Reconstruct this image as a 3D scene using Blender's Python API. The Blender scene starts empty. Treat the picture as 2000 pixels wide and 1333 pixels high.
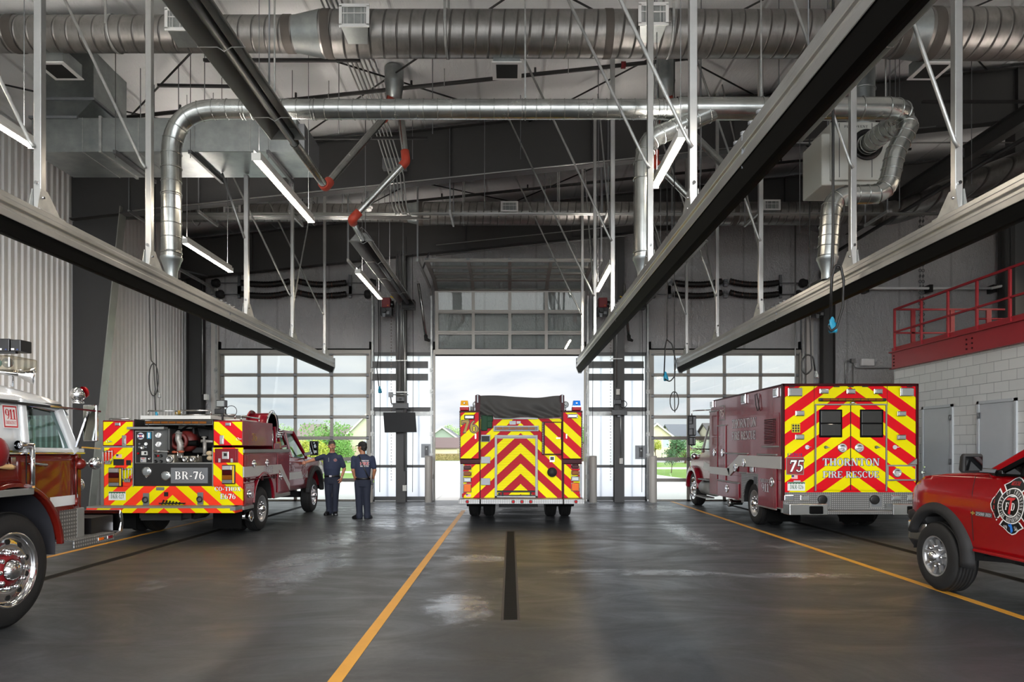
import bpy, bmesh, math, random
from mathutils import Vector, Matrix
random.seed(7)
C = bpy.context.scene.collection
SC = bpy.context.scene
PI = math.pi

# ------------------------------------------------------------------ camera
FPX, VX, VY, EYE = 1333.0, 997.0, 876.0, 1.55      # focal length in px, vanishing point, eye height
cam_d = bpy.data.cameras.new('camera')
cam_d.sensor_width = 36.0
cam_d.lens = FPX / 2000 * 36
cam_d.shift_x = (1000 - VX) / 2000
cam_d.shift_y = (VY - 666.5) / 2000
cam_d.clip_end = 2000
cam = bpy.data.objects.new('camera', cam_d)
C.objects.link(cam)
cam.location = (0, 0, EYE)
cam.rotation_euler = (PI / 2, 0, 0)
SC.camera = cam

# ------------------------------------------------------------------ view
SC.view_settings.view_transform = 'Standard'
SC.view_settings.look = 'None'
SC.view_settings.exposure = 0.48
SC.view_settings.gamma = 1.0
SC.view_settings.use_curve_mapping = False
SC.cycles.use_denoising = True
SC.cycles.max_bounces = 9
SC.cycles.diffuse_bounces = 5
SC.cycles.glossy_bounces = 4
SC.cycles.transmission_bounces = 6
SC.cycles.transparent_max_bounces = 12
SC.cycles.sample_clamp_indirect = 6.0
SC.cycles.caustics_reflective = False
SC.cycles.caustics_refractive = False
SC.cycles.blur_glossy = 1.0

# ------------------------------------------------------------------ sky: bright overcast, low bright band added behind the camera to light the hall
SKY_FRONT, SKY_ZENITH, SKY_BACK = 0.74, 2.3, 11.5
world = bpy.data.worlds.new('overcast_sky')
SC.world = world
world.use_nodes = True
def sky():
    nt = world.node_tree
    n, l = nt.nodes, nt.links
    n.clear()
    out = n.new('ShaderNodeOutputWorld')
    bg = n.new('ShaderNodeBackground')
    l.new(bg.outputs[0], out.inputs[0])
    tc = n.new('ShaderNodeTexCoord')
    sep = n.new('ShaderNodeSeparateXYZ')
    l.new(tc.outputs['Generated'], sep.inputs[0])
    def m(op, a, b=None, clamp=False):
        k = n.new('ShaderNodeMath'); k.operation = op; k.use_clamp = clamp
        for i, q in enumerate((a, b)):
            if q is None: continue
            if isinstance(q, (int, float)): k.inputs[i].default_value = q
            else: l.new(q, k.inputs[i])
        return k.outputs[0]
    x, y, z = sep.outputs
    zz = m('ADD', m('MAXIMUM', z, 0.0), 0.16)
    cmb = n.new('ShaderNodeCombineXYZ')
    l.new(m('DIVIDE', x, zz), cmb.inputs[0]); l.new(m('DIVIDE', y, zz), cmb.inputs[1])
    no = n.new('ShaderNodeTexNoise'); no.inputs['Scale'].default_value = 1.1
    no.inputs['Detail'].default_value = 7; no.inputs['Roughness'].default_value = 0.52
    no.inputs['Distortion'].default_value = 0.35
    l.new(cmb.outputs[0], no.inputs['Vector'])
    cr = n.new('ShaderNodeValToRGB'); e = cr.color_ramp
    e.elements[0].position = 0.36; e.elements[0].color = (0.74, 0.80, 0.88, 1)
    e.elements[1].position = 0.62; e.elements[1].color = (1.0, 1.0, 1.0, 1)
    k = e.elements.new(0.5); k.color = (0.90, 0.925, 0.96, 1)
    l.new(no.outputs['Fac'], cr.inputs[0])
    up = m('MULTIPLY', m('MAXIMUM', z, 0.0), m('MAXIMUM', z, 0.0))
    s1 = m('ADD', m('MULTIPLY', up, SKY_ZENITH), SKY_FRONT)
    back = m('MULTIPLY', m('POWER', m('MAXIMUM', m('MULTIPLY', y, -1.0), 0.0), 1.5), m('EXPONENT', m('MULTIPLY', m('POWER', m('DIVIDE', m('SUBTRACT', z, 0.20), 0.24), 2.0), -1.0)))
    s2 = m('ADD', s1, m('MULTIPLY', back, SKY_BACK))
    low = m('GREATER_THAN', z, -0.02)
    st = m('MULTIPLY', s2, m('ADD', m('MULTIPLY', low, 0.75), 0.25))
    l.new(cr.outputs[0], bg.inputs[0]); l.new(st, bg.inputs[1])
sky()

# ------------------------------------------------------------------ room dimensions
XL, XR, YF, YB = -9.5, 15.2, 20.0, -4.0           # left wall, right wall, front (door) wall, back wall
def roof_z(x): return 8.72 + 0.105 * x

# sky portals in the door openings (they give no light of their own, they only guide the sampling)
def portal(loc, sx, sz, rz):
    d = bpy.data.lights.new('door_opening_portal', 'AREA')
    d.shape = 'RECTANGLE'; d.size = sx; d.size_y = sz
    d.cycles.is_portal = True
    o = bpy.data.objects.new('door_opening_portal', d)
    C.objects.link(o); o.location = loc; o.rotation_euler = (PI / 2, 0, rz)
portal((-0.5, YB - 0.3, 3.9), 17.0, 7.7, PI)
portal((0, YF + 0.4, 2.15), 17.2, 4.3, 0)

# ------------------------------------------------------------------ helpers
def lin(c):
    if isinstance(c, int): c = ((c >> 16 & 255) / 255, (c >> 8 & 255) / 255, (c & 255) / 255)
    return tuple(((v + 0.055) / 1.055) ** 2.4 if v > 0.04045 else v / 12.92 for v in c) + (1,)

def W(px, py, Y): return Vector(((px - VX) * Y / FPX, Y, EYE - (py - VY) * Y / FPX))

class N:
    """small node-tree writer"""
    def __init__(s, name):
        s.mat = bpy.data.materials.new(name); s.mat.use_nodes = True
        s.nt = s.mat.node_tree; s.n = s.nt.nodes; s.l = s.nt.links
        s.bsdf = s.n['Principled BSDF']; s.out = s.n['Material Output']
    def new(s, t, **kw):
        k = s.n.new(t)
        for a, b in kw.items(): setattr(k, a, b)
        return k
    def put(s, sock, v):
        if v is None: return
        if hasattr(v, 'is_output'): s.l.new(v, sock)
        else: sock.default_value = v
    def m(s, op, a, b=None, clamp=False, c=None):
        k = s.new('ShaderNodeMath', operation=op, use_clamp=clamp)
        s.put(k.inputs[0], a); s.put(k.inputs[1], b)
        if c is not None: s.put(k.inputs[2], c)
        return k.outputs[0]
    def coord(s, kind='Object'):
        return s.new('ShaderNodeTexCoord').outputs[kind]
    def xyz(s, v=None):
        k = s.new('ShaderNodeSeparateXYZ'); s.put(k.inputs[0], v or s.coord()); return k.outputs
    def noise(s, scale, detail=4, rough=0.55, vec=None, stretch=None, dist=0.0):
        v = vec or s.coord()
        if stretch:
            mp = s.new('ShaderNodeMapping'); s.put(mp.inputs[0], v); mp.inputs['Scale'].default_value = stretch; v = mp.outputs[0]
        k = s.new('ShaderNodeTexNoise'); s.put(k.inputs['Vector'], v)
        k.inputs['Scale'].default_value = scale; k.inputs['Detail'].default_value = detail
        k.inputs['Roughness'].default_value = rough; k.inputs['Distortion'].default_value = dist
        return k.outputs['Fac']
    def ramp(s, f, stops):
        k = s.new('ShaderNodeValToRGB'); s.put(k.inputs[0], f); e = k.color_ramp.elements
        while len(e) < len(stops): e.new(0.5)
        for i, (p, c) in enumerate(stops):
            e[i].position = p
            if isinstance(c, (int, tuple)) and not (isinstance(c, tuple) and len(c) == 4): c = lin(c)
            elif isinstance(c, float): c = (c, c, c, 1)
            e[i].color = c
        return k.outputs[0]
    def mix(s, f, a, b):
        k = s.new('ShaderNodeMix', data_type='RGBA')
        s.put(k.inputs[0], f); s.put(k.inputs[6], a); s.put(k.inputs[7], b); return k.outputs[2]
    def bump(s, h, strength=0.3, dist=0.02):
        k = s.new('ShaderNodeBump'); s.put(k.inputs['Height'], h)
        k.inputs['Strength'].default_value = strength; k.inputs['Distance'].default_value = dist
        s.l.new(k.outputs[0], s.bsdf.inputs['Normal'])
    def set(s, col=None, rough=None, metal=None, coat=None, spec=None):
        b = s.bsdf.inputs
        s.put(b['Base Color'], lin(col) if isinstance(col, int) or (isinstance(col, tuple) and len(col) == 3) else col)
        s.put(b['Roughness'], rough); s.put(b['Metallic'], metal)
        if coat: b['Coat Weight'].default_value = coat; b['Coat Roughness'].default_value = 0.04
        if spec is not None: b['Specular IOR Level'].default_value = spec
        return s.mat

def plain(name, col, rough=0.5, metal=0.0, coat=0, spec=None, var=0.0, scale=6.0, bump=0.0, bscale=60.0):
    g = N(name); c = lin(col) if isinstance(col, int) else col
    if var:
        f = g.noise(scale)
        c = g.mix(f, tuple(v * (1 - var) for v in c[:3]) + (1,), tuple(min(1, v * (1 + var)) for v in c[:3]) + (1,))
    if bump: g.bump(g.noise(bscale), bump, 0.01)
    return g.set(c, rough, metal, coat, spec)

def emis(name, col, strength):
    g = N(name); g.set(col, 0.5)
    g.bsdf.inputs['Emission Color'].default_value = lin(col); g.bsdf.inputs['Emission Strength'].default_value = strength
    return g.mat

def glassy(name, tint, fac=0.1, rough=0.02):
    g = N(name); g.n.remove(g.bsdf)
    t = g.new('ShaderNodeBsdfTransparent'); t.inputs[0].default_value = tint
    s_ = g.new('ShaderNodeBsdfGlossy'); s_.inputs['Roughness'].default_value = rough
    fr = g.new('ShaderNodeLayerWeight'); fr.inputs[0].default_value = 0.5      # symmetric for both faces of a pane
    mx = g.new('ShaderNodeMixShader')
    g.l.new(g.m('ADD', g.m('POWER', fr.outputs['Facing'], 5.0), fac, True), mx.inputs[0])
    g.l.new(t.outputs[0], mx.inputs[1]); g.l.new(s_.outputs[0], mx.inputs[2]); g.l.new(mx.outputs[0], g.out.inputs[0])
    return g.mat

def rot_to(d):
    d = Vector(d).normalized()
    a = Vector((0, 0, 1)) if abs(d.z) < 0.95 else Vector((1, 0, 0))
    x = d.cross(a).normalized(); y = d.cross(x).normalized()
    return x, y, d

def fillet(pts, rad, n=6):
    pts = [Vector(p) for p in pts]; out = [pts[0]]
    for i in range(1, len(pts) - 1):
        a, b, c = pts[i - 1], pts[i], pts[i + 1]
        u, v = (a - b), (c - b); lu, lv = u.length, v.length; u.normalize(); v.normalize()
        ang = u.angle(v, 0.0)
        if ang > PI - 0.03: out.append(b); continue
        t = min(rad / max(math.tan(ang / 2), 1e-3), lu * 0.49, lv * 0.49)
        p, q = b + u * t, b + v * t
        for k in range(n + 1):
            s = k / n
            out.append(p * (1 - s) ** 2 + b * 2 * s * (1 - s) + q * s ** 2)
    out.append(pts[-1]); return out

class MB:
    def __init__(s, world=False):
        s.v, s.f, s.sm, s.mi, s.mat, s.world, s.cuts = [], [], [], [], 0, world, [0]
    def cut(s):
        """what follows becomes a separate part of the same name"""
        if len(s.f) > s.cuts[-1]: s.cuts.append(len(s.f))
        return s
    def add(s, vs, fs, smooth=False):
        b = len(s.v); s.v += [tuple(p) for p in vs]
        for f in fs:
            s.f.append([i + b for i in f]); s.sm.append(smooth); s.mi.append(s.mat)
        return s
    def box(s, x0, x1, y0, y1, z0, z1):
        return s.add([(x0, y0, z0), (x1, y0, z0), (x1, y1, z0), (x0, y1, z0), (x0, y0, z1), (x1, y0, z1), (x1, y1, z1), (x0, y1, z1)],
                     [(0, 3, 2, 1), (4, 5, 6, 7), (0, 1, 5, 4), (1, 2, 6, 5), (2, 3, 7, 6), (3, 0, 4, 7)])
    def bar(s, p, q, w, h=None, up=None):
        p, q = Vector(p), Vector(q); h = h or w; d = (q - p).normalized()
        u = Vector(up) if up else (Vector((0, 0, 1)) if abs(d.z) < 0.95 else Vector((0, 1, 0)))
        x = d.cross(u).normalized() * w / 2; y = x.cross(d).normalized() * h / 2
        vs = [p - x - y, p + x - y, p + x + y, p - x + y, q - x - y, q + x - y, q + x + y, q - x + y]
        return s.add(vs, [(0, 1, 2, 3), (4, 7, 6, 5), (0, 4, 5, 1), (1, 5, 6, 2), (2, 6, 7, 3), (3, 7, 4, 0)])
    def cyl(s, p, q, r0, r1=None, n=16, caps=True):
        p, q = Vector(p), Vector(q); r1 = r0 if r1 is None else r1
        x, y, d = rot_to(q - p)
        vs = []
        for k in range(n):
            a = 2 * PI * k / n; e = x * math.cos(a) + y * math.sin(a)
            vs += [p + e * r0, q + e * r1]
        fs = [(2 * k, 2 * k + 1, (2 * k + 3) % (2 * n), (2 * k + 2) % (2 * n)) for k in range(n)]
        s.add(vs, fs, True)
        if caps:
            s.add([vs[2 * k] for k in range(n)], [tuple(range(n))]); s.add([vs[2 * k + 1] for k in range(n)], [tuple(range(n - 1, -1, -1))])
        return s
    def lathe(s, p, axis, prof, n=24):
        """prof: (distance along axis, radius)"""
        p = Vector(p); x, y, d = rot_to(axis); m = len(prof); vs = []
        for k in range(n):
            a = 2 * PI * k / n; e = x * math.cos(a) + y * math.sin(a)
            vs += [p + d * t + e * r for t, r in prof]
        fs = []
        for k in range(n):
            k2 = (k + 1) % n
            for j in range(m - 1): fs.append((k * m + j, k * m + j + 1, k2 * m + j + 1, k2 * m + j))
        return s.add(vs, fs, True)
    def tube(s, pts, r, n=10, caps=True):
        pts = [Vector(p) for p in pts]; m = len(pts)
        rr = r if isinstance(r, (list, tuple)) else [r] * m
        t = (pts[1] - pts[0]).normalized(); x, y, _ = rot_to(t); vs = []
        for i, p in enumerate(pts):
            if i: 
                t2 = (pts[min(i + 1, m - 1)] - pts[i - 1]).normalized()
                q = t.rotation_difference(t2); x = (q @ x).normalized(); t = t2; y = t.cross(x).normalized()
            else: y = t.cross(x).normalized()
            for k in range(n):
                a = 2 * PI * k / n; vs.append(p + (x * math.cos(a) + y * math.sin(a)) * rr[i])
        fs = []
        for i in range(m - 1):
            for k in range(n):
                k2 = (k + 1) % n; fs.append((i * n + k, i * n + k2, (i + 1) * n + k2, (i + 1) * n + k))
        s.add(vs, fs, True)
        if caps: s.add(vs[:n], [tuple(range(n - 1, -1, -1))]); s.add(vs[-n:], [tuple(range(n))])
        return s
    def prism(s, poly, plane, a, b):
        """poly in plane 'xz' (extruded in y), 'yz' (in x) or 'xy' (in z)"""
        def P(u, v, w): return {'xz': (u, w, v), 'yz': (w, u, v), 'xy': (u, v, w)}[plane]
        n = len(poly); vs = [P(u, v, a) for u, v in poly] + [P(u, v, b) for u, v in poly]
        fs = [tuple(range(n)), tuple(range(2 * n - 1, n - 1, -1))] + [(k, k + n, (k + 1) % n + n, (k + 1) % n) for k in range(n)]
        return s.add(vs, fs)
    def plate(s, poly, plane, w):
        def P(u, v): return {'xz': (u, w, v), 'yz': (w, u, v), 'xy': (u, v, w)}[plane]
        return s.add([P(u, v) for u, v in poly], [tuple(range(len(poly)))])
    def ball(s, c, r, n=14, sc=(1, 1, 1)):
        vs = []; m = n // 2
        for j in range(m + 1):
            t = PI * j / m
            for k in range(n):
                a = 2 * PI * k / n
                vs.append((c[0] + r * sc[0] * math.sin(t) * math.cos(a), c[1] + r * sc[1] * math.sin(t) * math.sin(a), c[2] + r * sc[2] * math.cos(t)))
        return s.add(vs, [(j * n + k, (j + 1) * n + k, (j + 1) * n + (k + 1) % n, j * n + (k + 1) % n) for j in range(m) for k in range(n)], True)
    def torus(s, c, axis, R, r, n=24, m=8):
        x, y, d = rot_to(axis); c = Vector(c); vs = []
        for k in range(n):
            a = 2 * PI * k / n; e = x * math.cos(a) + y * math.sin(a)
            for j in range(m):
                b = 2 * PI * j / m; vs.append(c + e * (R + r * math.cos(b)) + d * r * math.sin(b))
        return s.add(vs, [(k * m + j, k * m + (j + 1) % m, (k + 1) % n * m + (j + 1) % m, (k + 1) % n * m + j) for k in range(n) for j in range(m)], True)
    def loft(s, rings, caps=True, smooth=True, closed=True):
        m = len(rings[0]); vs = [p for r in rings for p in r]; fs = []
        for i in range(len(rings) - 1):
            for k in range(m if closed else m - 1):
                fs.append((i * m + k, i * m + (k + 1) % m, (i + 1) * m + (k + 1) % m, (i + 1) * m + k))
        s.add(vs, fs, smooth)
        if caps: s.add(rings[0], [tuple(range(m - 1, -1, -1))]); s.add(rings[-1], [tuple(range(m))])
        return s
    def surf(s, poly, plane, fn, step=0.12, thick=0.0):
        """polygon cut into a grid and bent out of its plane by fn(u, v); thick gives it an inner skin and rim"""
        bm = bmesh.new()
        bm.faces.new([bm.verts.new((u, v, 0)) for u, v in poly])
        us = [p[0] for p in poly]; vs_ = [p[1] for p in poly]
        for ax, lo, hi in ((0, min(us), max(us)), (1, min(vs_), max(vs_))):
            k = int((hi - lo) / step)
            for i in range(1, k + 1):
                q = lo + (hi - lo) * i / (k + 1)
                co = (q, 0, 0) if ax == 0 else (0, q, 0); no = (1, 0, 0) if ax == 0 else (0, 1, 0)
                bmesh.ops.bisect_plane(bm, geom=bm.verts[:] + bm.edges[:] + bm.faces[:], plane_co=co, plane_no=no)
        if thick:
            pass
        def P(u, v, w): return {'xz': (u, w, v), 'yz': (w, u, v), 'xy': (u, v, w)}[plane]
        bm.verts.index_update()
        s.add([P(p.co.x, p.co.y, fn(p.co.x, p.co.y)) for p in bm.verts], [[q.index for q in f.verts] for f in bm.faces], True)
        if thick:
            rim = [e for e in bm.edges if e.is_boundary]
            base = [P(p.co.x, p.co.y, fn(p.co.x, p.co.y)) for p in bm.verts]
            inn = [P(p.co.x, p.co.y, fn(p.co.x, p.co.y) - thick) for p in bm.verts]; k = len(base)
            s.add(base + inn, [(e.verts[0].index, e.verts[1].index, e.verts[1].index + k, e.verts[0].index + k) for e in rim])
        bm.free(); return s
    def build(s, name, mats, parent=None, bev=0.0, seg=2, sub=0):
        if len(s.cuts) > 1:
            first = None; cuts = s.cuts + [len(s.f)]
            for a, b in zip(cuts[:-1], cuts[1:]):
                if a == b: continue
                q = MB(s.world); idx = {}
                for k in range(a, b):
                    f = []
                    for i in s.f[k]:
                        if i not in idx: idx[i] = len(q.v); q.v.append(s.v[i])
                        f.append(idx[i])
                    q.f.append(f); q.sm.append(s.sm[k]); q.mi.append(s.mi[k])
                o = q.build(name, mats, parent, bev, seg, sub); first = first or o
            return first
        if s.world and parent is not None:
            o = Vector((0, 0, 0)); q = parent
            while q is not None: o += q.location; q = q.parent
            s.v = [(x - o.x, y - o.y, z - o.z) for x, y, z in s.v]
        me = bpy.data.meshes.new(name)
        me.from_pydata(s.v, [], s.f)
        me.polygons.foreach_set('use_smooth', s.sm); me.polygons.foreach_set('material_index', s.mi)
        for m in (mats if isinstance(mats, (list, tuple)) else [mats]): me.materials.append(m)
        bm = bmesh.new(); bm.from_mesh(me); bmesh.ops.remove_doubles(bm, verts=bm.verts, dist=1e-5)
        bmesh.ops.recalc_face_normals(bm, faces=bm.faces); bm.to_mesh(me); bm.free(); me.update()
        o = bpy.data.objects.new(name, me); C.objects.link(o)
        if parent is not None: o.parent = parent
        if bev:
            b = o.modifiers.new('bevel', 'BEVEL'); b.width = bev; b.segments = seg; b.limit_method = 'ANGLE'; b.angle_limit = 0.6; b.harden_normals = False
        if sub:
            k = o.modifiers.new('sub', 'SUBSURF'); k.levels = sub; k.render_levels = sub
        return o

def tag(o, label=None, cat=None, group=None, kind=None):
    if label: o['label'] = label
    if cat: o['category'] = cat
    if group: o['group'] = group
    if kind: o['kind'] = kind
    return o
def thing(name, label, cat, loc=(0, 0, 0), group=None):
    o = bpy.data.objects.new(name, None); C.objects.link(o); o.location = loc; o.empty_display_size = 0.2
    return tag(o, label, cat, group)
def struct(name, mb, mats, **kw):
    return tag(mb.build(name, mats, **kw), kind='structure')
def kids(o): return [c for c in C.objects if c.parent == o]
def dup(root, loc, label=None, group=None):
    def cp(o, par):
        c = o.copy(); C.objects.link(c)
        if par is not None: c.parent = par
        for ch in kids_of.get(o.name, []): cp(ch, c)
        return c
    kids_of = {}
    for o in C.objects:
        if o.parent is not None: kids_of.setdefault(o.parent.name, []).append(o)
    r = cp(root, None); r.location = loc
    if label: r['label'] = label
    if group: r['group'] = group
    return r

# ------------------------------------------------------------------ serif lettering made of strokes
TK, TN, SE = 0.20, 0.075, 0.065
def arc(cx, cy, rx, ry, a0, a1, n=14, tk=TK):
    pts = []; a0, a1 = math.radians(a0), math.radians(a1); o, i = [], []
    for k in range(n + 1):
        a = a0 + (a1 - a0) * k / n; w = TN + (tk - TN) * abs(math.cos(a)) ** 1.5
        o.append((cx + rx * math.cos(a), cy + ry * math.sin(a)))
        i.append((cx + (rx - w) * math.cos(a), cy + (ry - (TN + (w - TN) * 0.25)) * math.sin(a)))
    return [[o[k], o[k + 1], i[k + 1], i[k]] for k in range(n)]
def V(x, y0=0, y1=1, w=TK): return [[(x, y0), (x + w, y0), (x + w, y1), (x, y1)]]
def Hs(x0, x1, y, t=SE): return [[(x0, y), (x1, y), (x1, y + t), (x0, y + t)]]
def D(x0, y0, x1, y1, w): return [[(x0, y0), (x0 + w, y0), (x1 + w, y1), (x1, y1)]]
def ft(x, w=TK): return Hs(x - 0.07, x + w + 0.07, 0) + Hs(x - 0.07, x + w + 0.07, 1 - SE)
GL = {
 'T': (0.78, V(0.29) + Hs(0, 0.78, 1 - TN, TN) + V(0, 0.74, 1, 0.05) + V(0.73, 0.74, 1, 0.05) + Hs(0.2, 0.58, 0)),
 'H': (0.86, V(0.07) + V(0.59) + Hs(0.2, 0.6, 0.47, TN) + ft(0.07) + ft(0.59)),
 'O': (0.80, arc(0.40, 0.5, 0.4, 0.52, 0, 360, 26)),
 'R': (0.84, V(0.07) + arc(0.36, 0.74, 0.36, 0.26, -90, 90, 12) + Hs(0.2, 0.4, 1 - TN, TN) + Hs(0.2, 0.4, 0.48, TN) + D(0.60, 0, 0.34, 0.5, 0.22) + ft(0.07)[:1] + Hs(0, 0.2, 1 - SE) + Hs(0.55, 0.9, 0)),
 'N': (0.86, V(0.09, 0, 1, 0.08) + V(0.68, 0, 1, 0.08) + D(0.58, 0, 0.06, 1, 0.21) + Hs(0, 0.26, 0) + Hs(0, 0.2, 1 - SE) + Hs(0.58, 0.86, 1 - SE)),
 'F': (0.70, V(0.07) + Hs(0.2, 0.68, 1 - TN, TN) + Hs(0.2, 0.5, 0.47, TN) + V(0.62, 0.74, 1, 0.06) + V(0.46, 0.38, 0.62, 0.05) + ft(0.07)),
 'I': (0.34, V(0.07) + ft(0.07)),
 'E': (0.72, V(0.07) + Hs(0.2, 0.68, 1 - TN, TN) + Hs(0.2, 0.5, 0.47, TN) + Hs(0.2, 0.7, 0, TN) + V(0.62, 0.74, 1, 0.06) + V(0.65, 0, 0.27, 0.06) + V(0.46, 0.38, 0.62, 0.05) + ft(0.07)),
 'S': (0.60, arc(0.30, 0.74, 0.29, 0.27, 40, 262, 14) + arc(0.30, 0.26, 0.3, 0.27, -140, 90, 14) + V(0.5, 0.72, 1, 0.05) + V(0.01, 0, 0.28, 0.05)),
 'C': (0.76, arc(0.40, 0.5, 0.4, 0.52, 42, 318, 22) + V(0.68, 0.68, 1, 0.06) + V(0.68, 0.05, 0.2, 0.04)),
 'U': (0.82, V(0.08, 0.3, 1) + V(0.66, 0.3, 1, 0.08) + arc(0.41, 0.33, 0.33, 0.35, 180, 360, 12) + Hs(0, 0.35, 1 - SE) + Hs(0.57, 0.84, 1 - SE)),
 'B': (0.76, V(0.07) + arc(0.36, 0.75, 0.30, 0.25, -90, 90, 12) + arc(0.38, 0.26, 0.35, 0.26, -90, 90, 12) + Hs(0.2, 0.4, 1 - TN, TN) + Hs(0.2, 0.4, 0.47, TN) + Hs(0.0, 0.4, 0, TN) + Hs(0, 0.2, 1 - SE)),
 'X': (0.82, D(0.52, 0, 0.06, 1, 0.22) + D(0.06, 0, 0.62, 1, 0.09) + Hs(0, 0.32, 1 - SE) + Hs(0.52, 0.8, 1 - SE) + Hs(0, 0.26, 0) + Hs(0.46, 0.82, 0)),
 'A': (0.84, D(0.54, 0, 0.32, 1, 0.21) + D(0.07, 0, 0.36, 1, 0.08) + Hs(0.2, 0.6, 0.3, TN) + Hs(0, 0.25, 0) + Hs(0.5, 0.84, 0)),
 'G': (0.82, arc(0.40, 0.5, 0.4, 0.52, 42, 330, 22) + V(0.58, 0.04, 0.45, 0.18) + Hs(0.48, 0.82, 0.42) + V(0.68, 0.68, 1, 0.06)),
 'Y': (0.80, V(0.3, 0, 0.46) + D(0.3, 0.42, 0.05, 1, 0.2) + D(0.40, 0.42, 0.62, 1, 0.08) + Hs(0, 0.32, 1 - SE) + Hs(0.52, 0.8, 1 - SE) + Hs(0.2, 0.6, 0)),
 'M': (1.0, V(0.1, 0, 1, 0.07) + V(0.73) + D(0.38, 0, 0.08, 1, 0.2) + D(0.42, 0, 0.72, 1, 0.08) + Hs(0, 0.26, 0) + Hs(0, 0.25, 1 - SE) + Hs(0.66, 1.0, 0) + Hs(0.72, 1.0, 1 - SE)),
 'K': (0.86, V(0.07) + D(0.24, 0.42, 0.62, 1, 0.1) + D(0.58, 0, 0.3, 0.55, 0.22) + ft(0.07) + Hs(0.54, 0.8, 1 - SE) + Hs(0.52, 0.88, 0)),
 'D': (0.82, V(0.07) + arc(0.38, 0.5, 0.4, 0.5, -90, 90, 16) + Hs(0.0, 0.4, 1 - TN, TN) + Hs(0.0, 0.4, 0, TN)),
 'P': (0.72, V(0.07) + arc(0.36, 0.73, 0.34, 0.27, -90, 90, 12) + Hs(0, 0.4, 1 - TN, TN) + Hs(0.2, 0.4, 0.46, TN) + Hs(0, 0.34, 0)),
 'L': (0.68, V(0.07) + ft(0.07) + Hs(0.2, 0.66, 0, TN) + V(0.6, 0, 0.28, 0.06)),
 'V': (0.8, D(0.3, 0, 0.03, 1, 0.21) + D(0.38, 0, 0.64, 1, 0.08) + Hs(0, 0.3, 1 - SE) + Hs(0.54, 0.8, 1 - SE)),
 '-': (0.40, Hs(0.04, 0.36, 0.34, 0.13)),
 '/': (0.4, D(0, 0, 0.3, 1, 0.1)),
 ' ': (0.34, []),
 '0': (0.62, arc(0.31, 0.5, 0.31, 0.52, 0, 360, 22)),
 '1': (0.46, V(0.13) + Hs(0.02, 0.46, 0) + D(0.0, 0.78, 0.13, 1, 0.12)),
 '2': (0.62, arc(0.30, 0.70, 0.28, 0.30, -20, 160, 12) + D(0.02, 0.06, 0.40, 0.62, 0.14) + Hs(0.0, 0.6, 0, 0.14)),
 '3': (0.6, arc(0.27, 0.74, 0.26, 0.27, -90, 150, 12) + arc(0.27, 0.27, 0.31, 0.28, -150, 90, 12)),
 '5': (0.6, V(0.08, 0.5, 1, 0.09) + Hs(0.08, 0.56, 0.88, 0.12) + arc(0.26, 0.3, 0.33, 0.31, -150, 115, 14)),
 '6': (0.64, arc(0.32, 0.31, 0.32, 0.33, 0, 360, 20) + arc(0.44, 0.42, 0.44, 0.6, 105, 190, 8, 0.16)),
 '7': (0.62, Hs(0.02, 0.6, 0.85, 0.15) + D(0.14, 0, 0.42, 0.9, 0.2) + V(0.02, 0.7, 0.9, 0.06)),
 '9': (0.64, arc(0.32, 0.69, 0.32, 0.33, 0, 360, 20) + arc(0.20, 0.58, 0.44, 0.6, -75, 10, 8, 0.16)),
}
def text_polys(st, grow=0.0, gap=0.10):
    out, x = [], 0.0
    for ch in st:
        w, g = GL[ch]
        for p in g:
            if grow:
                cx = sum(q[0] for q in p) / 4; cy = sum(q[1] for q in p) / 4
                wx = max(abs(q[0] - cx) for q in p) or 1e-3; wy = max(abs(q[1] - cy) for q in p) or 1e-3
                p = [(cx + (q[0] - cx) * (1 + grow / wx), cy + (q[1] - cy) * (1 + grow / wy)) for q in p]
            out.append([(x + a, b) for a, b in p])
        x += w + gap
    return out, x - gap
def lettering(st, parent, mat, fn, w, h, name='lettering', outline=None, grow=0.045, lift=0.0015, gap=0.10, italic=0.0):
    """fn(u, v, d) maps along / up / out of the surface to the thing's own space; w, h are the size of the word"""
    for k, (mt, g, d, nm) in enumerate(((outline, grow, lift, name + '_outline'), (mat, 0, lift * 2.2, name))):
        if mt is None: continue
        polys, tw = text_polys(st, g, gap); m = MB()
        for i, p in enumerate(polys):
            q = [fn((a + italic * b) * w / tw, b * h, d + 1e-5 * (i % 17)) for a, b in p]
            m.add(q, [(0, 1, 2, 3)])
        m.build(nm, mt, parent)
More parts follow.
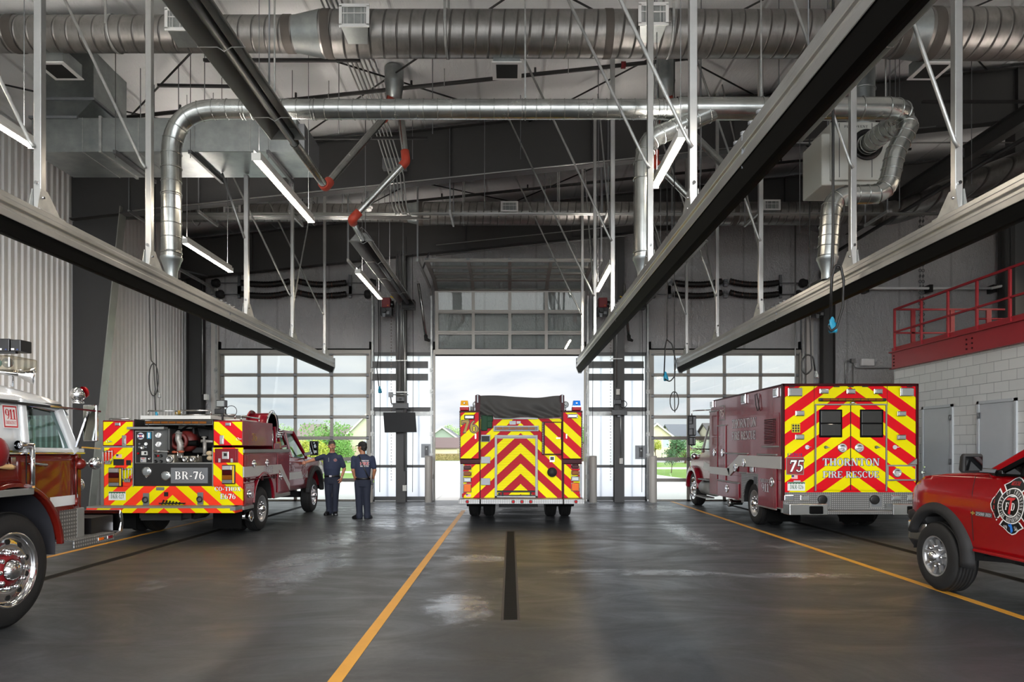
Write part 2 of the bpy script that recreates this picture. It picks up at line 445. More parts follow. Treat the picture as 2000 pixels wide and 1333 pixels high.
# ------------------------------------------------------------------ materials
def mat_concrete():
    g = N('floor_concrete'); v = g.coord()
    big = g.noise(0.28, 6, 0.6, dist=0.6); mid = g.noise(1.6, 7, 0.65, dist=0.5); fine = g.noise(26, 5, 0.7)
    sweep = g.noise(0.7, 7, 0.66, stretch=(0.7, 1.5, 1), dist=1.6)
    c = g.ramp(big, [(0.33, 0x282b2e), (0.5, 0x33373a), (0.68, 0x3f4347)])
    c = g.mix(g.ramp(sweep, [(0.42, 0.0), (0.62, 0.35)]), c, lin(0x4c5157))
    c = g.mix(g.ramp(mid, [(0.36, 0.45), (0.55, 0.0)]), c, lin(0x3a3a3a))
    c = g.mix(g.ramp(fine, [(0.35, 0.18), (0.6, 0.0)]), c, lin(0x3c3b39))
    # brown-black tyre and oil traces in the middle of each bay
    x, y, z = g.xyz()
    def lane(cx, w):
        d = g.m('ABSOLUTE', g.m('SUBTRACT', x, cx)); return g.m('SUBTRACT', 1.0, g.m('DIVIDE', d, w), True)
    ln = g.m('MAXIMUM', g.m('MAXIMUM', lane(0.15, 1.25), lane(-5.6, 1.6)), lane(6.0, 1.5))
    st = g.m('MULTIPLY', ln, g.ramp(g.noise(0.75, 6, 0.7, dist=0.8), [(0.30, 0.2), (0.62, 1.0)]))
    c = g.mix(g.m('MULTIPLY', st, 0.6, True), c, lin(0x2c2a28))
    # pale worn marks with soft outlines
    wear = g.noise(0.34, 8, 0.68, stretch=(1.0, 0.8, 1), dist=1.6)
    wf = g.ramp(wear, [(0.60, 0.0), (0.66, 0.55), (0.80, 0.75)])
    c = g.mix(g.m('MULTIPLY', wf, 0.75), c, lin(0x8d8f93))
    scr = g.noise(3.0, 10, 0.75, stretch=(0.35, 5, 1), dist=2.0)
    c = g.mix(g.ramp(scr, [(0.66, 0.0), (0.72, 0.5)]), c, lin(0x8a8b8d))
    r = g.m('ADD', g.m('MULTIPLY', g.ramp(sweep, [(0.35, 0.46), (0.65, 0.26)]), 1.0), g.m('MULTIPLY', fine, 0.10))
    # polished worn patches; the sheen of reflected light is painted in as paler colour
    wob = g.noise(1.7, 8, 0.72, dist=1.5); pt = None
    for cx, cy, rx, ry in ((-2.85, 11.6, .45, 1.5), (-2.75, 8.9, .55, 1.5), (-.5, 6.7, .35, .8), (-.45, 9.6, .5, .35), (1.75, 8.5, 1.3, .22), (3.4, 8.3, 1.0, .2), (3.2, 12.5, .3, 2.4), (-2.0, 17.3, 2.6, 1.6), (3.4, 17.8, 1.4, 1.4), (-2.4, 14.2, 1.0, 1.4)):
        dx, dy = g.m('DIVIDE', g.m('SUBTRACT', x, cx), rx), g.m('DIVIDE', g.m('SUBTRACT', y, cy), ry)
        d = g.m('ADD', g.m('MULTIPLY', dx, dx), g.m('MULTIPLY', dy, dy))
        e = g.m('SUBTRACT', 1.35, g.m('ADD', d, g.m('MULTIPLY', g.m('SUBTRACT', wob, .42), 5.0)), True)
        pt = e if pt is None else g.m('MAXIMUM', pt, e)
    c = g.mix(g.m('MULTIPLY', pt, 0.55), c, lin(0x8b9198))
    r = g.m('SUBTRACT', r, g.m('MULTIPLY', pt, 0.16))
    g.bump(g.m('ADD', g.m('MULTIPLY', sweep, 0.5), g.m('MULTIPLY', fine, 0.05)), 0.10, 0.012)
    return g.set(c, r, 0, spec=0.6)
def mat_galv(name, a, b, rough=0.34, spiral=0.0, dark=0.0, sc=3.0, metal=0.88):
    g = N(name); f = g.noise(sc, 5, 0.6); f2 = g.noise(30, 3, 0.6)
    c = g.mix(g.ramp(f, [(0.3, 0.0), (0.7, 1.0)]), lin(a), lin(b))
    c = g.mix(g.m('MULTIPLY', f2, 0.25), c, lin(a))
    if spiral:
        x, y, z = g.xyz()
        # helical lock seam: along x, shifted with the angle about the duct's axis
        ang = g.m('DIVIDE', g.m('ARCTAN2', z, y), 2 * PI)
        t = g.m('FRACT', g.m('ADD', g.m('DIVIDE', x, spiral), ang))
        line = g.ramp(t, [(0.0, 1.0), (0.05, 0.7), (0.12, 0.0), (0.93, 0.0), (1.0, 1.0)])
        sm_ = g.noise(4, 6, 0.7, stretch=(2.5, 1, 1))
        c = g.mix(g.m('MULTIPLY', line, 0.55), c, lin(0x2e2d2c))
        c = g.mix(g.ramp(sm_, [(0.5, 0.0), (0.75, 0.45)]), c, lin(0x4a4744))
        g.bump(line, 0.9, 0.012)
    return g.set(c, g.m('ADD', g.m('MULTIPLY', f, 0.07), rough - 0.03), metal)
def mat_insul(name, col, ws=1.0):
    g = N(name)
    a = g.noise(1.3 * ws, 6, 0.7, stretch=(1.0, 1.0, 0.35), dist=1.8); b = g.noise(6 * ws, 5, 0.7, stretch=(1.6, 1, 0.9), dist=2.5)
    x, y, z = g.xyz()
    seam = g.m('SUBTRACT', 1.0, g.m('MULTIPLY', g.m('ABSOLUTE', g.m('SUBTRACT', g.m('FRACT', g.m('DIVIDE', x, 1.52)), 0.5)), 30.0), True)
    c = g.mix(g.m('MULTIPLY', seam, 0.35), g.mix(a, lin(col), tuple(v * 0.84 for v in lin(col)[:3]) + (1,)), (0.24, 0.24, 0.24, 1))
    g.bump(g.m('ADD', g.m('ADD', a, g.m('MULTIPLY', b, 0.5)), g.m('MULTIPLY', seam, -0.12)), 1.0, 0.22)
    return g.set(c, 0.34, 0)
def mat_ceiling():
    g = N('ceiling_insulation'); x, y, z = g.xyz()
    w = g.new('ShaderNodeTexWave', wave_type='BANDS', bands_direction='Y'); w.inputs['Scale'].default_value = 0.205
    w.inputs['Distortion'].default_value = 1.1; w.inputs['Detail'].default_value = 3; w.inputs['Detail Scale'].default_value = 0.8
    g.l.new(g.coord(), w.inputs['Vector'])
    seam = g.m('SUBTRACT', 1.0, g.m('MULTIPLY', g.m('ABSOLUTE', g.m('SUBTRACT', g.m('FRACT', g.m('DIVIDE', x, 1.25)), 0.5)), 26.0), True)
    b = g.noise(5, 6, 0.75, stretch=(2.5, 0.8, 1), dist=1.5)
    c = g.mix(g.m('MULTIPLY', seam, 0.4), lin(0xeff1f1), lin(0xb0b2b2))
    g.bump(g.m('ADD', g.m('ADD', w.outputs['Fac'], g.m('MULTIPLY', b, 0.06)), g.m('MULTIPLY', seam, -0.12)), 1.0, 0.28)
    return g.set(c, 0.3, 0, spec=0.6)
def mat_chevron(name, ca, cb, xc, slope, period, z0, ridge=0.0, rough=0.35):
    """V stripes falling away from x = xc; colour A just under height z0 at the middle"""
    g = N(name); x, y, z = g.xyz()
    v = g.m('ADD', z, g.m('MULTIPLY', g.m('ABSOLUTE', g.m('SUBTRACT', x, xc)), slope))
    t = g.m('FRACT', g.m('DIVIDE', g.m('SUBTRACT', z0 + 200 * period, v), period))
    f = g.m('LESS_THAN', t, 0.5)
    a, b = lin(ca), lin(cb)
    c = g.mix(f, b, a)
    if ridge:
        r = g.m('FRACT', g.m('DIVIDE', g.m('ADD', z, 10.0), ridge))
        ln = g.m('LESS_THAN', r, 0.16)
        c = g.mix(g.m('MULTIPLY', ln, 0.55), c, lin(0x3a2a10))
        g.bump(ln, 0.5, 0.006)
    else:
        g.bump(g.noise(160, 2), 0.04, 0.002)
    return g.set(c, 0.5, 0, spec=0.1)
def mat_diamond(name='diamond_plate', s=34):
    g = N(name); x, y, z = g.xyz()
    u = g.m('ADD', x, y)
    a = g.m('SINE', g.m('MULTIPLY', g.m('ADD', u, z), s * 2.6)); b = g.m('SINE', g.m('MULTIPLY', g.m('SUBTRACT', u, z), s * 2.6))
    f = g.m('MULTIPLY', a, b); p = g.m('GREATER_THAN', f, 0.25)
    c = g.mix(p, lin(0x6d6d6c), lin(0xa9a9a7))
    g.bump(p, 0.6, 0.004)
    return g.set(c, 0.42, 0.6)
def mat_block():
    g = N('painted_block'); x, y, z = g.xyz()
    cmb = g.new('ShaderNodeCombineXYZ'); g.l.new(y, cmb.inputs[0]); g.l.new(z, cmb.inputs[1])
    br = g.new('ShaderNodeTexBrick'); g.l.new(cmb.outputs[0], br.inputs['Vector'])
    br.inputs['Scale'].default_value = 1.0; br.inputs['Brick Width'].default_value = 0.4064; br.inputs['Row Height'].default_value = 0.2032
    br.inputs['Mortar Size'].default_value = 0.006; br.inputs['Mortar Smooth'].default_value = 0.4
    br.inputs['Color1'].default_value = lin(0xe2e5e3); br.inputs['Color2'].default_value = lin(0xd6dad8); br.inputs['Mortar'].default_value = lin(0xa6aaac)
    n = g.noise(70, 4, 0.7)
    g.bump(g.m('ADD', g.m('MULTIPLY', br.outputs['Fac'], -1.0), g.m('MULTIPLY', n, 0.45)), 0.7, 0.006)
    return g.set(br.outputs['Color'], 0.6)

M = dict(
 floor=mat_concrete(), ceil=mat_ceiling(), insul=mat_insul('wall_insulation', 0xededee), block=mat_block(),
 steel=plain('dark_steel_paint', 0x3b3b3b, 0.5, var=0.12, scale=2.0, bump=0.05), dsteel=plain('charcoal_steel', 0x48494a, 0.45, var=0.08),
 corr=plain('corrugated_white_metal', 0xdcdcda, 0.38, 0.0, var=0.05), corr2=plain('bare_flange', 0xa0a29c, 0.4, 0.6, var=0.25, scale=3),
 galv=mat_galv('galvanised_sheet', 0x83898a, 0xa6aba9, 0.36), pipe=mat_galv('bright_spiral_pipe', 0x8f9290, 0xb5b8b4, 0.26, metal=0.95),
 duct=mat_galv('spiral_duct', 0x7c7a77, 0x94928f, 0.40, spiral=0.19), duct2=mat_galv('spiral_duct_small', 0x7c7a77, 0x94928f, 0.40, spiral=0.19),
 alu=mat_galv('rail_aluminium', 0x9c9d9b, 0xb8b9b7, 0.30, sc=1.4, metal=0.7), strut=mat_galv('strut_galvanised', 0x8e9190, 0xb4b5b2, 0.4, sc=8, metal=0.6),
 duct_seal=plain('duct_sealant', 0x4c4742, 0.7), rubber=plain('black_rubber', 0x060606, 0.7, var=0.2, spec=.1), tire=plain('tyre_rubber', 0x161616, 0.72, var=0.25, scale=20, bump=0.2),
 black=plain('black_paint', 0x101011, 0.35), blackm=plain('black_matte', 0x1a1a1b, 0.7), dark=plain('dark_void', 0x0a0a0a, 0.8),
 chrome=plain('chrome', 0xe6e6e8, 0.07, 1.0), steelb=plain('brushed_stainless', 0xb9bab8, 0.26, 1.0, var=0.08), alub=plain('bare_aluminium', 0x858683, 0.5, 0.35, var=0.12, scale=5),
 doorfr=plain('anodised_door_frame', 0x8c8983, 0.42, 0.35), glass=glassy('door_glass', (0.93, 0.96, 0.955, 1), 0.06), cabglass=glassy('tinted_glass', (0.42, 0.56, 0.53, 1), 0.12),
 darkglass=plain('black_glass', 0x0a0b0c, 0.06, 0, coat=0.5), white=plain('white_paint', 0xe4e5e4, 0.35), whitep=plain('gloss_white_paint', 0xd9dcdd, 0.22, coat=0.6, var=0.04),
 offwhite=plain('off_white', 0xcfcfca, 0.45), cream=plain('cabinet_grey', 0xb3b5ae, 0.45), greydoor=plain('grey_door_paint', 0xbfc5c9, 0.38, var=0.04),
 maroon=plain('maroon_paint', 0x76101f, 0.25, coat=0.3, spec=0.3), maroon2=plain('brown_maroon_paint', 0x641710, 0.2, coat=0.6, spec=.3, var=0.06, scale=2), red=plain('pickup_red_paint', 0x90060e, 0.2, coat=0.6, spec=.3),
 darkmar=plain('dark_maroon_trim', 0x38090f, 0.4, spec=.12), redsteel=plain('red_steel_paint', 0xa01f2c, 0.42, var=0.07), hred=plain('red_opener_cover', 0x7c0f18, 0.4),
 tape=plain('red_duct_boot', 0xb4402c, 0.6, var=0.2, scale=14), yel=plain('yellow_line_paint', 0xd69a35, 0.5, var=0.16, scale=3), yellow=plain('yellow_plastic', 0xe8c010, 0.4),
 blue=plain('blue_plastic', 0x1b86a8, 0.4), bluelens=plain('blue_lens', 0x0a78e0, 0.2, coat=0.2, spec=0.35), amber=plain('amber_lens', 0xe0a008, 0.2, coat=0.2, spec=0.35), redlens=plain('red_lens', 0xa00812, 0.3, spec=0.12),
 dred=plain('dark_red_lens', 0x3a0509, 0.25, spec=0.15), clear=plain('clear_lens', 0x8f9494, 0.2, 0.3, coat=0.5), amberd=plain('amber_bar_lens', 0x7e460a, 0.3, spec=.15), orange=plain('orange_lens', 0xd86204, 0.3, spec=.2),
 stripe=plain('silver_reflective_stripe', 0xb9b8b4, 0.35, 0.2), lett=plain('silver_lettering', 0xc9cdd4, 0.4), lettw=plain('white_lettering', 0xf2f2f0, 0.5), lettb=plain('dark_outline', 0x16161c, 0.5),
 gold=plain('gold_lettering', 0xa2843f, 0.45, 0.0, spec=.2), plate=plain('plate_white', 0xdfe3e0, 0.5), green=plain('plate_green', 0x1f5b3c, 0.5), navy=plain('navy_print', 0x22306a, 0.5),
 tarp=plain('black_tarp', 0x353432, 0.75, var=0.1, bump=0.12, bscale=240), hosegrn=plain('green_hose_jacket', 0x153a24, 0.8, bump=0.3, bscale=120), diamond=mat_diamond(), screen=plain('dark_screen', 0x0d0e11, 0.45, spec=.2),
 poly=None, red911=plain('red_decal', 0xc42b2f, 0.5), wood=plain('axe_handle_wood', 0xd9b27c, 0.5), cord=plain('cord_black', 0x111111, 0.5), conduit=plain('conduit', 0x9b9d9b, 0.35, 0.75),
 bpipe=plain('black_iron_pipe', 0x1a1919, 0.5), bollard=plain('bollard_sleeve', 0xb7b4ae, 0.45, var=0.05), hammer=plain('hammertone_silver', 0x74777a, 0.4, 0.35),
)
def mk_poly():
    g = N('translucent_polycarbonate'); g.n.remove(g.bsdf)
    x, y, z = g.xyz(); f = g.m('FRACT', g.m('DIVIDE', x, 0.012))
    a = g.new('ShaderNodeBsdfTranslucent'); a.inputs[0].default_value = (0.93, 0.95, 0.98, 1)
    b = g.new('ShaderNodeBsdfTransparent'); b.inputs[0].default_value = (0.95, 0.97, 1, 1)
    gl = g.new('ShaderNodeBsdfGlossy'); gl.inputs['Roughness'].default_value = 0.25
    m1 = g.new('ShaderNodeMixShader'); m1.inputs[0].default_value = 0.28
    m2 = g.new('ShaderNodeMixShader'); m2.inputs[0].default_value = 0.05
    g.l.new(a.outputs[0], m1.inputs[1]); g.l.new(b.outputs[0], m1.inputs[2]); g.l.new(m1.outputs[0], m2.inputs[1]); g.l.new(gl.outputs[0], m2.inputs[2]); g.l.new(m2.outputs[0], g.out.inputs[0])
    return g.mat
M['poly'] = mk_poly()
YEL, RED, FLU = 0xe6da00, 0xb80e20, 0xee3c26
# ================================================================== THE HALL
def big_structure():
    b = MB().box(XL - 0.3, XR + 0.3, YB - 0.3, YF + 0.28, -0.3, 0)
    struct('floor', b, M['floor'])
    # roof insulation: sagging between the purlins
    b = MB(); ny, nx = 60, 24; vs = []
    for j in range(ny + 1):
        y = YB - 0.3 + (YF + 0.6 - YB) * j / ny
        for i in range(nx + 1):
            x = XL - 0.3 + (XR + 0.6 - XL) * i / nx
            sag = 0.03 * abs(math.sin(PI * (y - 0.4) / 1.52))
            vs.append((x, y, roof_z(x) - sag))
    top = [(x, y, roof_z(x) + 0.3) for x, y, z in vs]
    f = [(j * (nx + 1) + i, j * (nx + 1) + i + 1, (j + 1) * (nx + 1) + i + 1, (j + 1) * (nx + 1) + i) for j in range(ny) for i in range(nx)]
    b.add(vs, f, True); b.add(top, f)
    struct('ceiling', b, M['ceil'])
    # left wall: vertical ribbed white sheet
    b = MB(); pr = []; y = YB
    while y < YF:
        for dy, d in ((0, 0), (0.075, 0), (0.095, 0.035), (0.135, 0.035), (0.155, 0)): pr.append((y + dy, d))
        y += 0.17
    vs = []
    for y, d in pr:
        vs += [(XL + d, min(y, YF), 0), (XL + d, min(y, YF), 8.2)]
    b.add(vs, [(2 * i, 2 * i + 2, 2 * i + 3, 2 * i + 1) for i in range(len(pr) - 1)])
    b.box(XL - 0.3, XL - 0.02, YB, YF + 0.25, 0, 8.3)
    struct('wall_left', b, M['corr'])
    # front wall around the openings
    b = MB(); y0, y1, zt = YF, YF + 0.25, 4.33
    b.prism([(XL - 0.3, zt), (XR, zt), (XR, roof_z(XR)), (XL - 0.3, roof_z(XL))], 'xz', y0, y1)
    for a, c in ((XL - 0.3, -8.52), (8.5, XR)): b.box(a, c, y0, y1, 0, zt)
    struct('wall_front', b, M['insul'])
    b = MB().box(XR, XR + 0.3, YB, YF + 0.25, 0, 10.6); struct('wall_right', b, M['insul'])
    b = MB(); y0, y1, zt = YB - 0.25, YB, 7.7  # openings behind the camera made tall to let more sky light in
    b.prism([(XL - 0.3, zt), (XR, zt), (XR, roof_z(XR)), (XL - 0.3, roof_z(XL))], 'xz', y0, y1)
    for a, c in ((XL - 0.3, -8.9), (-3.7, -3.1), (2.1, 2.7), (7.9, XR)): b.box(a, c, y0, y1, 0, zt)
    struct('wall_back', b, M['insul'])
    # block wall of the side rooms with the mezzanine on top
    b = MB().box(9.5, XR, YB, 16.9, 0, 3.5); o = struct('wall_block', b, M['block'])
    b = MB()
    for (ya, yb) in ((-0.1, 0.0),):
        pass
    for n, (ya, yb) in enumerate(((14.69, 15.66), (12.84, 13.80))):
        d = bpy.data.objects.new('door_%d' % (n + 6), None); C.objects.link(d); d.location = (9.5, (ya + yb) / 2, 0); tag(d, kind='structure')
        w = (yb - ya) / 2
        MB().box(-0.035, 0.02, -w - 0.06, -w, 0, 2.5).box(-0.035, 0.02, w, w + 0.06, 0, 2.5).box(-0.035, 0.02, -w - 0.06, w + 0.06, 2.44, 2.5).build('door_frame', M['greydoor'], d)
        MB().box(-0.02, 0.02, -w + 0.006, w - 0.006, 0.01, 2.435).build('door_leaf', M['greydoor'], d, bev=0.004)
        hs = -w if n == 0 else w; hg = MB()
        for z in (0.25, 1.2, 2.15): hg.cut(); hg.cyl((-0.045, hs, z), (-0.045, hs, z + 0.12), 0.014, n=10).box(-0.04, -0.02, hs - 0.045, hs + 0.045, z, z + 0.12)
        hg.build('hinge', M['hammer'], d)
        ks = -hs * 0.87
        MB().cyl((-0.02, ks, 1.0), (-0.09, ks, 1.0), 0.03).bar((-0.085, ks, 1.0), (-0.085, ks - 0.11 * (1 if ks > 0 else -1), 1.0), 0.02).cyl((-0.02, ks, 1.12), (-0.045, ks, 1.12), 0.022).build('handle', M['chrome'], d)
    tag(MB(world=True).box(9.47, 9.5, 15.86, 16.02, 1.3, 1.52).build('wall_sign', M['offwhite']), 'small pale room sign on the block wall beside the far grey door', 'sign')

def i_beam_rafter(yc, zb0, depth, name):
    """tapered frame rafter following the roof slope, dark painted web and flanges"""
    b = MB(); s = 0.105
    def z(x, o): return zb0 + s * x + o
    x0, x1 = XL + 0.02, XR - 0.02
    b.prism([(x0, z(x0, 0)), (x1, z(x1, 0)), (x1, z(x1, depth)), (x0, z(x0, depth))], 'xz', yc - 0.01, yc + 0.01)
    for o in (0, depth): b.prism([(x0, z(x0, o)), (x1, z(x1, o)), (x1, z(x1, o + 0.02)), (x0, z(x0, o + 0.02))], 'xz', yc - 0.12, yc + 0.12)
    for k in range(8):
        xs = -7.4 + k * 3.05; b.box(xs, xs + 0.015, yc - 0.1, yc + 0.1, z(xs, 0.0), z(xs, depth))
    return struct(name, b, M['steel'])

def frames():
    i_beam_rafter(14.75, 7.47, 1.12, 'roof_beam')
    i_beam_rafter(19.6, 7.38, 1.10, 'roof_beam')
    # tapered column on the left wall
    b = MB(); zt = 6.75
    b.prism([(-9.46, 0), (-9.08, 0), (-8.38, 6.57), (-9.46, 6.45)], 'xz', 14.74, 14.76)
    struct('column_left', b, M['steel'])
    b = MB().loft([[(-9.08, 14.63, 0), (-9.08, 14.87, 0), (-9.06, 14.87, 0), (-9.06, 14.63, 0)], [(-8.38, 14.63, zt), (-8.38, 14.87, zt), (-8.36, 14.87, zt), (-8.36, 14.63, zt)]], smooth=False)
    struct('column_left_flange', b, M['corr2'])
    def hcol(name, xc, yc, w, d, zt, mat='steel'):
        b = MB(); b.box(xc - w / 2, xc + w / 2, yc - 0.01, yc + 0.01, 0, zt)
        b.box(xc - w / 2, xc - w / 2 + 0.015, yc - d / 2, yc + d / 2, 0, zt).box(xc + w / 2 - 0.015, xc + w / 2, yc - d / 2, yc + d / 2, 0, zt)
        return struct(name, b, M[mat])
    hcol('column_corner', -9.1, 19.75, 0.42, 0.3, 7.3)
    for xc in (-3.14, 3.12): 
        b = MB().box(xc - 0.14, xc + 0.14, 19.52, 19.54, 0, 7.6).box(xc - 0.14, xc + 0.14, 19.8, 19.82, 0, 7.6).box(xc - 0.008, xc + 0.008, 19.54, 19.8, 0, 7.6)
        struct('column_front', b, M['steel'])
    hcol('column_front', 9.15, 19.7, 0.34, 0.26, 8.1)
    hcol('column_front', 14.4, 19.6, 0.6, 0.3, 8.7)
    hcol('column_right', 11.0, 14.75, 0.4, 0.3, 8.7)
    b = MB().box(9.62, 9.82, 14.9, 19.6, 7.98, 8.0).box(9.62, 9.82, 14.9, 19.6, 7.68, 7.7).box(9.71, 9.73, 14.9, 19.6, 7.7, 7.98)
    b.box(9.62, 9.82, 3.0, 14.6, 7.98, 8.0).box(9.62, 9.82, 3.0, 14.6, 7.68, 7.7).box(9.71, 9.73, 3.0, 14.6, 7.7, 7.98)
    struct('roof_beam', b, M['steel'])
    # thin purlin tops / bridging showing under the insulation and cross bracing rods
    def rod(p, q, r, m, lab, g=None, nm='brace_rod'): tag(MB(world=True).cyl(p, q, r, n=8).build(nm, M[m]), lab, 'brace rod', g)
    pr = [((-9.2, 10.9), (-5.0, 14.6)), ((-5.0, 10.9), (-9.2, 14.6)), ((-4.9, 10.2), (0.2, 14.6)), ((0.3, 10.2), (-4.8, 14.6)), ((0.3, 10.2), (5.2, 14.6)), ((5.3, 10.2), (0.4, 14.6)),
          ((5.3, 10.2), (10.2, 14.6)), ((10.3, 10.2), (5.4, 14.6)), ((-5, 15), (0, 19.4)), ((0, 15), (-5, 19.4)), ((5, 15), (0.2, 19.4)), ((5, 15), (9.6, 19.4))]
    for k_, ((a, b_), (c, d)) in enumerate(pr):
        dz = 0.15 + 0.07 * (k_ % 2)
        rod((a, b_, roof_z(a) - dz), (c, d, roof_z(c) - dz), 0.016, 'black', 'thin black cross brace rod slung under the white roof insulation', 'roof cross brace rods')

def glazed_door(n, x0, x1, z0, z1, rows, y=19.98):
    d = bpy.data.objects.new('door_%d' % n, None); C.objects.link(d); d.location = ((x0 + x1) / 2, y, 0); tag(d, kind='structure')
    w = (x1 - x0) / 2; f = MB(); g = MB(); hd = MB(); H = (z1 - z0) / rows
    for r in range(rows):
        za, zb = z0 + r * H, z0 + (r + 1) * H
        f.box(-w, w, -0.025, 0.025, za + 0.002, za + 0.05).box(-w, w, -0.025, 0.025, zb - 0.05, zb - 0.002)
        f.box(-w, w, -0.045, -0.025, zb - 0.012, zb + 0.012)
        for k in range(5):
            xc = -w + 0.05 + (2 * w - 0.1) * k / 4; f.box(xc - 0.045, xc + 0.045, -0.025, 0.025, za, zb)
            hd.box(xc - 0.05, xc + 0.05, -0.055, -0.03, zb - 0.03, zb + 0.03)
        g.box(-w + 0.05, w - 0.05, -0.004, 0.004, za + 0.05, zb - 0.05)
    f.build('door_frame', M['doorfr'], d); g.build('pane', M['glass'], d); hd.build('hinge', M['hammer'], d)
    return d

def sectional_doors():
    for n, (x0, x1) in ((1, (-8.47, -4.12)), (2, (4.1, 8.42))):
        glazed_door(n, x0, x1, 0.0, 4.31, 7)
    # raised middle door: three sections still upright above the opening, the rest lies on the horizontal tracks
    d = bpy.data.objects.new('door_3', None); C.objects.link(d); d.location = (-0.02, 19.9, 4.3); tag(d, kind='structure')
    path = [(0, 0)] 
    S = 0.615
    pts = [(0, 0.02), (0, S), (0, 2 * S), (-0.12, 3 * S - 0.02)]
    y, z = pts[-1]
    for k in range(4): pts.append((y - (k + 1) * S * (0.82 if k == 0 else 1), z + (0.22 if k == 0 else 0.22 + 0.012 * k)))
    pts[4] = (-0.62, z + 0.19)
    for k in range(5, 8): pts[k] = (pts[k - 1][0] - S, pts[k - 1][1] + 0.01)
    f, g, hd = MB(), MB(), MB(); w = 2.17
    for k in range(7):
        a, b = Vector((0, pts[k][0], pts[k][1])), Vector((0, pts[k + 1][0], pts[k + 1][1])); u = (b - a).normalized(); nrm = Vector((1, 0, 0)).cross(u)
        def at(x, t): return Vector((x, 0, 0)) + a + (b - a) * t
        e = 0.028 / (b - a).length
        for t in (e * 1.02, 1 - e * 1.02): f.bar(at(-w, t), at(w, t), 0.05, 0.055, up=nrm)
        for j in range(5):
            xc = -w + 0.045 + (2 * w - 0.09) * j / 4; f.bar(at(xc, 0), at(xc, 1), 0.09 if 0 < j < 4 else 0.1, 0.05, up=nrm); hd.bar(at(xc, 0.97) - nrm * 0.04, at(xc, 1.03) - nrm * 0.04, 0.09, 0.04, up=nrm)
        g.bar(at(0, 0.07), at(0, 0.93), 2 * w - 0.06, 0.008, up=nrm)
        f.bar(at(-w, 0.985) + nrm * -0.035, at(w, 0.985) + nrm * -0.035, 0.03, 0.03, up=nrm)
    f.box(-w, w, -0.03, 0.03, -0.02, 0.14)
    f.build('door_frame', M['doorfr'], d); g.build('pane', M['glass'], d); hd.build('hinge', M['hammer'], d)
    MB().box(-w, w, -0.02, 0.02, -0.06, -0.02).build('weather_seal', M['rubber'], d)
    # door casings (jambs and head) and roller tracks
    for n, (x0, x1) in enumerate(((-8.47, -4.12), (4.1, 8.42), (-2.2, 2.15))):
        c = MB().box(x0 - 0.05, x0, 19.86, 20.0, 0, 4.34).box(x1, x1 + 0.05, 19.86, 20.0, 0, 4.34).box(x0 - 0.05, x1 + 0.05, 19.9, 20.0, 4.31, 4.42)
        struct('trim_%d' % (n + 1), c, M['doorfr'])
        c = MB().box(x0 - 0.07, x1 + 0.07, 19.9, 19.99, 4.42, 4.46).box(x0 - 0.05, x0 + 0.0, 19.9, 19.99, 4.46, 4.66).box(x1, x1 + 0.05, 19.9, 19.99, 4.46, 4.66)
        struct('trim_%d' % (n + 4), c, M['rubber'])
        side = ('left glazed bay door', 'right glazed bay door', 'raised middle bay door')[n]
        for k, xx in enumerate((x0 - 0.1, x1 + 0.1)):
            t = thing('door_track', 'galvanised roller track at the %s jamb of the %s' % (('left', 'right')[k], side), 'door track', (xx, 19.9, 0))
            p = [(0, 0, 0.05), (0, 0, 5.75), (0, -0.08, 6.0), (0, -0.35, 6.16), (0, -3.05, 6.2)]
            tr = MB()
            for i in range(len(p) - 1): tr.bar(p[i], p[i + 1], 0.07, 0.05, up=(1, 0, 0))
            tr.build('track', M['strut'], t)
            MB().box(-0.03, 0.03, 0.02, 0.1, 0.05, 5.7).build('angle_bracket', M['hammer'], t)
            h = MB(); h.bar((0, -3.0, 6.2), (0, -3.0, roof_z(xx) - 0.04), 0.04).cut().bar((0, -2.1, 6.2), (0.0, -0.6, roof_z(xx) - 1.4), 0.035)
            h.build('track_hanger', M['hammer'], t)
            ro = MB()
            for z in [0.62 * i + 0.1 for i in range(1, 7)]: ro.cut(); ro.cyl((0, -0.05, z), (0.0, -0.09, z), 0.035, n=10).box(-0.05, 0.05, -0.04, -0.02, z - 0.06, z + 0.06)
            ro.build('roller', M['strut'], t)

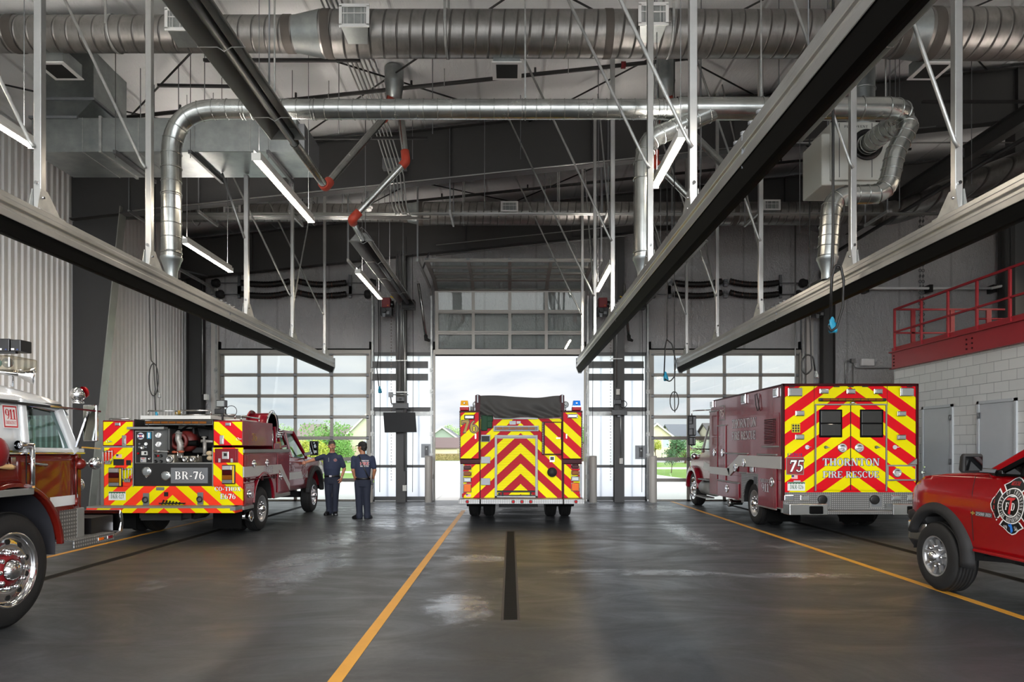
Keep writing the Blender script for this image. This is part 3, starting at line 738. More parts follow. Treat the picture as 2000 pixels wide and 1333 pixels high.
def torsion_springs():
    """shaft, drums and sleeved springs above the two closed doors"""
    for (x0, x1, nm) in ((-8.47, -4.12, 'left'), (4.1, 8.42, 'right')):
        for zz, hh in ((6.36, 'upper'), (6.03, 'lower')):
            t = thing('torsion_spring_assembly', '%s torsion spring shaft above the %s glazed bay door' % (hh, nm), 'door spring', ((x0 + x1) / 2, 19.86, zz))
            w = (x1 - x0) / 2
            off = 0.0 if hh == 'upper' else 0.12
            MB().cyl((-w - 0.25, 0, 0), (w + 0.25, 0, 0), 0.014, n=8).build('shaft', M['hammer'], t)
            for s in (-1, 1):
                MB().lathe((s * (w - off), -0.0, 0), (s, 0, 0), [(0, 0.02), (0, 0.09), (0.03, 0.12), (0.09, 0.13), (0.16, 0.10), (0.2, 0.1), (0.2, 0.0)], 16).build('cable_drum', M['blackm'], t)
                # spring bows upward at both ends
                xs = (0.12, 1.52) if s > 0 else (-1.52, -0.12)
                pts = []; n = 56
                for i in range(n + 1):
                    q = i / n; pts.append((xs[0] + (xs[1] - xs[0]) * q, -0.02, 0.10 * (2 * q - 1) ** 2 * (1 if (q > .5) == (s < 0) else 0.55) - 0.05))
                MB().tube(pts, [0.084 + 0.008 * (i % 3 == 0) for i in range(n + 1)], 12).build('spring', M['spring'], t)
                MB().box(s * 1.62 - 0.035, s * 1.62 + 0.035, 0.02, 0.1, -0.35 if hh == 'upper' else -0.1, 0.25).build('bearing_bracket', M['hammer'], t)
            MB().cyl((-0.04, 0, 0), (0.04, 0, 0), 0.05).box(-0.05, 0.05, -0.03, 0.05, -0.1, 0.1).build('centre_plate', M['hammer'], t)

def sidelites():
    for n, (x0, x1) in enumerate(((-4.04, -2.28), (2.25, 4.0))):
        d = bpy.data.objects.new('window_%d' % (n + 1), None); C.objects.link(d); d.location = ((x0 + x1) / 2, 20.05, 0); tag(d, kind='structure')
        w = (x1 - x0) / 2
        MB().box(-w, w, 0.03, 0.06, 0.06, 4.33).build('pane', M['poly'], d)
        f = MB()
        for za, zb, yy in ((0.02, 0.13, 0), (0.98, 1.06, 0), (2.63, 2.75, 0), (4.26, 4.36, 0)): f.box(-w, w, -0.07, 0.02, za, zb)
        for xx in (-w, w - 0.05): f.box(xx, xx + 0.05, -0.07, 0.02, 0, 4.33)
        f.build('window_frame', M['dsteel'], d)
        f = MB().box(-w, w, -0.03, 0.02, 2.50, 2.63); f.build('window_rail', M['strut'], d)
        f = MB()
        for xx in (-0.55 * w, 0.5 * w): f.box(xx, xx + 0.04, 0.055, 0.075, 0.1, 4.3)
        f.build('outer_rib', M['rib'], d)
        for zc in (3.98, 3.62):
            tag(MB(world=True).box(x0 + 0.02, x1 - 0.12, 19.86, 19.9, zc - 0.08, zc + 0.1).box(x0 + 0.02, x1 - 0.12, 19.78, 19.9, zc - 0.1, zc - 0.08).build('wall_girt', M['dsteel']),
                'dark steel girt %s across the %s translucent wall panel' % ('just under the head' if zc > 3.8 else 'second from the top', ('left', 'right')[n]), 'girt')

def sp():
    g = N('sleeved_spring'); x, y, z = g.xyz()
    r = g.m('FRACT', g.m('MULTIPLY', x, 9.0)); f = g.noise(6, 3)
    c = g.mix(g.m('MULTIPLY', g.m('LESS_THAN', r, 0.12), g.ramp(f, [(0.52, 0.0), (0.6, 1.0)])), lin(0x0e0c0b), lin(0x6a3a26))
    return g.set(c, 0.5)
M['spring'] = sp(); M['rib'] = glassy('outer_rib_plastic', (.72, .76, .82, 1), .05)
# ================================================================== OUTSIDE
def grass_mat():
    g = N('lawn_grass'); f = g.noise(0.35, 6, 0.7); f2 = g.noise(9, 6, 0.8)
    c = g.mix(f, lin(0x5f8a36), lin(0x94a94f)); c = g.mix(g.m('MULTIPLY', f2, 0.45), c, lin(0x3f6a24)); g.bump(f2, 0.8, 0.05)
    return g.set(c, 0.9)
def shingle(name, col):
    g = N(name); x, y, z = g.xyz(); r = g.m('FRACT', g.m('MULTIPLY', z, 6.0))
    c = g.mix(g.m('MULTIPLY', g.m('LESS_THAN', r, 0.2), 0.35), lin(col), lin(0x2c2a2a)); c = g.mix(g.m('MULTIPLY', g.noise(5, 4, 0.8), 0.35), c, lin(0x3a3838)); return g.set(c, 0.85)
def siding(name, col):
    g = N(name); x, y, z = g.xyz(); r = g.m('FRACT', g.m('MULTIPLY', z, 5.0))
    return g.set(g.mix(g.m('MULTIPLY', g.m('LESS_THAN', r, 0.12), 0.3), lin(col), lin(0x55554a)), 0.7)
def leafm(name, a, b):
    g = N(name); f = g.noise(1.2, 4, 0.7); g.set(g.mix(f, lin(a), lin(b)), 0.8)
    g.bsdf.inputs['Subsurface Weight'].default_value = 0.0
    return g.mat

def house(label, px0, px1, Y, zw, zr, wall, roof, gable='side', depth=9, base=0.0, win=(), porch=None, chim=False, stone=None, over=0.5):
    x0, x1 = (px0 - VX) * Y / FPX, (px1 - VX) * Y / FPX
    t = thing('house', label, 'house', ((x0 + x1) / 2, Y, base)); w = (x1 - x0) / 2
    b = MB().box(-w, w, 0, depth, 0, zw)
    if gable == 'front': b.prism([(-w, zw), (w, zw), (0, zr - 0.15)], 'xz', 0, depth)
    else: b.prism([(0, zw), (depth, zw), (depth / 2, zr - 0.15)], 'yz', -w, w)
    b.build('wall', wall, t)
    r = MB()
    if gable == 'front':
        for s in (-1, 1): r.prism([(0, zr), (s * (w + over), zw - over * (zr - zw) / w), (s * (w + over), zw - over * (zr - zw) / w - 0.2), (0, zr - 0.2)], 'xz', -0.5, depth + 0.5)
    else:
        h = depth / 2; k = (zr - zw) / h
        for s in (0, 1):
            a = -over if s == 0 else depth + over
            r.prism([(h, zr), (a, zw - over * k), (a, zw - over * k - 0.2), (h, zr - 0.2)], 'yz', -w - 0.4, w + 0.4)
    r.build('roof', roof, t)
    if gable == 'front':
        f = MB()
        for s in (-1, 1): f.prism([(0, zr + 0.02), (s * (w + over), zw - over * (zr - zw) / w + 0.02), (s * (w + over), zw - over * (zr - zw) / w - 0.25), (0, zr - 0.25)], 'xz', -0.56, -0.5)
        f.build('fascia', M['trimc'], t)
    for (u, z, ww, hh) in win:
        wx = -w + 2 * w * u
        o = MB().box(wx - ww / 2 - 0.12, wx + ww / 2 + 0.12, -0.08, 0, z - 0.12, z + hh + 0.12).build('window', M['trimc'], t)
        MB().box(wx - ww / 2, wx + ww / 2, -0.1, -0.075, z, z + hh).build('pane', M['winglass'], o)
    if chim: MB().box(w * 0.2, w * 0.2 + 0.8, depth * 0.5, depth * 0.5 + 0.8, zw, zr + 0.7).build('chimney', M['brickm'], t)
    return t, w

def tree(label, px, Y, h, r, ma, trunk=0.35, n=900, name='tree', leaf=0.32, ground=0.0, squash=0.85, seed=0, group=None):
    rd = random.Random(seed or int(px * 7)); x = (px - VX) * Y / FPX
    t = thing(name, label, 'tree' if name == 'tree' else 'shrub', (x, Y, ground), group)
    b = MB(); ct = h - r * squash
    br = [(0, 0, ct)]
    b.tube([(0, 0, -0.1), (0.05, 0, ct * 0.5), (0, 0, ct + r * 0.3)], [trunk * 0.5, trunk * 0.4, trunk * 0.15], 8)
    for k in range(7):
        a = k * 0.9; e = (math.cos(a) * r * 0.6, math.sin(a) * r * 0.6, ct + r * squash * (0.1 + 0.09 * k)); b.tube([(0, 0, ct * 0.6), (e[0] * 0.4, e[1] * 0.4, ct * 0.85), e], [trunk * 0.25, trunk * 0.16, trunk * 0.05], 6)
        br.append(e)
    b.build('trunk', M['bark'], t)
    c = MB()
    blobs = [(rd.uniform(-.6, .6) * r, rd.uniform(-.6, .6) * r, ct + rd.uniform(-.55, .65) * r * squash, rd.uniform(.35, .6) * r) for _ in range(13)] + [(0, 0, ct, r * .7)]
    n, leaf = int(n * 2.4), leaf * .62
    for _ in range(n):
        bx, by, bz, rr = rd.choice(blobs); q = Vector((rd.gauss(0, 1), rd.gauss(0, 1), rd.gauss(0, 1))).normalized() * rr * rd.uniform(.55, 1)
        p = Vector((bx, by, bz)) + q; u = Vector((rd.gauss(0, 1), rd.gauss(0, 1), rd.gauss(0, 1))).normalized(); v = u.orthogonal().normalized(); s = leaf * rd.uniform(.6, 1.4)
        c.add([p - u * s, p + v * s * .7, p + u * s, p - v * s * .7], [(0, 1, 2, 3)])
    tag(c.build('foliage', ma, t), kind='stuff')
    return t

def outside():
    M['trimc'] = plain('cream_trim', 0xe5dfc6, 0.6); M['winglass'] = plain('house_window_glass', 0x8fa0ab, 0.15); M['brickm'] = plain('brick_wall', 0x8f5244, 0.85, var=0.2, scale=4)
    M['bark'] = plain('bark', 0x5c4a3c, 0.9); g = grass_mat()
    con = N('pale_apron_concrete'); x, y, z = con.xyz()
    jl = con.m('SUBTRACT', 1.0, con.m('MULTIPLY', con.m('ABSOLUTE', con.m('SUBTRACT', con.m('FRACT', con.m('DIVIDE', y, 4.5)), 0.5)), 80.0), True)
    jx = con.m('SUBTRACT', 1.0, con.m('MULTIPLY', con.m('ABSOLUTE', con.m('SUBTRACT', con.m('FRACT', con.m('DIVIDE', x, 4.5)), 0.5)), 80.0), True)
    con.set(con.mix(con.m('MULTIPLY', con.m('MAXIMUM', jl, jx), 0.4), con.mix(con.noise(0.5, 5), lin(0xcfcdc7), lin(0xdad8d2)), lin(0x8c8a86)), 0.7)
    asp = plain('street_asphalt', 0x9a9895, 0.85, var=0.1)
    def sl(name, x0, x1, y0, y1, z, m, d=0.12): struct(name, MB().box(x0, x1, y0, y1, z - d, z), m)
    sl('ground_outside', -400, 400, 20.3, 900, -0.05, g, 0.5)
    sl('apron', -14, 17, 20.26, 33.5, -0.005, con.mat)
    b = MB().prism([(-7.6, 33.5), (9.0, 33.5), (8.2, 45), (9.0, 76), (-12, 76), (-8, 45)], 'xy', -0.1, -0.004); struct('driveway', b, con.mat)
    sl('ground_behind', -60, 60, -80, YB - 0.31, -0.005, con.mat)
    sl('street', -300, 300, 76, 84, 0.0, asp)
    sl('sidewalk', -200, -7.8, 44, 46, 0.0, con.mat, 0.1); sl('sidewalk', 8.6, 200, 52, 54.5, 0.02, con.mat, 0.1)
    G1, G2, TN1, WH = siding('sage_siding', 0xb5b597), siding('green_siding', 0x7e8c7c), siding('tan_siding', 0xc3b798), siding('beige_siding', 0xb9b29c)
    R4 = shingle('plum_shingle', 0x6a5854)
    R1, R2, R3 = shingle('brown_shingle', 0x83706d), shingle('grey_shingle', 0x6d6f75), shingle('dark_shingle', 0x55504f)
    # seen through the left door
    t, w = house('two storey sage green house with cream gable seen through the left bay door', 683, 790, 95, 3.9, 7.7, G1, R3, 'front', 14, win=((0.33, 0.6, 1.1, 1.9), (0.6, 0.6, 1.1, 1.9)), over=0.6)
    MB().box(-w - 0.05, -w + 1.6, -0.12, 0, 0, 1.85).build('stone_cladding', plain('stone_cladding', 0xb39c8a, 0.9, var=0.35, scale=3), t)
    p = MB().prism([(-w - 2.4, 1.85), (-w, 2.75), (-w, 2.55), (-w - 2.4, 1.68)], 'xz', -1.5, 3).build('porch_roof', M['trimc'], t)
    for xx in (-w - 2.1, -w - 1.3, -w - 0.5): MB().box(xx - 0.08, xx + 0.08, -1.3, -1.14, 0, 1.75).build('porch_post', M['trimc'], t)
    MB().box(-w - 2.2, -w - 0.2, -1.25, -1.18, 0.55, 0.62).box(-w - 2.2, -w - 0.2, -1.25, -1.18, 0.15, 0.2).build('porch_rail', M['trimc'], t)
    house('low tan house with brown roof between the trees beyond the left bay door', 578, 616, 118, 3.6, 5.9, TN1, R1, 'side', 10, win=((0.3, 1, 1.2, 1.2), (0.7, 1, 1.2, 1.2)))
    house('grey house with brown roof beside the sage green house', 648, 676, 125, 4.0, 5.6, WH, R1, 'side', 9, win=((0.5, 2, 1.2, 1.2),))
    house('dark blue grey house under the rooftop left of the sage house', 640, 684, 112, 2.6, 3.9, plain('slate_siding', 0x5f6671, 0.8), R2, 'side', 8)
    # through the open middle door
    t, w = house('sage green gabled house behind the fence left of the engine', 826, 902, 120, 2.9, 5.35, G2, R2, 'front', 14, win=((0.55, 1.35, 0.5, 0.6), (0.62, 1.35, 0.5, 0.6), (0.93, 1.6, 0.3, 0.4)))
    house('small cream house with purple brown roof in front of the sage gabled house', 845, 893, 104, 1.85, 3.25, TN1, R4, 'side', 8, base=0.0, win=((0.5, 0.1, 0.4, 0.5),))
    # through the right door
    house('tan gabled house seen through the right bay door above the brown fence', 1246, 1318, 105, 3.2, 5.4, TN1, R2, 'front', 12, win=((0.75, 1.7, 0.9, 1.2),))
    house('beige house with blue grey roof and solar panels seen beside the ambulance cab', 1318, 1366, 118, 3.4, 5.9, WH, R2, 'side', 12, win=((0.25, 1.6, 1.3, 1.6), (0.75, 1.6, 1.0, 1.2)))
    house('grey roofed house partly hidden behind the ambulance mirror', 1396, 1420, 112, 3.3, 5.9, WH, R3, 'side', 12, win=((0.3, 1.6, 1.1, 1.4),))
    house('distant low house roof seen behind the trees at the left bay door', 470, 545, 175, 3.0, 5.0, TN1, R3, 'side', 10)
    b = MB().box(21.5, 26.2, 84.6, 84.8, 0, 1.75); f = thing('fence', 'dark red brown privacy fence with brick post on the lawn beyond the right bay door', 'fence', (0, 0, 0)); b.build('board_panel', plain('fence_brown', 0x7a4036, 0.8, var=0.1), f)
    MB().box(20.1, 21.5, 84.4, 85.0, 0, 0.1).box(25.9, 26.7, 84.3, 85.1, 0, 1.95).build('brick_post', M['brickm'], f)
    f = thing('fence', 'low dark brown fence behind the hedge beyond the middle bay', 'fence', (-10.5, 99, 0)); MB().box(-4.5, 5.0, 0, 0.15, 0, 0.75).build('board_panel', plain('fence_dark', 0x543331, 0.8), f)
    h = MB(); rd = random.Random(3)
    for _ in range(3600):
        p = Vector((rd.uniform(-14, -6), rd.uniform(88, 90), rd.uniform(0.0, 0.75))); u = Vector((rd.gauss(0, 1), rd.gauss(0, 1), rd.gauss(0, 1))).normalized(); v = u.orthogonal(); s = 0.09
        h.add([p - u * s, p + v * s * .7, p + u * s, p - v * s * .7], [(0, 1, 2, 3)])
    h.box(-14, -6, 88.2, 89.8, 0, 0.6)
    tag(h.build('hedge', leafm('hedge_leaves', 0x8a7a4a, 0x6f6a42)), 'low olive brown hedge along the street seen through the open middle bay', 'hedge', kind='stuff')
    L1, L2, L3, L4 = leafm('leaf_green', 0x4f7d33, 0x76a04a), leafm('leaf_yellow', 0x8c9a2c, 0xb5b648), leafm('leaf_dark', 0x2f5030, 0x54794a), leafm('leaf_pale', 0x7c9a66, 0xa1b685)
    tree('green tree rising above the rooftops behind the brush truck cab', 645, 84, 4.4, 3.1, L1, n=1500, leaf=.2)
    tree('yellow green shrub tree beside the brush truck mirror', 612, 60, 2.6, 1.9, L2, n=1400, leaf=.13)
    tree('yellow green shrub tree right of the standing man in the left bay', 668, 74, 2.2, 1.3, L1, n=700, leaf=.13)
    tree('pale green distant tree left above the hose reel', 567, 138, 5.9, 2.6, L4, n=900, leaf=.25)
    tree('pale distant tree over the low tan house roof', 606, 165, 4.6, 3.2, L4, n=800, leaf=.25)
    tree('yellow leaved tree behind the brush truck cab window', 585, 66, 2.3, 1.6, L2, n=900, leaf=.14)
    tree('green tree rising behind the sage gabled house', 884, 144, 6.9, 3.4, L4, n=1400, leaf=.28)
    tree('small street tree beside the right jamb of the middle door', 1137, 80, 4.4, 1.5, L1, n=600, leaf=.16)
    tree('slim young tree with staked trunk on the lawn at the right bay door', 1279, 62, 2.55, 0.75, L2, trunk=.12, n=420, leaf=.1)
    tree('round dark green bush beyond the fence at the right bay door', 1321, 78, 2.7, 1.6, L3, n=900, leaf=.16)
    tree('pale blossoming tree beside the ambulance cab', 1362, 70, 2.5, 1.3, L4, n=600, leaf=.12)
    tree('small conical evergreen on the lawn at the right bay door', 1311, 44, 1.55, 0.42, L3, trunk=.06, n=420, leaf=.06, squash=1.4)
    tree('low leafy plant by the sidewalk behind the bay door glass', 1339, 72, 1.5, 0.8, L1, n=300, leaf=.12)
    rk = MB()
    for k in range(9): rk.ball((27.5 + k * 0.55, 80 + (k % 3) * .5, 0.15), 0.4, 8, (1, 1, .6))
    tag(rk.build('boulders', plain('landscape_rock', 0xa9a096, 0.9)), 'row of pale landscape rocks on the lawn past the brown fence', 'rocks', kind='stuff')
    b = MB()
    for k, x in enumerate((20.0,)): b.cyl((x, 62, 0), (x, 62, 1.5), 0.04)
# ================================================================== OVERHEAD SERVICES
RAILX = (-4.60, 1.78, 4.36)
RNAME = ('left', 'centre', 'right')
RWHERE = ('beside the brush truck', 'right of the engine', 'beside the ambulance')
POSTY = (6.67, 8.70, 11.9, 14.4, 16.9)
def seams(m, pts, r, step):
    """raised joint rings along a pipe"""
    d = 0.0; nxt = step * 0.5
    for a, b in zip(pts[:-1], pts[1:]):
        L = (b - a).length
        while nxt < d + L and L > 1e-6:
            c = a + (b - a) * ((nxt - d) / L); m.torus(c, b - a, r + 0.002, 0.007, 20, 6); nxt += step
        d += L

def register_grille(lab, x, y, z, w=0.36, h=0.27, d=0.35, m=None, tilt=0.25, drop=0.0):
    t = thing('air_register', lab, 'air vent', (x, y, z), 'duct registers')
    b = MB()
    b.loft([[(-w * .36, 0.06, -h * .5 - drop), (w * .36, 0.06, -h * .5 - drop), (w * .36, 0.06, h * .3), (-w * .36, 0.06, h * .3)],
            [(-w * .5, -d, -h * .5), (w * .5, -d, -h * .5), (w * .5, -d, h * .5), (-w * .5, -d, h * .5)]], smooth=False)
    b.build('register_box', M['galv'], t)
    f = MB(); y0, y1 = -d - 0.02, -d
    for a in ((-w * .56, w * .56, h * .42, h * .58), (-w * .56, w * .56, -h * .58, -h * .42), (-w * .56, -w * .44, -h * .5, h * .5), (w * .44, w * .56, -h * .5, h * .5)): f.box(a[0], a[1], y0, y1, a[2], a[3])
    f.build('frame', M['white'], t, bev=0.004)
    MB().box(-w * .44, w * .44, -d + 0.03, -d + 0.04, -h * .42, h * .42).build('opening', M['dark'], t)
    s = MB()
    for k in (0, 1, 3, 5, 6): s.box(-w * .4 + k * w * .13, -w * .4 + k * w * .13 + 0.006, -d - 0.01, -d + 0.03, -h * .42, h * .42)
    s.box(-w * .44, w * .44, -d - 0.012, -d + 0.02, h * .1, h * .14)
    s.build('louver', M['white'], t)
    return t

def big_ducts():
    # near round spiral duct running across the hall
    yc, zc = 10.0, 7.62
    t = thing('spiral_duct', 'large spiral galvanised duct crossing the whole hall nearest under the ceiling', 'duct', (0, yc, zc))
    segs = [(-11, -3.15, 0.245, 'duct2'), (-2.75, 5.75, 0.315, 'duct'), (6.0, 14.9, 0.345, 'duct')]
    for a, b, r, m in segs:
        a = max(a, -9.4); MB().cyl((a, 0, 0.0), (b, 0, 0.0), r, n=40, caps=False).build('duct_section', M[m], t)
    MB().lathe((-3.15, 0, 0), (1, 0, 0), [(0, 0.247), (0.04, 0.25), (0.4, 0.318)], 40).cut().lathe((5.75, 0, 0), (1, 0, 0), [(0, 0.318), (0.25, 0.348)], 40).build('reducer', M['galv'], t)
    b = MB()
    for x, r, w in ((-3.3, 0.248, 0.12), (-2.72, 0.319, 0.12), (-7.3, 0.249, 0.12), (1.36, 0.319, 0.11), (5.62, 0.319, 0.1), (6.05, 0.349, 0.14)): b.cut().lathe((x, 0, 0), (1, 0, 0), [(0, r), (0.01, r + 0.004), (w, r + 0.004), (w + 0.01, r)], 36)
    b.build('sealed_joint', M['duct_seal'], t)
    b = MB()
    for x, r in ((-5.8, 0.25), (-0.95, 0.32), (2.3, 0.32), (7.6, 0.35), (10.4, 0.35), (-8.6, .25)):
        b.cut().lathe((x, 0, 0), (1, 0, 0), [(0, r + 0.002), (0.0, r + 0.006), (0.04, r + 0.006), (0.04, r + 0.002)], 36)
        b.box(x, x + 0.035, -r - 0.008, -r - 0.003, 0, roof_z(x) - zc - 0.08).box(x, x + 0.035, r + 0.003, r + 0.008, 0, roof_z(x) - zc - 0.08)
    b.build('hanger_strap', M['strut'], t)
    for lab, px, py in (('white framed air register on the near duct above the near tube heater', 352, 38), ('white framed air register on the near duct left of the hall centre', 692, 31), ('white framed air register on the near duct right of the hall centre', 1276, 28)):
        p = W(px, py, 9.55); register_grille(lab, p.x, 9.72, p.z, 0.38, 0.28, 0.17, drop=0.12)
    for lab, px in (('boxed air tap seen from below on the near duct by the left post', 105), ('boxed air tap seen from below at the middle of the near duct', 990), ('boxed air tap seen from below on the near duct by the right post', 1828)):
        x = (px - VX) * 10.15 / FPX; t2 = thing('duct_tap', lab, 'air vent', (x, 10.15, 7.3), 'downward duct taps')
        MB().box(-0.2, 0.2, -0.1, 0.35, -0.06, 0.15).build('tap_box', M['galv'], t2); MB().box(-0.22, 0.22, -0.12, 0.37, -0.075, -0.06).build('frame', M['white'], t2)
        MB().box(-0.16, 0.16, -0.06, 0.31, -0.078, -0.07).build('opening', M['dark'], t2)
    # far round duct
    yc, zc = 17.3, 7.5
    t = thing('spiral_duct', 'far spiral galvanised duct before the door wall, bending towards the camera at its right end', 'duct', (0, yc, zc))
    MB().cyl((-9.2, 0, 0.02), (-2.6, 0, 0.02), 0.225, n=32, caps=False).build('duct_section', M['duct2'], t)
    MB().cyl((-2.3, 0, 0.0), (9.0, 0, 0.0), 0.285, n=36, caps=False).build('duct_section', M['duct'], t)
    pts = [Vector((9.0, 0, 0)), Vector((9.7, 0, 0)), Vector((11.0, -3.4, 0.05)), Vector((11.9, -6.2, 0.1))]
    MB().tube(fillet(pts, 0.8, 8), 0.29, 32, caps=False).build('duct_section', M['duct2'], t)
    MB().lathe((-2.6, 0, 0.01), (1, 0, 0), [(0, 0.227), (0.3, 0.287)], 32).cut().cyl((-9.3, 0, 0.02), (-9.2, 0, 0.02), 0.228, n=32).build('reducer', M['galv'], t)
    b = MB()
    for x, r in ((-2.72, 0.229), (-2.33, 0.289), (2.25, 0.289), (5.6, 0.289), (9.2, 0.289)): b.cut().lathe((x, 0, 0.01 if r < .25 else 0), (1, 0, 0), [(0, r), (0.01, r + 0.004), (0.11, r + 0.004), (0.12, r)], 32)
    b.build('sealed_joint', M['duct_seal'], t)
    b = MB()
    for x in (-8, -5, -1.2, 1.2, 4.6, 8.3):
        b.cut().box(x, x + 0.03, -0.30, -0.294, 0, roof_z(x) - zc - 0.1).box(x, x + 0.03, 0.294, 0.30, 0, roof_z(x) - zc - 0.1).lathe((x, 0, 0), (1, 0, 0), [(0, 0.29), (0, 0.295), (0.03, 0.295), (0.03, 0.29)], 32)
    b.build('hanger_strap', M['strut'], t)
    for lab, px, py in (('white framed air register at the left of the far duct', 453, 408), ('white framed air register at the middle of the far duct', 995, 403), ('white framed air register at the right of the far duct', 1508, 400)):
        p = W(px, py, 16.8); register_grille(lab, p.x, 16.98, p.z, 0.38, 0.22, 0.16)

def exhaust_rails():
    for i, (X, zt) in enumerate(zip(RAILX, (2.30, 2.30, 2.30))):
        yend = 17.5
        t = thing('exhaust_rail', 'long aluminium exhaust extraction rail with black lip hanging %s, %s of three' % (RWHERE[i], RNAME[i]), 'exhaust rail', (X, yend, EYE + 1.95), 'exhaust extraction rails')
        h = 0.35; L = yend - 0.4
        prof = [(-0.085, 0.35), (-0.085, 0.30), (-0.095, 0.295), (-0.095, 0.25), (-0.075, 0.235), (-0.075, 0.20), (-0.10, 0.185), (-0.10, 0.12), (0.10, 0.12), (0.10, 0.185), (0.075, 0.20), (0.075, 0.235), (0.095, 0.25), (0.095, 0.295), (0.085, 0.30), (0.085, 0.35)]
        MB().prism(prof, 'xz', -L, 0).build('rail_profile', M['alu'], t, bev=0.004, seg=1)
        lip = [(-0.095, 0.12), (-0.085, 0.118), (-0.045, 0.0), (-0.012, -0.005), (0.012, -0.005), (0.045, 0.0), (0.085, 0.118), (0.095, 0.12)]
        MB().prism(lip, 'xz', -L, -0.04).build('sealing_lip', M['rubber'], t)
        MB().prism([(-0.10, 0.36), (-0.10, 0.12), (-0.04, -0.03), (0.04, -0.03), (0.10, 0.12), (0.10, 0.36)], 'xz', -0.03, 0.02).build('end_cap', M['hammer'], t)
        b = MB()
        for yj in (11.0, 5.0):
            b.cut().box(-0.088, 0.088, yj - yend - 0.004, yj - yend + 0.004, 0.1, 0.353)
            for k in range(4): b.cut(); b.cyl((0.06 if i == 0 else -0.06, yj - yend - 0.3 + k * 0.16, 0.35), (0.06 if i == 0 else -0.06, yj - yend - 0.3 + k * 0.16, 0.375), 0.03, n=8)
        b.build('splice_bolts', M['hammer'], t)
        # hangers: vertical square posts up to the roof with a slanting brace
        for j, y in enumerate(POSTY):
            zb = EYE + 2.30; zr = roof_z(X) - 0.14 if (i, j) != (0, 2) else 6.31; s = 0.075 if j < 3 else 0.065
            t = thing('rail_hanger', 'square aluminium post hanging the %s exhaust rail, %s from the camera' % (RNAME[i], ('nearest', 'second', 'third', 'fourth', 'farthest')[j]), 'hanger post', (X, y, zb), 'exhaust rail hanger posts')
            MB(world=True).box(X - s / 2, X + s / 2, y - s / 2, y + s / 2, zb + 0.02, zr).build('post', M['alu'], t, bev=0.006)
            MB(world=True).prism([(y - 0.10, zb), (y + 0.26, zb), (y + 0.05, zb + 0.22), (y - 0.05, zb + 0.22)], 'yz', X + s / 2, X + s / 2 + 0.008).prism([(y - 0.10, zb), (y + 0.26, zb), (y + 0.05, zb + 0.22), (y - 0.05, zb + 0.22)], 'yz', X - s / 2 - 0.008, X - s / 2).box(X - 0.08, X + 0.08, y - 0.11, y + 0.26, zb, zb + 0.012).build('foot_bracket', M['strut'], t)
            MB(world=True).cyl((X - 0.06, y - 0.02, zb + 0.14), (X + 0.06, y - 0.02, zb + 0.14), 0.013, n=8).cyl((X, y - 0.06, zb + 0.28), (X, y - s / 2, zb + 0.28), 0.018, n=8).build('bolt', M['chrome'], t)
            zj = zb + (0.62, 1.25, 1.3, 0.9, 1.0)[j]; kx = (zr - zj) / (2.15 if X < 4 else 2.9)
            if (i, j) == (0, 2): zr_ = 6.32; b = MB(world=True).tube([(X - .02, y - s / 2 - .02, 5.2), (X - .4, y - s / 2 - .02, 6.32)], .019, 8); b.build('brace', M['strut'], t); continue
            b = MB(world=True); b.tube([(X - 0.02, y - s / 2 - 0.02, zj), (X - 0.06, y - s / 2 - 0.02, zj + 0.06), (X - kx, y - s / 2 - 0.02, roof_z(X - kx) - 0.12)], 0.019, 8)
            if j in (2, 3): b.tube([(X + 0.0, y + s / 2, zj - 0.1), (X, y + 0.1, zj - 0.05), (X, y + (zr - zj) / 1.8, zr)], 0.016, 8)
            b.build('brace', M['strut'], t)

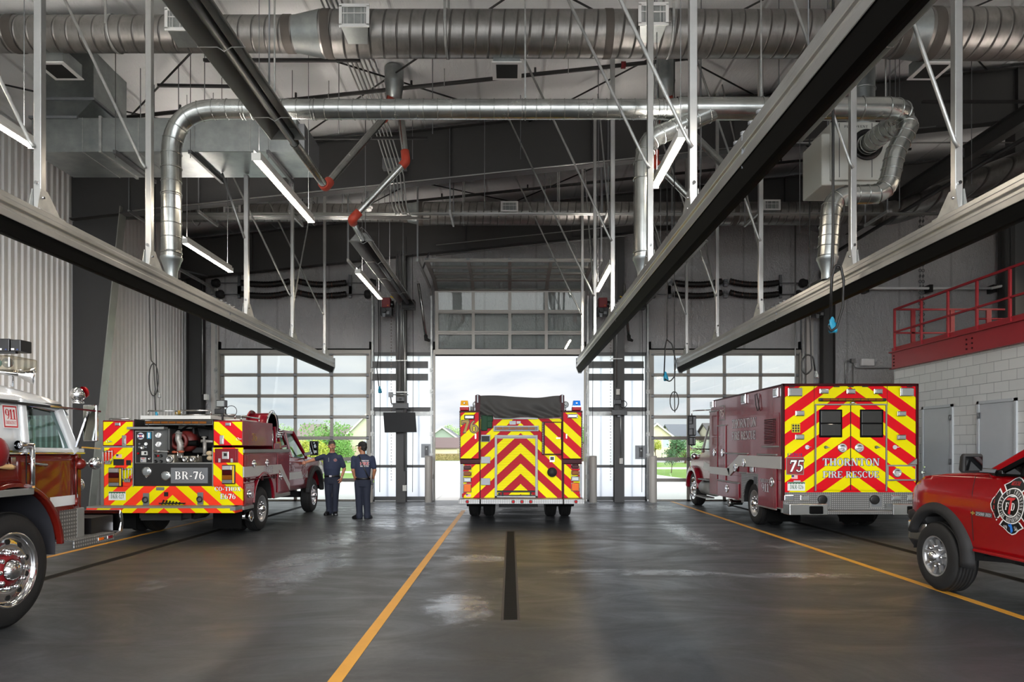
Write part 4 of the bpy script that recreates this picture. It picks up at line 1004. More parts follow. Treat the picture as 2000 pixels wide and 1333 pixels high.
def exhaust_pipes():
    R = 0.128
    t = thing('exhaust_manifold', 'bright round exhaust pipe across the hall with three drops onto the rails', 'exhaust pipe', (0, 9.26, 6.15))
    YP, ZP = 9.26, 6.15
    a = fillet([Vector(p) for p in ((RAILX[0], YP, 4.12), (RAILX[0], YP, ZP), (2.3, YP, ZP))], 0.62, 12)
    m = MB(world=True); m.tube(a, R, 24, caps=False); seams(m, a[:16], R, 0.19)
    for x in (-3.6, -3.5, -2.65, 0.2, 2.0, 2.1): m.torus((x, YP, ZP), (1, 0, 0), R + 0.003, 0.009)
    for z in (4.2, 5.0, 5.35): m.torus((RAILX[0], YP, z), (0, 0, 1), R + 0.003, 0.008)
    m.build('left_run', M['pipe'], t)
    R2 = 0.148
    a = fillet([Vector(p) for p in ((2.25, YP, ZP + .01), (5.46, YP, ZP + .01), (5.46, 10.42, ZP + .04))], 0.42, 12)
    m = MB(world=True); m.tube(a, R2, 26, caps=False); m.lathe((2.05, YP, ZP), (1, 0, 0), [(0, R), (0.25, R2)], 24); seams(m, a[1:15], R2, 0.13)
    for x in (2.5, 3.4, 4.6, 4.75): m.torus((x, YP, ZP + .01), (1, 0, 0), R2 + 0.003, 0.009)
    m.build('right_run', M['pipe'], t)
    # centre drop leaves the run on a slant, then goes straight down
    a = fillet([Vector(p) for p in ((2.75, YP, ZP - 0.02), (1.86, YP, ZP - 0.42), (1.80, YP, 5.4), (1.80, YP, 4.12))], 0.3, 8)
    m = MB(world=True); m.tube(a, R, 24, caps=False); seams(m, a[:14], R, 0.17)
    for z in (4.2, 5.2): m.torus((1.80, YP, z), (0, 0, 1), R + 0.003, 0.009)
    m.build('centre_drop', M['pipe'], t)
    a = fillet([Vector(p) for p in ((5.46, 9.86, ZP + .02), (5.46, 9.3, 6.0), (5.22, 9.26, 5.55), (5.1, 9.26, 5.0), (4.36, 9.26, 4.98), (4.30, 9.26, 4.12))], 0.28, 10)
    m = MB(world=True); m.tube(a, R, 24, caps=False); seams(m, a, R, 0.135)
    m.build('right_drop', M['pipe'], t)
    m = MB(world=True)
    for x in (RAILX[0], 1.80, 4.30): m.cut().lathe((x, YP, 4.14), (0, 0, -1), [(0, R + 0.012), (0.03, R + 0.012), (0.05, R), (0.20, 0.078), (0.30, 0.078)], 22)
    m.build('drop_reducer', M['galv'], t)
    m = MB(world=True)
    for x in (-3.2, 0.2, 3.4): m.cut().box(x - 0.01, x + 0.01, YP - .006, YP + .006, ZP + 0.13, roof_z(x) - 0.045)
    m.build('support_rod', M['strut'], t)
    # filter fan unit on the frame
    t = thing('exhaust_fan_unit', 'pale square exhaust filter fan cabinet hung behind the right exhaust elbows', 'fan unit', (5.33, 10.45, 5.6))
    MB().box(-0.42, 0.5, 0.0, 0.7, 0.06, 0.95).build('cabinet', M['cream'], t, bev=0.012)
    MB().box(-0.54, 0.36, 0.05, 0.75, 0.0, 0.8).build('side_cover', M['cream'], t, bev=0.02)
    MB().box(-0.3, -0.29, -0.004, 0, 0.1, 0.93).box(0.2, 0.21, -0.004, 0, 0.1, 0.93).build('panel_seam', M['dsteel'], t)
    MB().lathe((0.13, 0.02, 0.6), (0, -1, 0), [(0, 0.24), (0.03, 0.24), (0.03, 0.16), (0, 0.15)], 28).build('inlet_ring', M['black'], t)
    lettering('PLYMOVENT', t, M['lettb'], lambda u, v, d: (-0.22 + u, -d - .001, 0.86 + v), 0.36, 0.035)
    MB().cyl((-0.3, 0.3, 0.95), (-0.3, 0.3, roof_z(5) - 5.64), 0.012, n=6).cut().cyl((0.47, 0.1, 0.95), (0.47, 0.1, roof_z(5.8) - 5.64), 0.012, n=6).build('hanger_rod', M['strut'], t)
    t = thing('flue_pipe', 'dull round flue rising from the fan cabinet to the roof near the right elbows', 'flue pipe', (5.55, 10.8, 6.55))
    MB(world=True).cyl((5.55, 10.8, 6.56), (5.55, 10.8, 9.2), 0.20, n=28, caps=False).torus((5.55, 10.8, 7.2), (0, 0, 1), 0.202, 0.014).build('pipe', M['galv'], t)

def tube_heater(lab, X, Z, y0, y1, burner=False):
    t = thing('tube_heater', lab, 'tube heater', (X, (y0 + y1) / 2, Z))
    m = MB(world=True); W2, T2, H = 0.23, 0.10, 0.16
    prof = [(-W2, 0.0), (-T2, H), (T2, H), (W2, 0.0), (W2 - 0.01, -0.004), (T2 - 0.006, H - 0.012), (-T2 + 0.006, H - 0.012), (-W2 + 0.01, -0.004)]
    m.prism([(X + a, Z + b) for a, b in prof], 'xz', y0, y1)
    for y, q in ((y0, 1), (y1, -1)): m.prism([(X + a, Z + b) for a, b in prof[:4]], 'xz', y, y + 0.012 * q)
    m.build('reflector', M['alub'], t)
    MB(world=True).cyl((X + 0.03, y0 - 0.15, Z + 0.03), (X + 0.03, y1 - (0.15 if burner else -0.15), Z + 0.03), 0.052, n=16).build('radiant_tube', M['tube'], t)
    w = MB(world=True); y = y0 + 0.05
    while y < y1:
        w.cut().tube([(X - W2 - .01, y, Z), (X - 0.04, y, Z - 0.0), (X + 0.03, y, Z - 0.045), (X + 0.10, y, Z), (X + W2 + .01, y, Z)], 0.006, 6)
        w.tube([(X - W2, y, Z), (X - T2, y, Z + H + .02), (X, y, Z + H + 0.12), (X + T2, y, Z + H + .02), (X + W2, y, Z)], 0.006, 6); y += 1.45
    w.build('wire_bracket', M['strut'], t)
    w = MB(world=True)
    for y in (y0 + 0.4, (y0 + y1) / 2 + .2, y1 - 0.7): w.cut().cyl((X, y, Z + 0.26), (X, y, roof_z(X) - 0.045), 0.009, n=6)
    w.build('hanging_chain', M['hammer'], t)
    if burner:
        MB(world=True).box(X - 0.14, X + 0.2, y1 - 0.02, y1 + 0.32, Z - 0.1, Z + 0.14).build('burner_box', M['black'], t, bev=0.01)
        MB(world=True).tube(fillet([(X - 0.5, y1 + 0.2, Z + .28), (X - 0.25, y1 + 0.2, Z + 0.15), (X + 0.1, y1 + 0.15, Z - 0.02)], 0.1), 0.016, 8).build('gas_hose', M['yellow'], t)

def heater_flue(lab, pts, boots, r=0.062):
    t = thing('heater_flue', lab, 'flue pipe', pts[0])
    MB(world=True).tube(fillet(pts, 0.06, 3), r, 16).build('pipe', M['pipe'], t)
    for b in boots:
        MB(world=True).tube(fillet(b, 0.07, 6), r + 0.016, 16).build('red_boot', M['tape'], t)
def near(p, a, k): p, a = Vector(p), Vector(a); return p + (a - p).normalized() * k

def heaters():
    M['tube'] = plain('dark_heater_tube', 0x2c2b2c, 0.35, 0.6)
    X, Z = -2.88, 5.55
    tube_heater('near left tube heater with open reflector running out over the camera', X, Z, 2.4, 8.85)
    tube_heater('far left tube heater ending in a black burner box at the door wall', X, Z, 13.15, 19.0, True)
    XR_ = 3.58
    tube_heater('near right tube heater partly hidden behind the centre exhaust rail', XR_, Z, 2.4, 8.9)
    tube_heater('far right tube heater mostly hidden behind the centre exhaust rail', XR_, Z, 13.15, 19.0, True)
    for s, x0, nm in ((1, X, 'left'), (-1, XR_, 'right')):
        xv = x0 + s * 0.72
        A, B = (x0 + .03, 9.0, Z + .03), (x0 + .03, 10.5, Z + .03)
        Cc = (xv - .05 * s, 12.25, 7.55)
        heater_flue('flue of the near %s tube heater rising to the roof vent' % nm, [A, B, Cc, (xv, 12.35, 7.95)], [[near(B, A, .13), B, near(B, Cc, .16)], [near(Cc, B, .2), Cc, (xv, 12.35, 7.9)]])
        A, B = (x0 + .03, 13.1, Z + .03), (x0 + .03, 12.25, Z + .10)
        Cc = (xv + .28 * s, 12.3, 6.72)
        heater_flue('flue of the far %s tube heater rising to the roof vent' % nm, [A, B, Cc, (xv + .12 * s, 12.42, 7.95)], [[near(B, A, .12), B, near(B, Cc, .2)], [near(Cc, B, .12), Cc, near(Cc, (xv + .12 * s, 12.42, 7.95), .2)], [(xv + .15 * s, 12.42, 7.6), (xv + .13 * s, 12.42, 7.85)]])
        t = thing('roof_vent_stack', 'galvanised vent stack where the %s heater flues meet under the roof' % nm, 'vent stack', (xv + .05 * s, 12.38, 7.95))
        MB(world=True).lathe((xv + .05 * s, 12.38, 7.86), (0, 0, 1), [(0, 0.09), (0.02, 0.13), (0.3, 0.17), (0.34, 0.18), (0.36, 0.17), (roof_z(xv) - 7.9, 0.17)], 24).build('stack', M['galv'], t)

def led_lights():
    Z = 5.30
    spots = [(-3.30, 8.86, 11.3, 'long lit linear lamp hanging below the sheet metal duct at left'), (-5.95, 12.45, 14.5, 'lit linear lamp nearest the tapered left column'), (-3.27, 14.6, 17.1, 'small lit linear lamp beside the far left tube heater'),
             (-5.95, 6.1, 8.5, 'lit linear lamp cut by the left picture edge'), (2.07, 8.2, 9.8, 'lit linear lamp beside the centre exhaust drop'), (2.07, 13.9, 16.3, 'small lit linear lamp right of the raised door'),
             (-5.95, 0.6, 3.0, 'unseen fill lamp added above the old fire engine, over the camera'), (-3.3, 2.5, 4.9, 'unseen fill lamp added over the camera left of the near tube heater'), (2.07, 2.5, 4.9, 'unseen fill lamp added over the camera right of the centre rail'),  # unseen lamps over the camera, added to brighten the hall
             (5.6, 0.6, 3.0, 'unseen fill lamp added above the red pickup, over the camera'),
             (7.9, 7.0, 9.4, 'fill lamp added beside the mezzanine rail, outside the right picture edge'), (7.9, 3.2, 5.6, 'unseen fill lamp added beside the mezzanine behind the camera'), (12.4, 10.5, 12.9, 'unseen fill lamp added over the mezzanine floor'), (12.6, 13.3, 15.7, 'unseen fill lamp added over the far end of the mezzanine')]  # more lamps added out of view to brighten the right side
    for X, y0, y1, lab in spots:
        t = thing('linear_lamp', lab, 'ceiling light', (X, (y0 + y1) / 2, Z), 'linear lamps')
        MB(world=True).prism([(X - 0.055, Z + 0.0), (X - 0.055, Z + 0.04), (X - 0.03, Z + 0.08), (X + 0.03, Z + 0.08), (X + 0.055, Z + 0.04), (X + 0.055, Z)], 'xz', y0, y1).box(X - 0.06, X + 0.06, y0 - 0.01, y0, Z - 0.015, Z + 0.085).box(X - 0.06, X + 0.06, y1, y1 + 0.01, Z - 0.015, Z + 0.085).build('housing', M['offwhite'], t)
        MB(world=True).box(X - 0.028, X + 0.028, y0 + 0.05, y1 - 0.05, Z + 0.081, Z + 0.085).build('added_uplight_slot', M['added_uplight'], t)  # glowing slot added on top to brighten the ceiling
        MB(world=True).box(X - 0.036, X - 0.031, y0, y1, Z + 0.07, Z + 0.125).cut().box(X + 0.031, X + 0.036, y0, y1, Z + 0.07, Z + 0.125).build('added_uplight_baffle', M['offwhite'], t)
        ym = (y0 + y1) / 2
        MB(world=True).box(X - 0.036, X + 0.036, y0 + 0.005, ym - 0.01, Z - 0.012, Z - 0.001).box(X - 0.036, X + 0.036, ym + 0.01, y1 - 0.005, Z - 0.012, Z - 0.001).build('diffuser', M['led'], t)
        wo = .45 if y0 > 14.5 else .1; MB(world=True).cyl((X, y0 + wo, Z + 0.08), (X, y0 + wo, roof_z(X) - 0.045), 0.005, n=6).cut().cyl((X, y1 - 0.15, Z + 0.08), (X, y1 - 0.15, roof_z(X) - 0.045), 0.005, n=6).build('suspension_wire', M['hammer'], t)

def supply_plenum():
    t = thing('supply_air_duct', 'rectangular sheet metal supply duct with vertical plenum at upper left', 'duct', (-5.8, 11.5, 6.33))
    m = MB(world=True).box(-7.72, -3.45, 11.0, 12.05, 6.33, 6.88); m.build('box_duct', M['galv'], t, bev=0.006, seg=1)
    m = MB(world=True)
    for x in (-6.9, -6.0, -5.1, -4.2): m.cut().box(x, x + 0.012, 10.992, 11.0, 6.33, 6.88).box(x, x + 0.012, 11.0, 12.05, 6.322, 6.33)
    m.cut().box(-6.62, -6.58, 10.97, 12.08, 6.31, 6.9); m.build('standing_seam', M['strut'], t)
    m = MB(world=True).box(-7.55, -6.75, 11.05, 12.0, 7.2, 8.0); m.build('riser', M['galv'], t)
    MB(world=True).loft([[(-7.72, 11.0, 6.88), (-7.0, 11.0, 6.88), (-7.0, 12.05, 6.88), (-7.72, 12.05, 6.88)], [(-7.55, 11.05, 7.2), (-6.75, 11.05, 7.2), (-6.75, 12.0, 7.2), (-7.55, 12.0, 7.2)]], smooth=False).build('transition', M['galv'], t)
    MB(world=True).box(-7.58, -6.72, 11.02, 12.03, 7.18, 7.22).box(-7.75, -6.97, 10.97, 12.08, 6.86, 6.9).build('flange', M['hammer'], t)
    m = MB(world=True)
    for x in (-6.35, -5.15, -3.9):
        m.cut().box(x, x + 0.05, 10.9, 12.15, 6.26, 6.32)
        for y in (10.93, 12.12): m.cyl((x + .025, y, 6.2), (x + .025, y, roof_z(x) - .045), 0.006, n=6)
    m.build('trapeze_hanger', M['dsteel'], t)
    MB(world=True).box(-3.45, -3.35, 11.1, 11.95, 6.38, 6.83).build('end_grille', M['hammer'], t)

def conduits_and_pipes():
    # five conduits running along the hall under the roof
    for k in range(5):
        x = -2.80 + 0.075 * k; z = 8.18
        m = MB(world=True).tube(fillet([(x, 9.5, z), (x, 13.9, z + 0.0), (x + .25, 14.38 + 0.0 * k, 7.3), (x + .3, 14.4, 6.68), (x + .3, 14.9, 6.66)], 0.15), 0.015, 8)
        tag(m.build('conduit', M['conduit']), 'steel conduit running lengthwise under the roof left of centre, one of five side by side', 'conduit', 'five lengthwise conduits')
    t = thing('conduit_hanger', 'short strut clamp holding the five lengthwise conduits below the near duct', 'hanger', (-2.78, 10.9, 8.15)); MB().box(-0.28, 0.28, -0.03, 0.03, -0.05, 0.0).build('strut', M['strut'], t)
    MB().box(-0.26, 0.26, -0.02, 0.02, 0.05, 0.08).build('clamp', M['hammer'], t)
    # conduit rack crossing the hall in front of the far duct
    for k in range(5):
        y = 14.95 + 0.09 * k
        tag(MB(world=True).cyl((-9.3, y, 6.70 + .0), ((10.2 if k < 2 else -2.6 + .2 * k), y, 6.70), 0.02, n=8).build('conduit', M['conduit']), 'steel conduit in the rack crossing the hall in front of the far duct', 'conduit', 'cross hall conduit rack')
    for j, x in enumerate((-8.2, -6.7, -4.75, -1.3, 2.1, 5.35, 8.1)):
        t = thing('trapeze_hanger', 'slotted strut trapeze under the cross hall conduits, number %s from the left wall' % ('one', 'two', 'three', 'four', 'five', 'six', 'seven')[j], 'hanger', (x, 15.1, 6.64), 'conduit trapezes')
        m = MB().box(-0.02, 0.02, -0.45, 0.5, -0.03, 0.03)
        m.build('strut', M['strut'], t)
        MB().box(-0.012, 0.012, -0.44, -0.42, 0.0, roof_z(x) - 6.8).box(-0.012, 0.012, 0.47, 0.49, 0, roof_z(x) - 6.8).build('rod', M['hammer'], t)
    # black sprinkler mains following the roof slope, with drop heads
    for y, lab in ((12.4, 'black sprinkler main with branch heads between the near duct and the first rafter'), (17.9, 'black sprinkler main over the far duct')):
        t = thing('sprinkler_pipe', lab, 'sprinkler pipe', (0, y, 8.3))
        a, b = (-7.5, y, roof_z(-7.5) - 0.42), (10.5, y, roof_z(10.5) - 0.42)
        MB(world=True).cyl(a, b, 0.035, n=12).build('pipe', M['bpipe'], t)
        m = MB(world=True); h = MB(world=True)
        for x in (-6, -3.9, -1.8, 0.45, 2.7, 4.9, 7.1, 9):
            z = roof_z(x) - 0.42; m.cut(); h.cut(); m.cyl((x, y, z), (x, y, z + 0.12), 0.02, n=8); h.cyl((x + .6, y, z + .06), (x + .6, y, z + 0.34), 0.008, n=6).torus((x + .6, y, z + .063), (1, 0, 0), 0.042, 0.007, 12, 6)
        m.build('sprinkler_head', M['bpipe'], t); h.build('pipe_hanger', M['strut'], t)
    tag(MB(world=True).lathe((2.05, 12.4, roof_z(2.05) - .42), (1, 0, 0), [(-.04, .036), (-.04, .062), (.04, .062), (.04, .036)], 14).build('pipe_coupling', M['hred']), 'small dark red coupling on the near black sprinkler main', 'pipe coupling')
    for i, (p, q, lab) in enumerate((((-4.9, 10.9, 7.75), (-2.4, 10.9, 7.75), 'dark slotted strut above the near tube heater end'), ((-6.0, 11.6, 7.72), (-4.7, 11.9, 7.86), 'dark slotted strut above the sheet metal duct'),
                         ((1.45, 12.9, 7.86), (3.2, 12.9, 7.86), 'dark strut behind the centre exhaust pipe'), ((7.6, 12.6, 7.95), (10.6, 12.6, 7.95), 'black slotted strut in front of the first rafter at right'), ((-4.3, 13.2, 7.55), (-1.6, 13.2, 7.55), 'dark strut behind the exhaust manifold left of centre'))):
        tag(MB(world=True).bar(p, q, 0.045).build('support_strut', M['blackm']), lab, 'strut')
    # thin drop rods
    rd = random.Random(11)
    for k in range(26):
        x = -8.5 + k * 0.72 + rd.uniform(-.2, .2); y = rd.choice((10.9, 11.6, 12.9, 13.8, 16.2)); z0 = rd.choice((6.4, 6.9, 7.4, 5.9))
        if y > 14 or -7.8 < x < -3.4: z0 = max(z0, 6.95)
        tag(MB(world=True).cyl((x, y, z0), (x, y, roof_z(x) - .05), 0.0075, n=6).build('threaded_rod', M['hammer']), 'thin threaded rod hanging from the roof among the pipes', 'threaded rod', 'threaded hanger rods')
    # slender conduits clipped below the rafters
    for (y, z0, lab) in ((14.6, 7.42, 'conduit clipped along the underside of the first dark rafter'), (19.4, 7.5, 'upper thin conduit run on the far dark rafter'), (19.4, 7.2, 'lower thin conduit run on the far dark rafter')):
        a = -8.0 if y < 15 else -2.1
        tag(MB(world=True).cyl((a, y - .16, z0 + .105 * a), (9.0, y - .16, z0 + .945), 0.014, n=8).build('conduit', M['conduit']), lab, 'conduit')
    tag(MB(world=True).cyl((4.9, 14.4, 8.0), (10.6, 14.4, 8.0), 0.016, n=8).build('conduit', M['conduit']), 'level conduit across the dark rafter web at upper right', 'conduit')
    tag(MB(world=True).tube([(9.2, 3, 7.1), (9.2, 14.5, 7.1), (9.2, 19.3, 7.1)], 0.045, 10).build('black_pipe', M['bpipe']), 'long black pipe running lengthwise above the mezzanine', 'pipe')
    # fire alarm strobe and electrical boxes
    t = thing('junction_box', 'grey junction box where the left conduits meet under the first rafter', 'junction box', (-2.45, 14.45, 7.55)); MB().box(-.25, .25, -.08, .08, -.1, .12).build('box', M['hammer'], t)
    t = thing('smoke_detector', 'white round heat detector below the first rafter left of centre', 'detector', (-3.4, 16.2, 7.2)); MB().cyl((0, 0, 0), (0, 0, .06), .1, n=20).cyl((0, 0, .06), (0, 0, .1), .13, n=20).build('detector_head', M['white'], t)
    MB().cyl((0, 0, .1), (0, 0, 1.1), .008, n=6).build('rod', M['hammer'], t)

def openers():
    for i, (px, py) in enumerate(((755, 602), (1177, 602), (1598, 604))):
        p = W(px, py, 19.4); nm = ('left of the raised middle door', 'right of the raised middle door', 'by the corner column at right')[i]
        t = thing('door_opener', 'black door operator with dark red cover %s' % nm, 'door opener', (p.x, 19.45, p.z), 'door operators')
        MB().box(-.12, .12, -.15, .12, 0.0, .28).build('red_cover', M['hred'], t, bev=.015)
        MB().box(-.16, .16, -.12, .15, -.22, .02).cyl((.12, -.05, .1), (.2, -.05, .1), .1, n=20).cyl((-.05, -.05, -.1), (-.05, -.25, -.1), .07, n=16).build('motor', M['black'], t, bev=.01)
        MB().box(-.1, -.02, -.16, -.12, -.28, -.1).box(.02, .1, -.17, -.12, -.2, -.12).build('terminal_box', M['hammer'], t)
        MB().box(.03, .07, -.157, -.15, .04, .07).build('orange_label', M['orange'], t)
        MB().box(-.03, .03, .15, .5, -.05, .1).build('mount', M['strut'], t)
    # chain pull loops
    for i, (x, nm) in enumerate(((-3.38, 'left'), (2.84, 'right'))):
        m = MB(world=True)
        for k in range(60): 
            z = 0.65 + k * 0.085; m.torus((x, 19.35, z), (1, 0, 0) if k % 2 else (0, 1, 0), 0.018, 0.005, 8, 5)
        tag(m.build('hoist_chain', M['chain']), 'long hand chain of the door hoist hanging in front of the %s translucent panel' % nm, 'chain')

def overhead():
    M['led'] = emis('led_diffuser', (1.0, 0.93, 0.84), LED)
    M['added_uplight'] = emis('added_uplight_glow', (1.0, 0.96, 0.92), ADDED_UPLIGHT)  # added upward glow that lifts the dark ceiling
    M['chain'] = plain('rusty_chain', 0x7a6457, 0.5, 0.5)
    big_ducts(); exhaust_rails(); exhaust_pipes(); heaters(); led_lights(); supply_plenum(); conduits_and_pipes(); openers()
LED, ADDED_UPLIGHT = 60.0, 95.0
# ================================================================== VEHICLES (each is built from its own rear or front axle, +y is forward)
def wheel(t, x, y, r, side, width=0.26, rim_r=None, rim='steel', dual=False, z=None, name='wheel'):
    """side: +1 the outer face looks to +x, -1 to -x"""
    z = r if z is None else z; rr = rim_r or r * 0.58; s = side; p = (x, y, z)
    pr = [(-width, rr * 0.98), (-width * .98, r * 0.80), (-width * .93, r * 0.93), (-width * .82, r * 0.985)]
    k = 5
    for i in range(k):
        a = -width * .82 + width * .64 * (i + 0.12) / k; b = -width * .82 + width * .64 * (i + 0.86) / k
        pr += [(a, r), (b, r), (b + .001, r * .972), (b + width * .64 * .24 / k, r * .972)]
    pr += [(-width * .18, r * 0.985), (-width * .07, r * 0.93), (-width * .02, r * 0.80), (-0.0, rr * 1.08), (-.012, rr * 0.98)]
    w = MB().lathe(p, (s, 0, 0), pr, 48).build(name, M['tire'], t)
    if rim == 'steel':
        prof = [(-.006, rr * 1.02), (-.004, rr * .97), (-.05, rr * .93), (-.10, rr * .80), (-.115, rr * .62), (-.06, rr * .56), (-.05, rr * .42), (-.05, 0)]
    else:
        prof = [(-.004, rr * 1.03), (.004, rr * .98), (-.03, rr * .94), (-.055, rr * .90), (-.05, rr * .84), (-.035, rr * .66), (-.045, rr * .56), (-.05, 0)]
    rm = MB().lathe(p, (s, 0, 0), prof, 40).build('rim', M['rimsteel'] if rim == 'steel' else M['chrome'], w)
    h = MB()
    n = 8 if r < .45 else 10
    for i in range(n):
        a = 2 * PI * i / n; yy, zz = math.cos(a) * rr * .50, math.sin(a) * rr * .50
        h.cut(); h.cyl((x - s * .05, y + yy, z + zz), (x + s * .005, y + yy, z + zz), .013 if r < .45 else .019, n=8)
        if rim != 'steel': h.ball((x + s * .008, y + yy, z + zz), .021, 8)
    h.build('lug_nut', M['chrome'], w)
    MB().lathe((x - s * .05, y, z), (s, 0, 0), [(0, rr * .30), (.07, rr * .27), (.10, rr * .18), (.10, 0)], 20).build('hub', M['chrome'], w)
    if rim == 'red': MB().lathe((x - s * .045, y, z), (s, 0, 0), [(0, rr * .44), (.03, rr * .42), (.035, rr * .3)], 24).build('hub_flange', M['hred'], w)
    v = MB()
    for i in range(n):
        a = 2 * PI * (i + .5) / n; q = rr * .76
        v.cut(); v.cyl((x - s * (.118 if rim == 'steel' else .058), y + math.cos(a) * q, z + math.sin(a) * q), (x - s * (.10 if rim == 'steel' else .038), y + math.cos(a) * q, z + math.sin(a) * q), rr * .085, n=10)
    v.build('hand_hole', M['dark'], w)
    if dual: MB().lathe((x - s * (width + .06), y, z), (s, 0, 0), pr, 40).build(name, M['tire'], t)
    return w

def rear_lamp(t, x0, x1, z0, z1, y, lens, name='warning_light', d=0.05, bezel='chrome', parts=1):
    o = MB().box(x0, x1, y - d * .6, y, z0, z1).build(name, M[bezel], t, bev=min(.012, (z1 - z0) * .2))
    e = min(.012, (x1 - x0) * .12)
    MB().box(x0 + e, x1 - e, y - d, y - d * .5, z0 + e, z1 - e).build('lens', M[lens], o, bev=min(.02, (z1 - z0) * .28), seg=3)
    return o

def licence_plate(t, x0, x1, z0, z1, y, st):
    o = MB().box(x0, x1, y - .006, y, z0, z1).build('licence_plate', M['plate'], t)
    n = 12; w = x1 - x0; h = z1 - z0; m = MB()
    pts = [(x0 + .004, z1 - .003)] + [(x0 + .004 + (w - .008) * i / n, z1 - h * (.16 if i % 2 else .24)) for i in range(n + 1)] + [(x1 - .004, z1 - .003)]
    m.plate(pts, 'xz', y - .0075); m.build('mountain_band', M['green'], o)
    lettering(st, o, M['green'], lambda u, v, d: (x0 + w * .14 + u, y - .0065 - d, z0 + h * .2 + v), w * .76, h * .48, gap=.14)
    return o

def flag_decal(t, x0, x1, z0, z1, y):
    o = MB().box(x0, x1, y - .003, y, z0, z1).build('flag_decal', M['lettw'], t); h = (z1 - z0) / 13
    m = MB()
    for k in range(0, 13, 2): m.box(x0, x1, y - .0045, y - .003, z0 + k * h, z0 + (k + 1) * h)
    m.build('flag_stripes', M['red911'], o); MB().box(x0, x0 + (x1 - x0) * .42, y - .006, y - .003, z0 + 6 * h, z1).build('flag_canton', M['navy'], o)

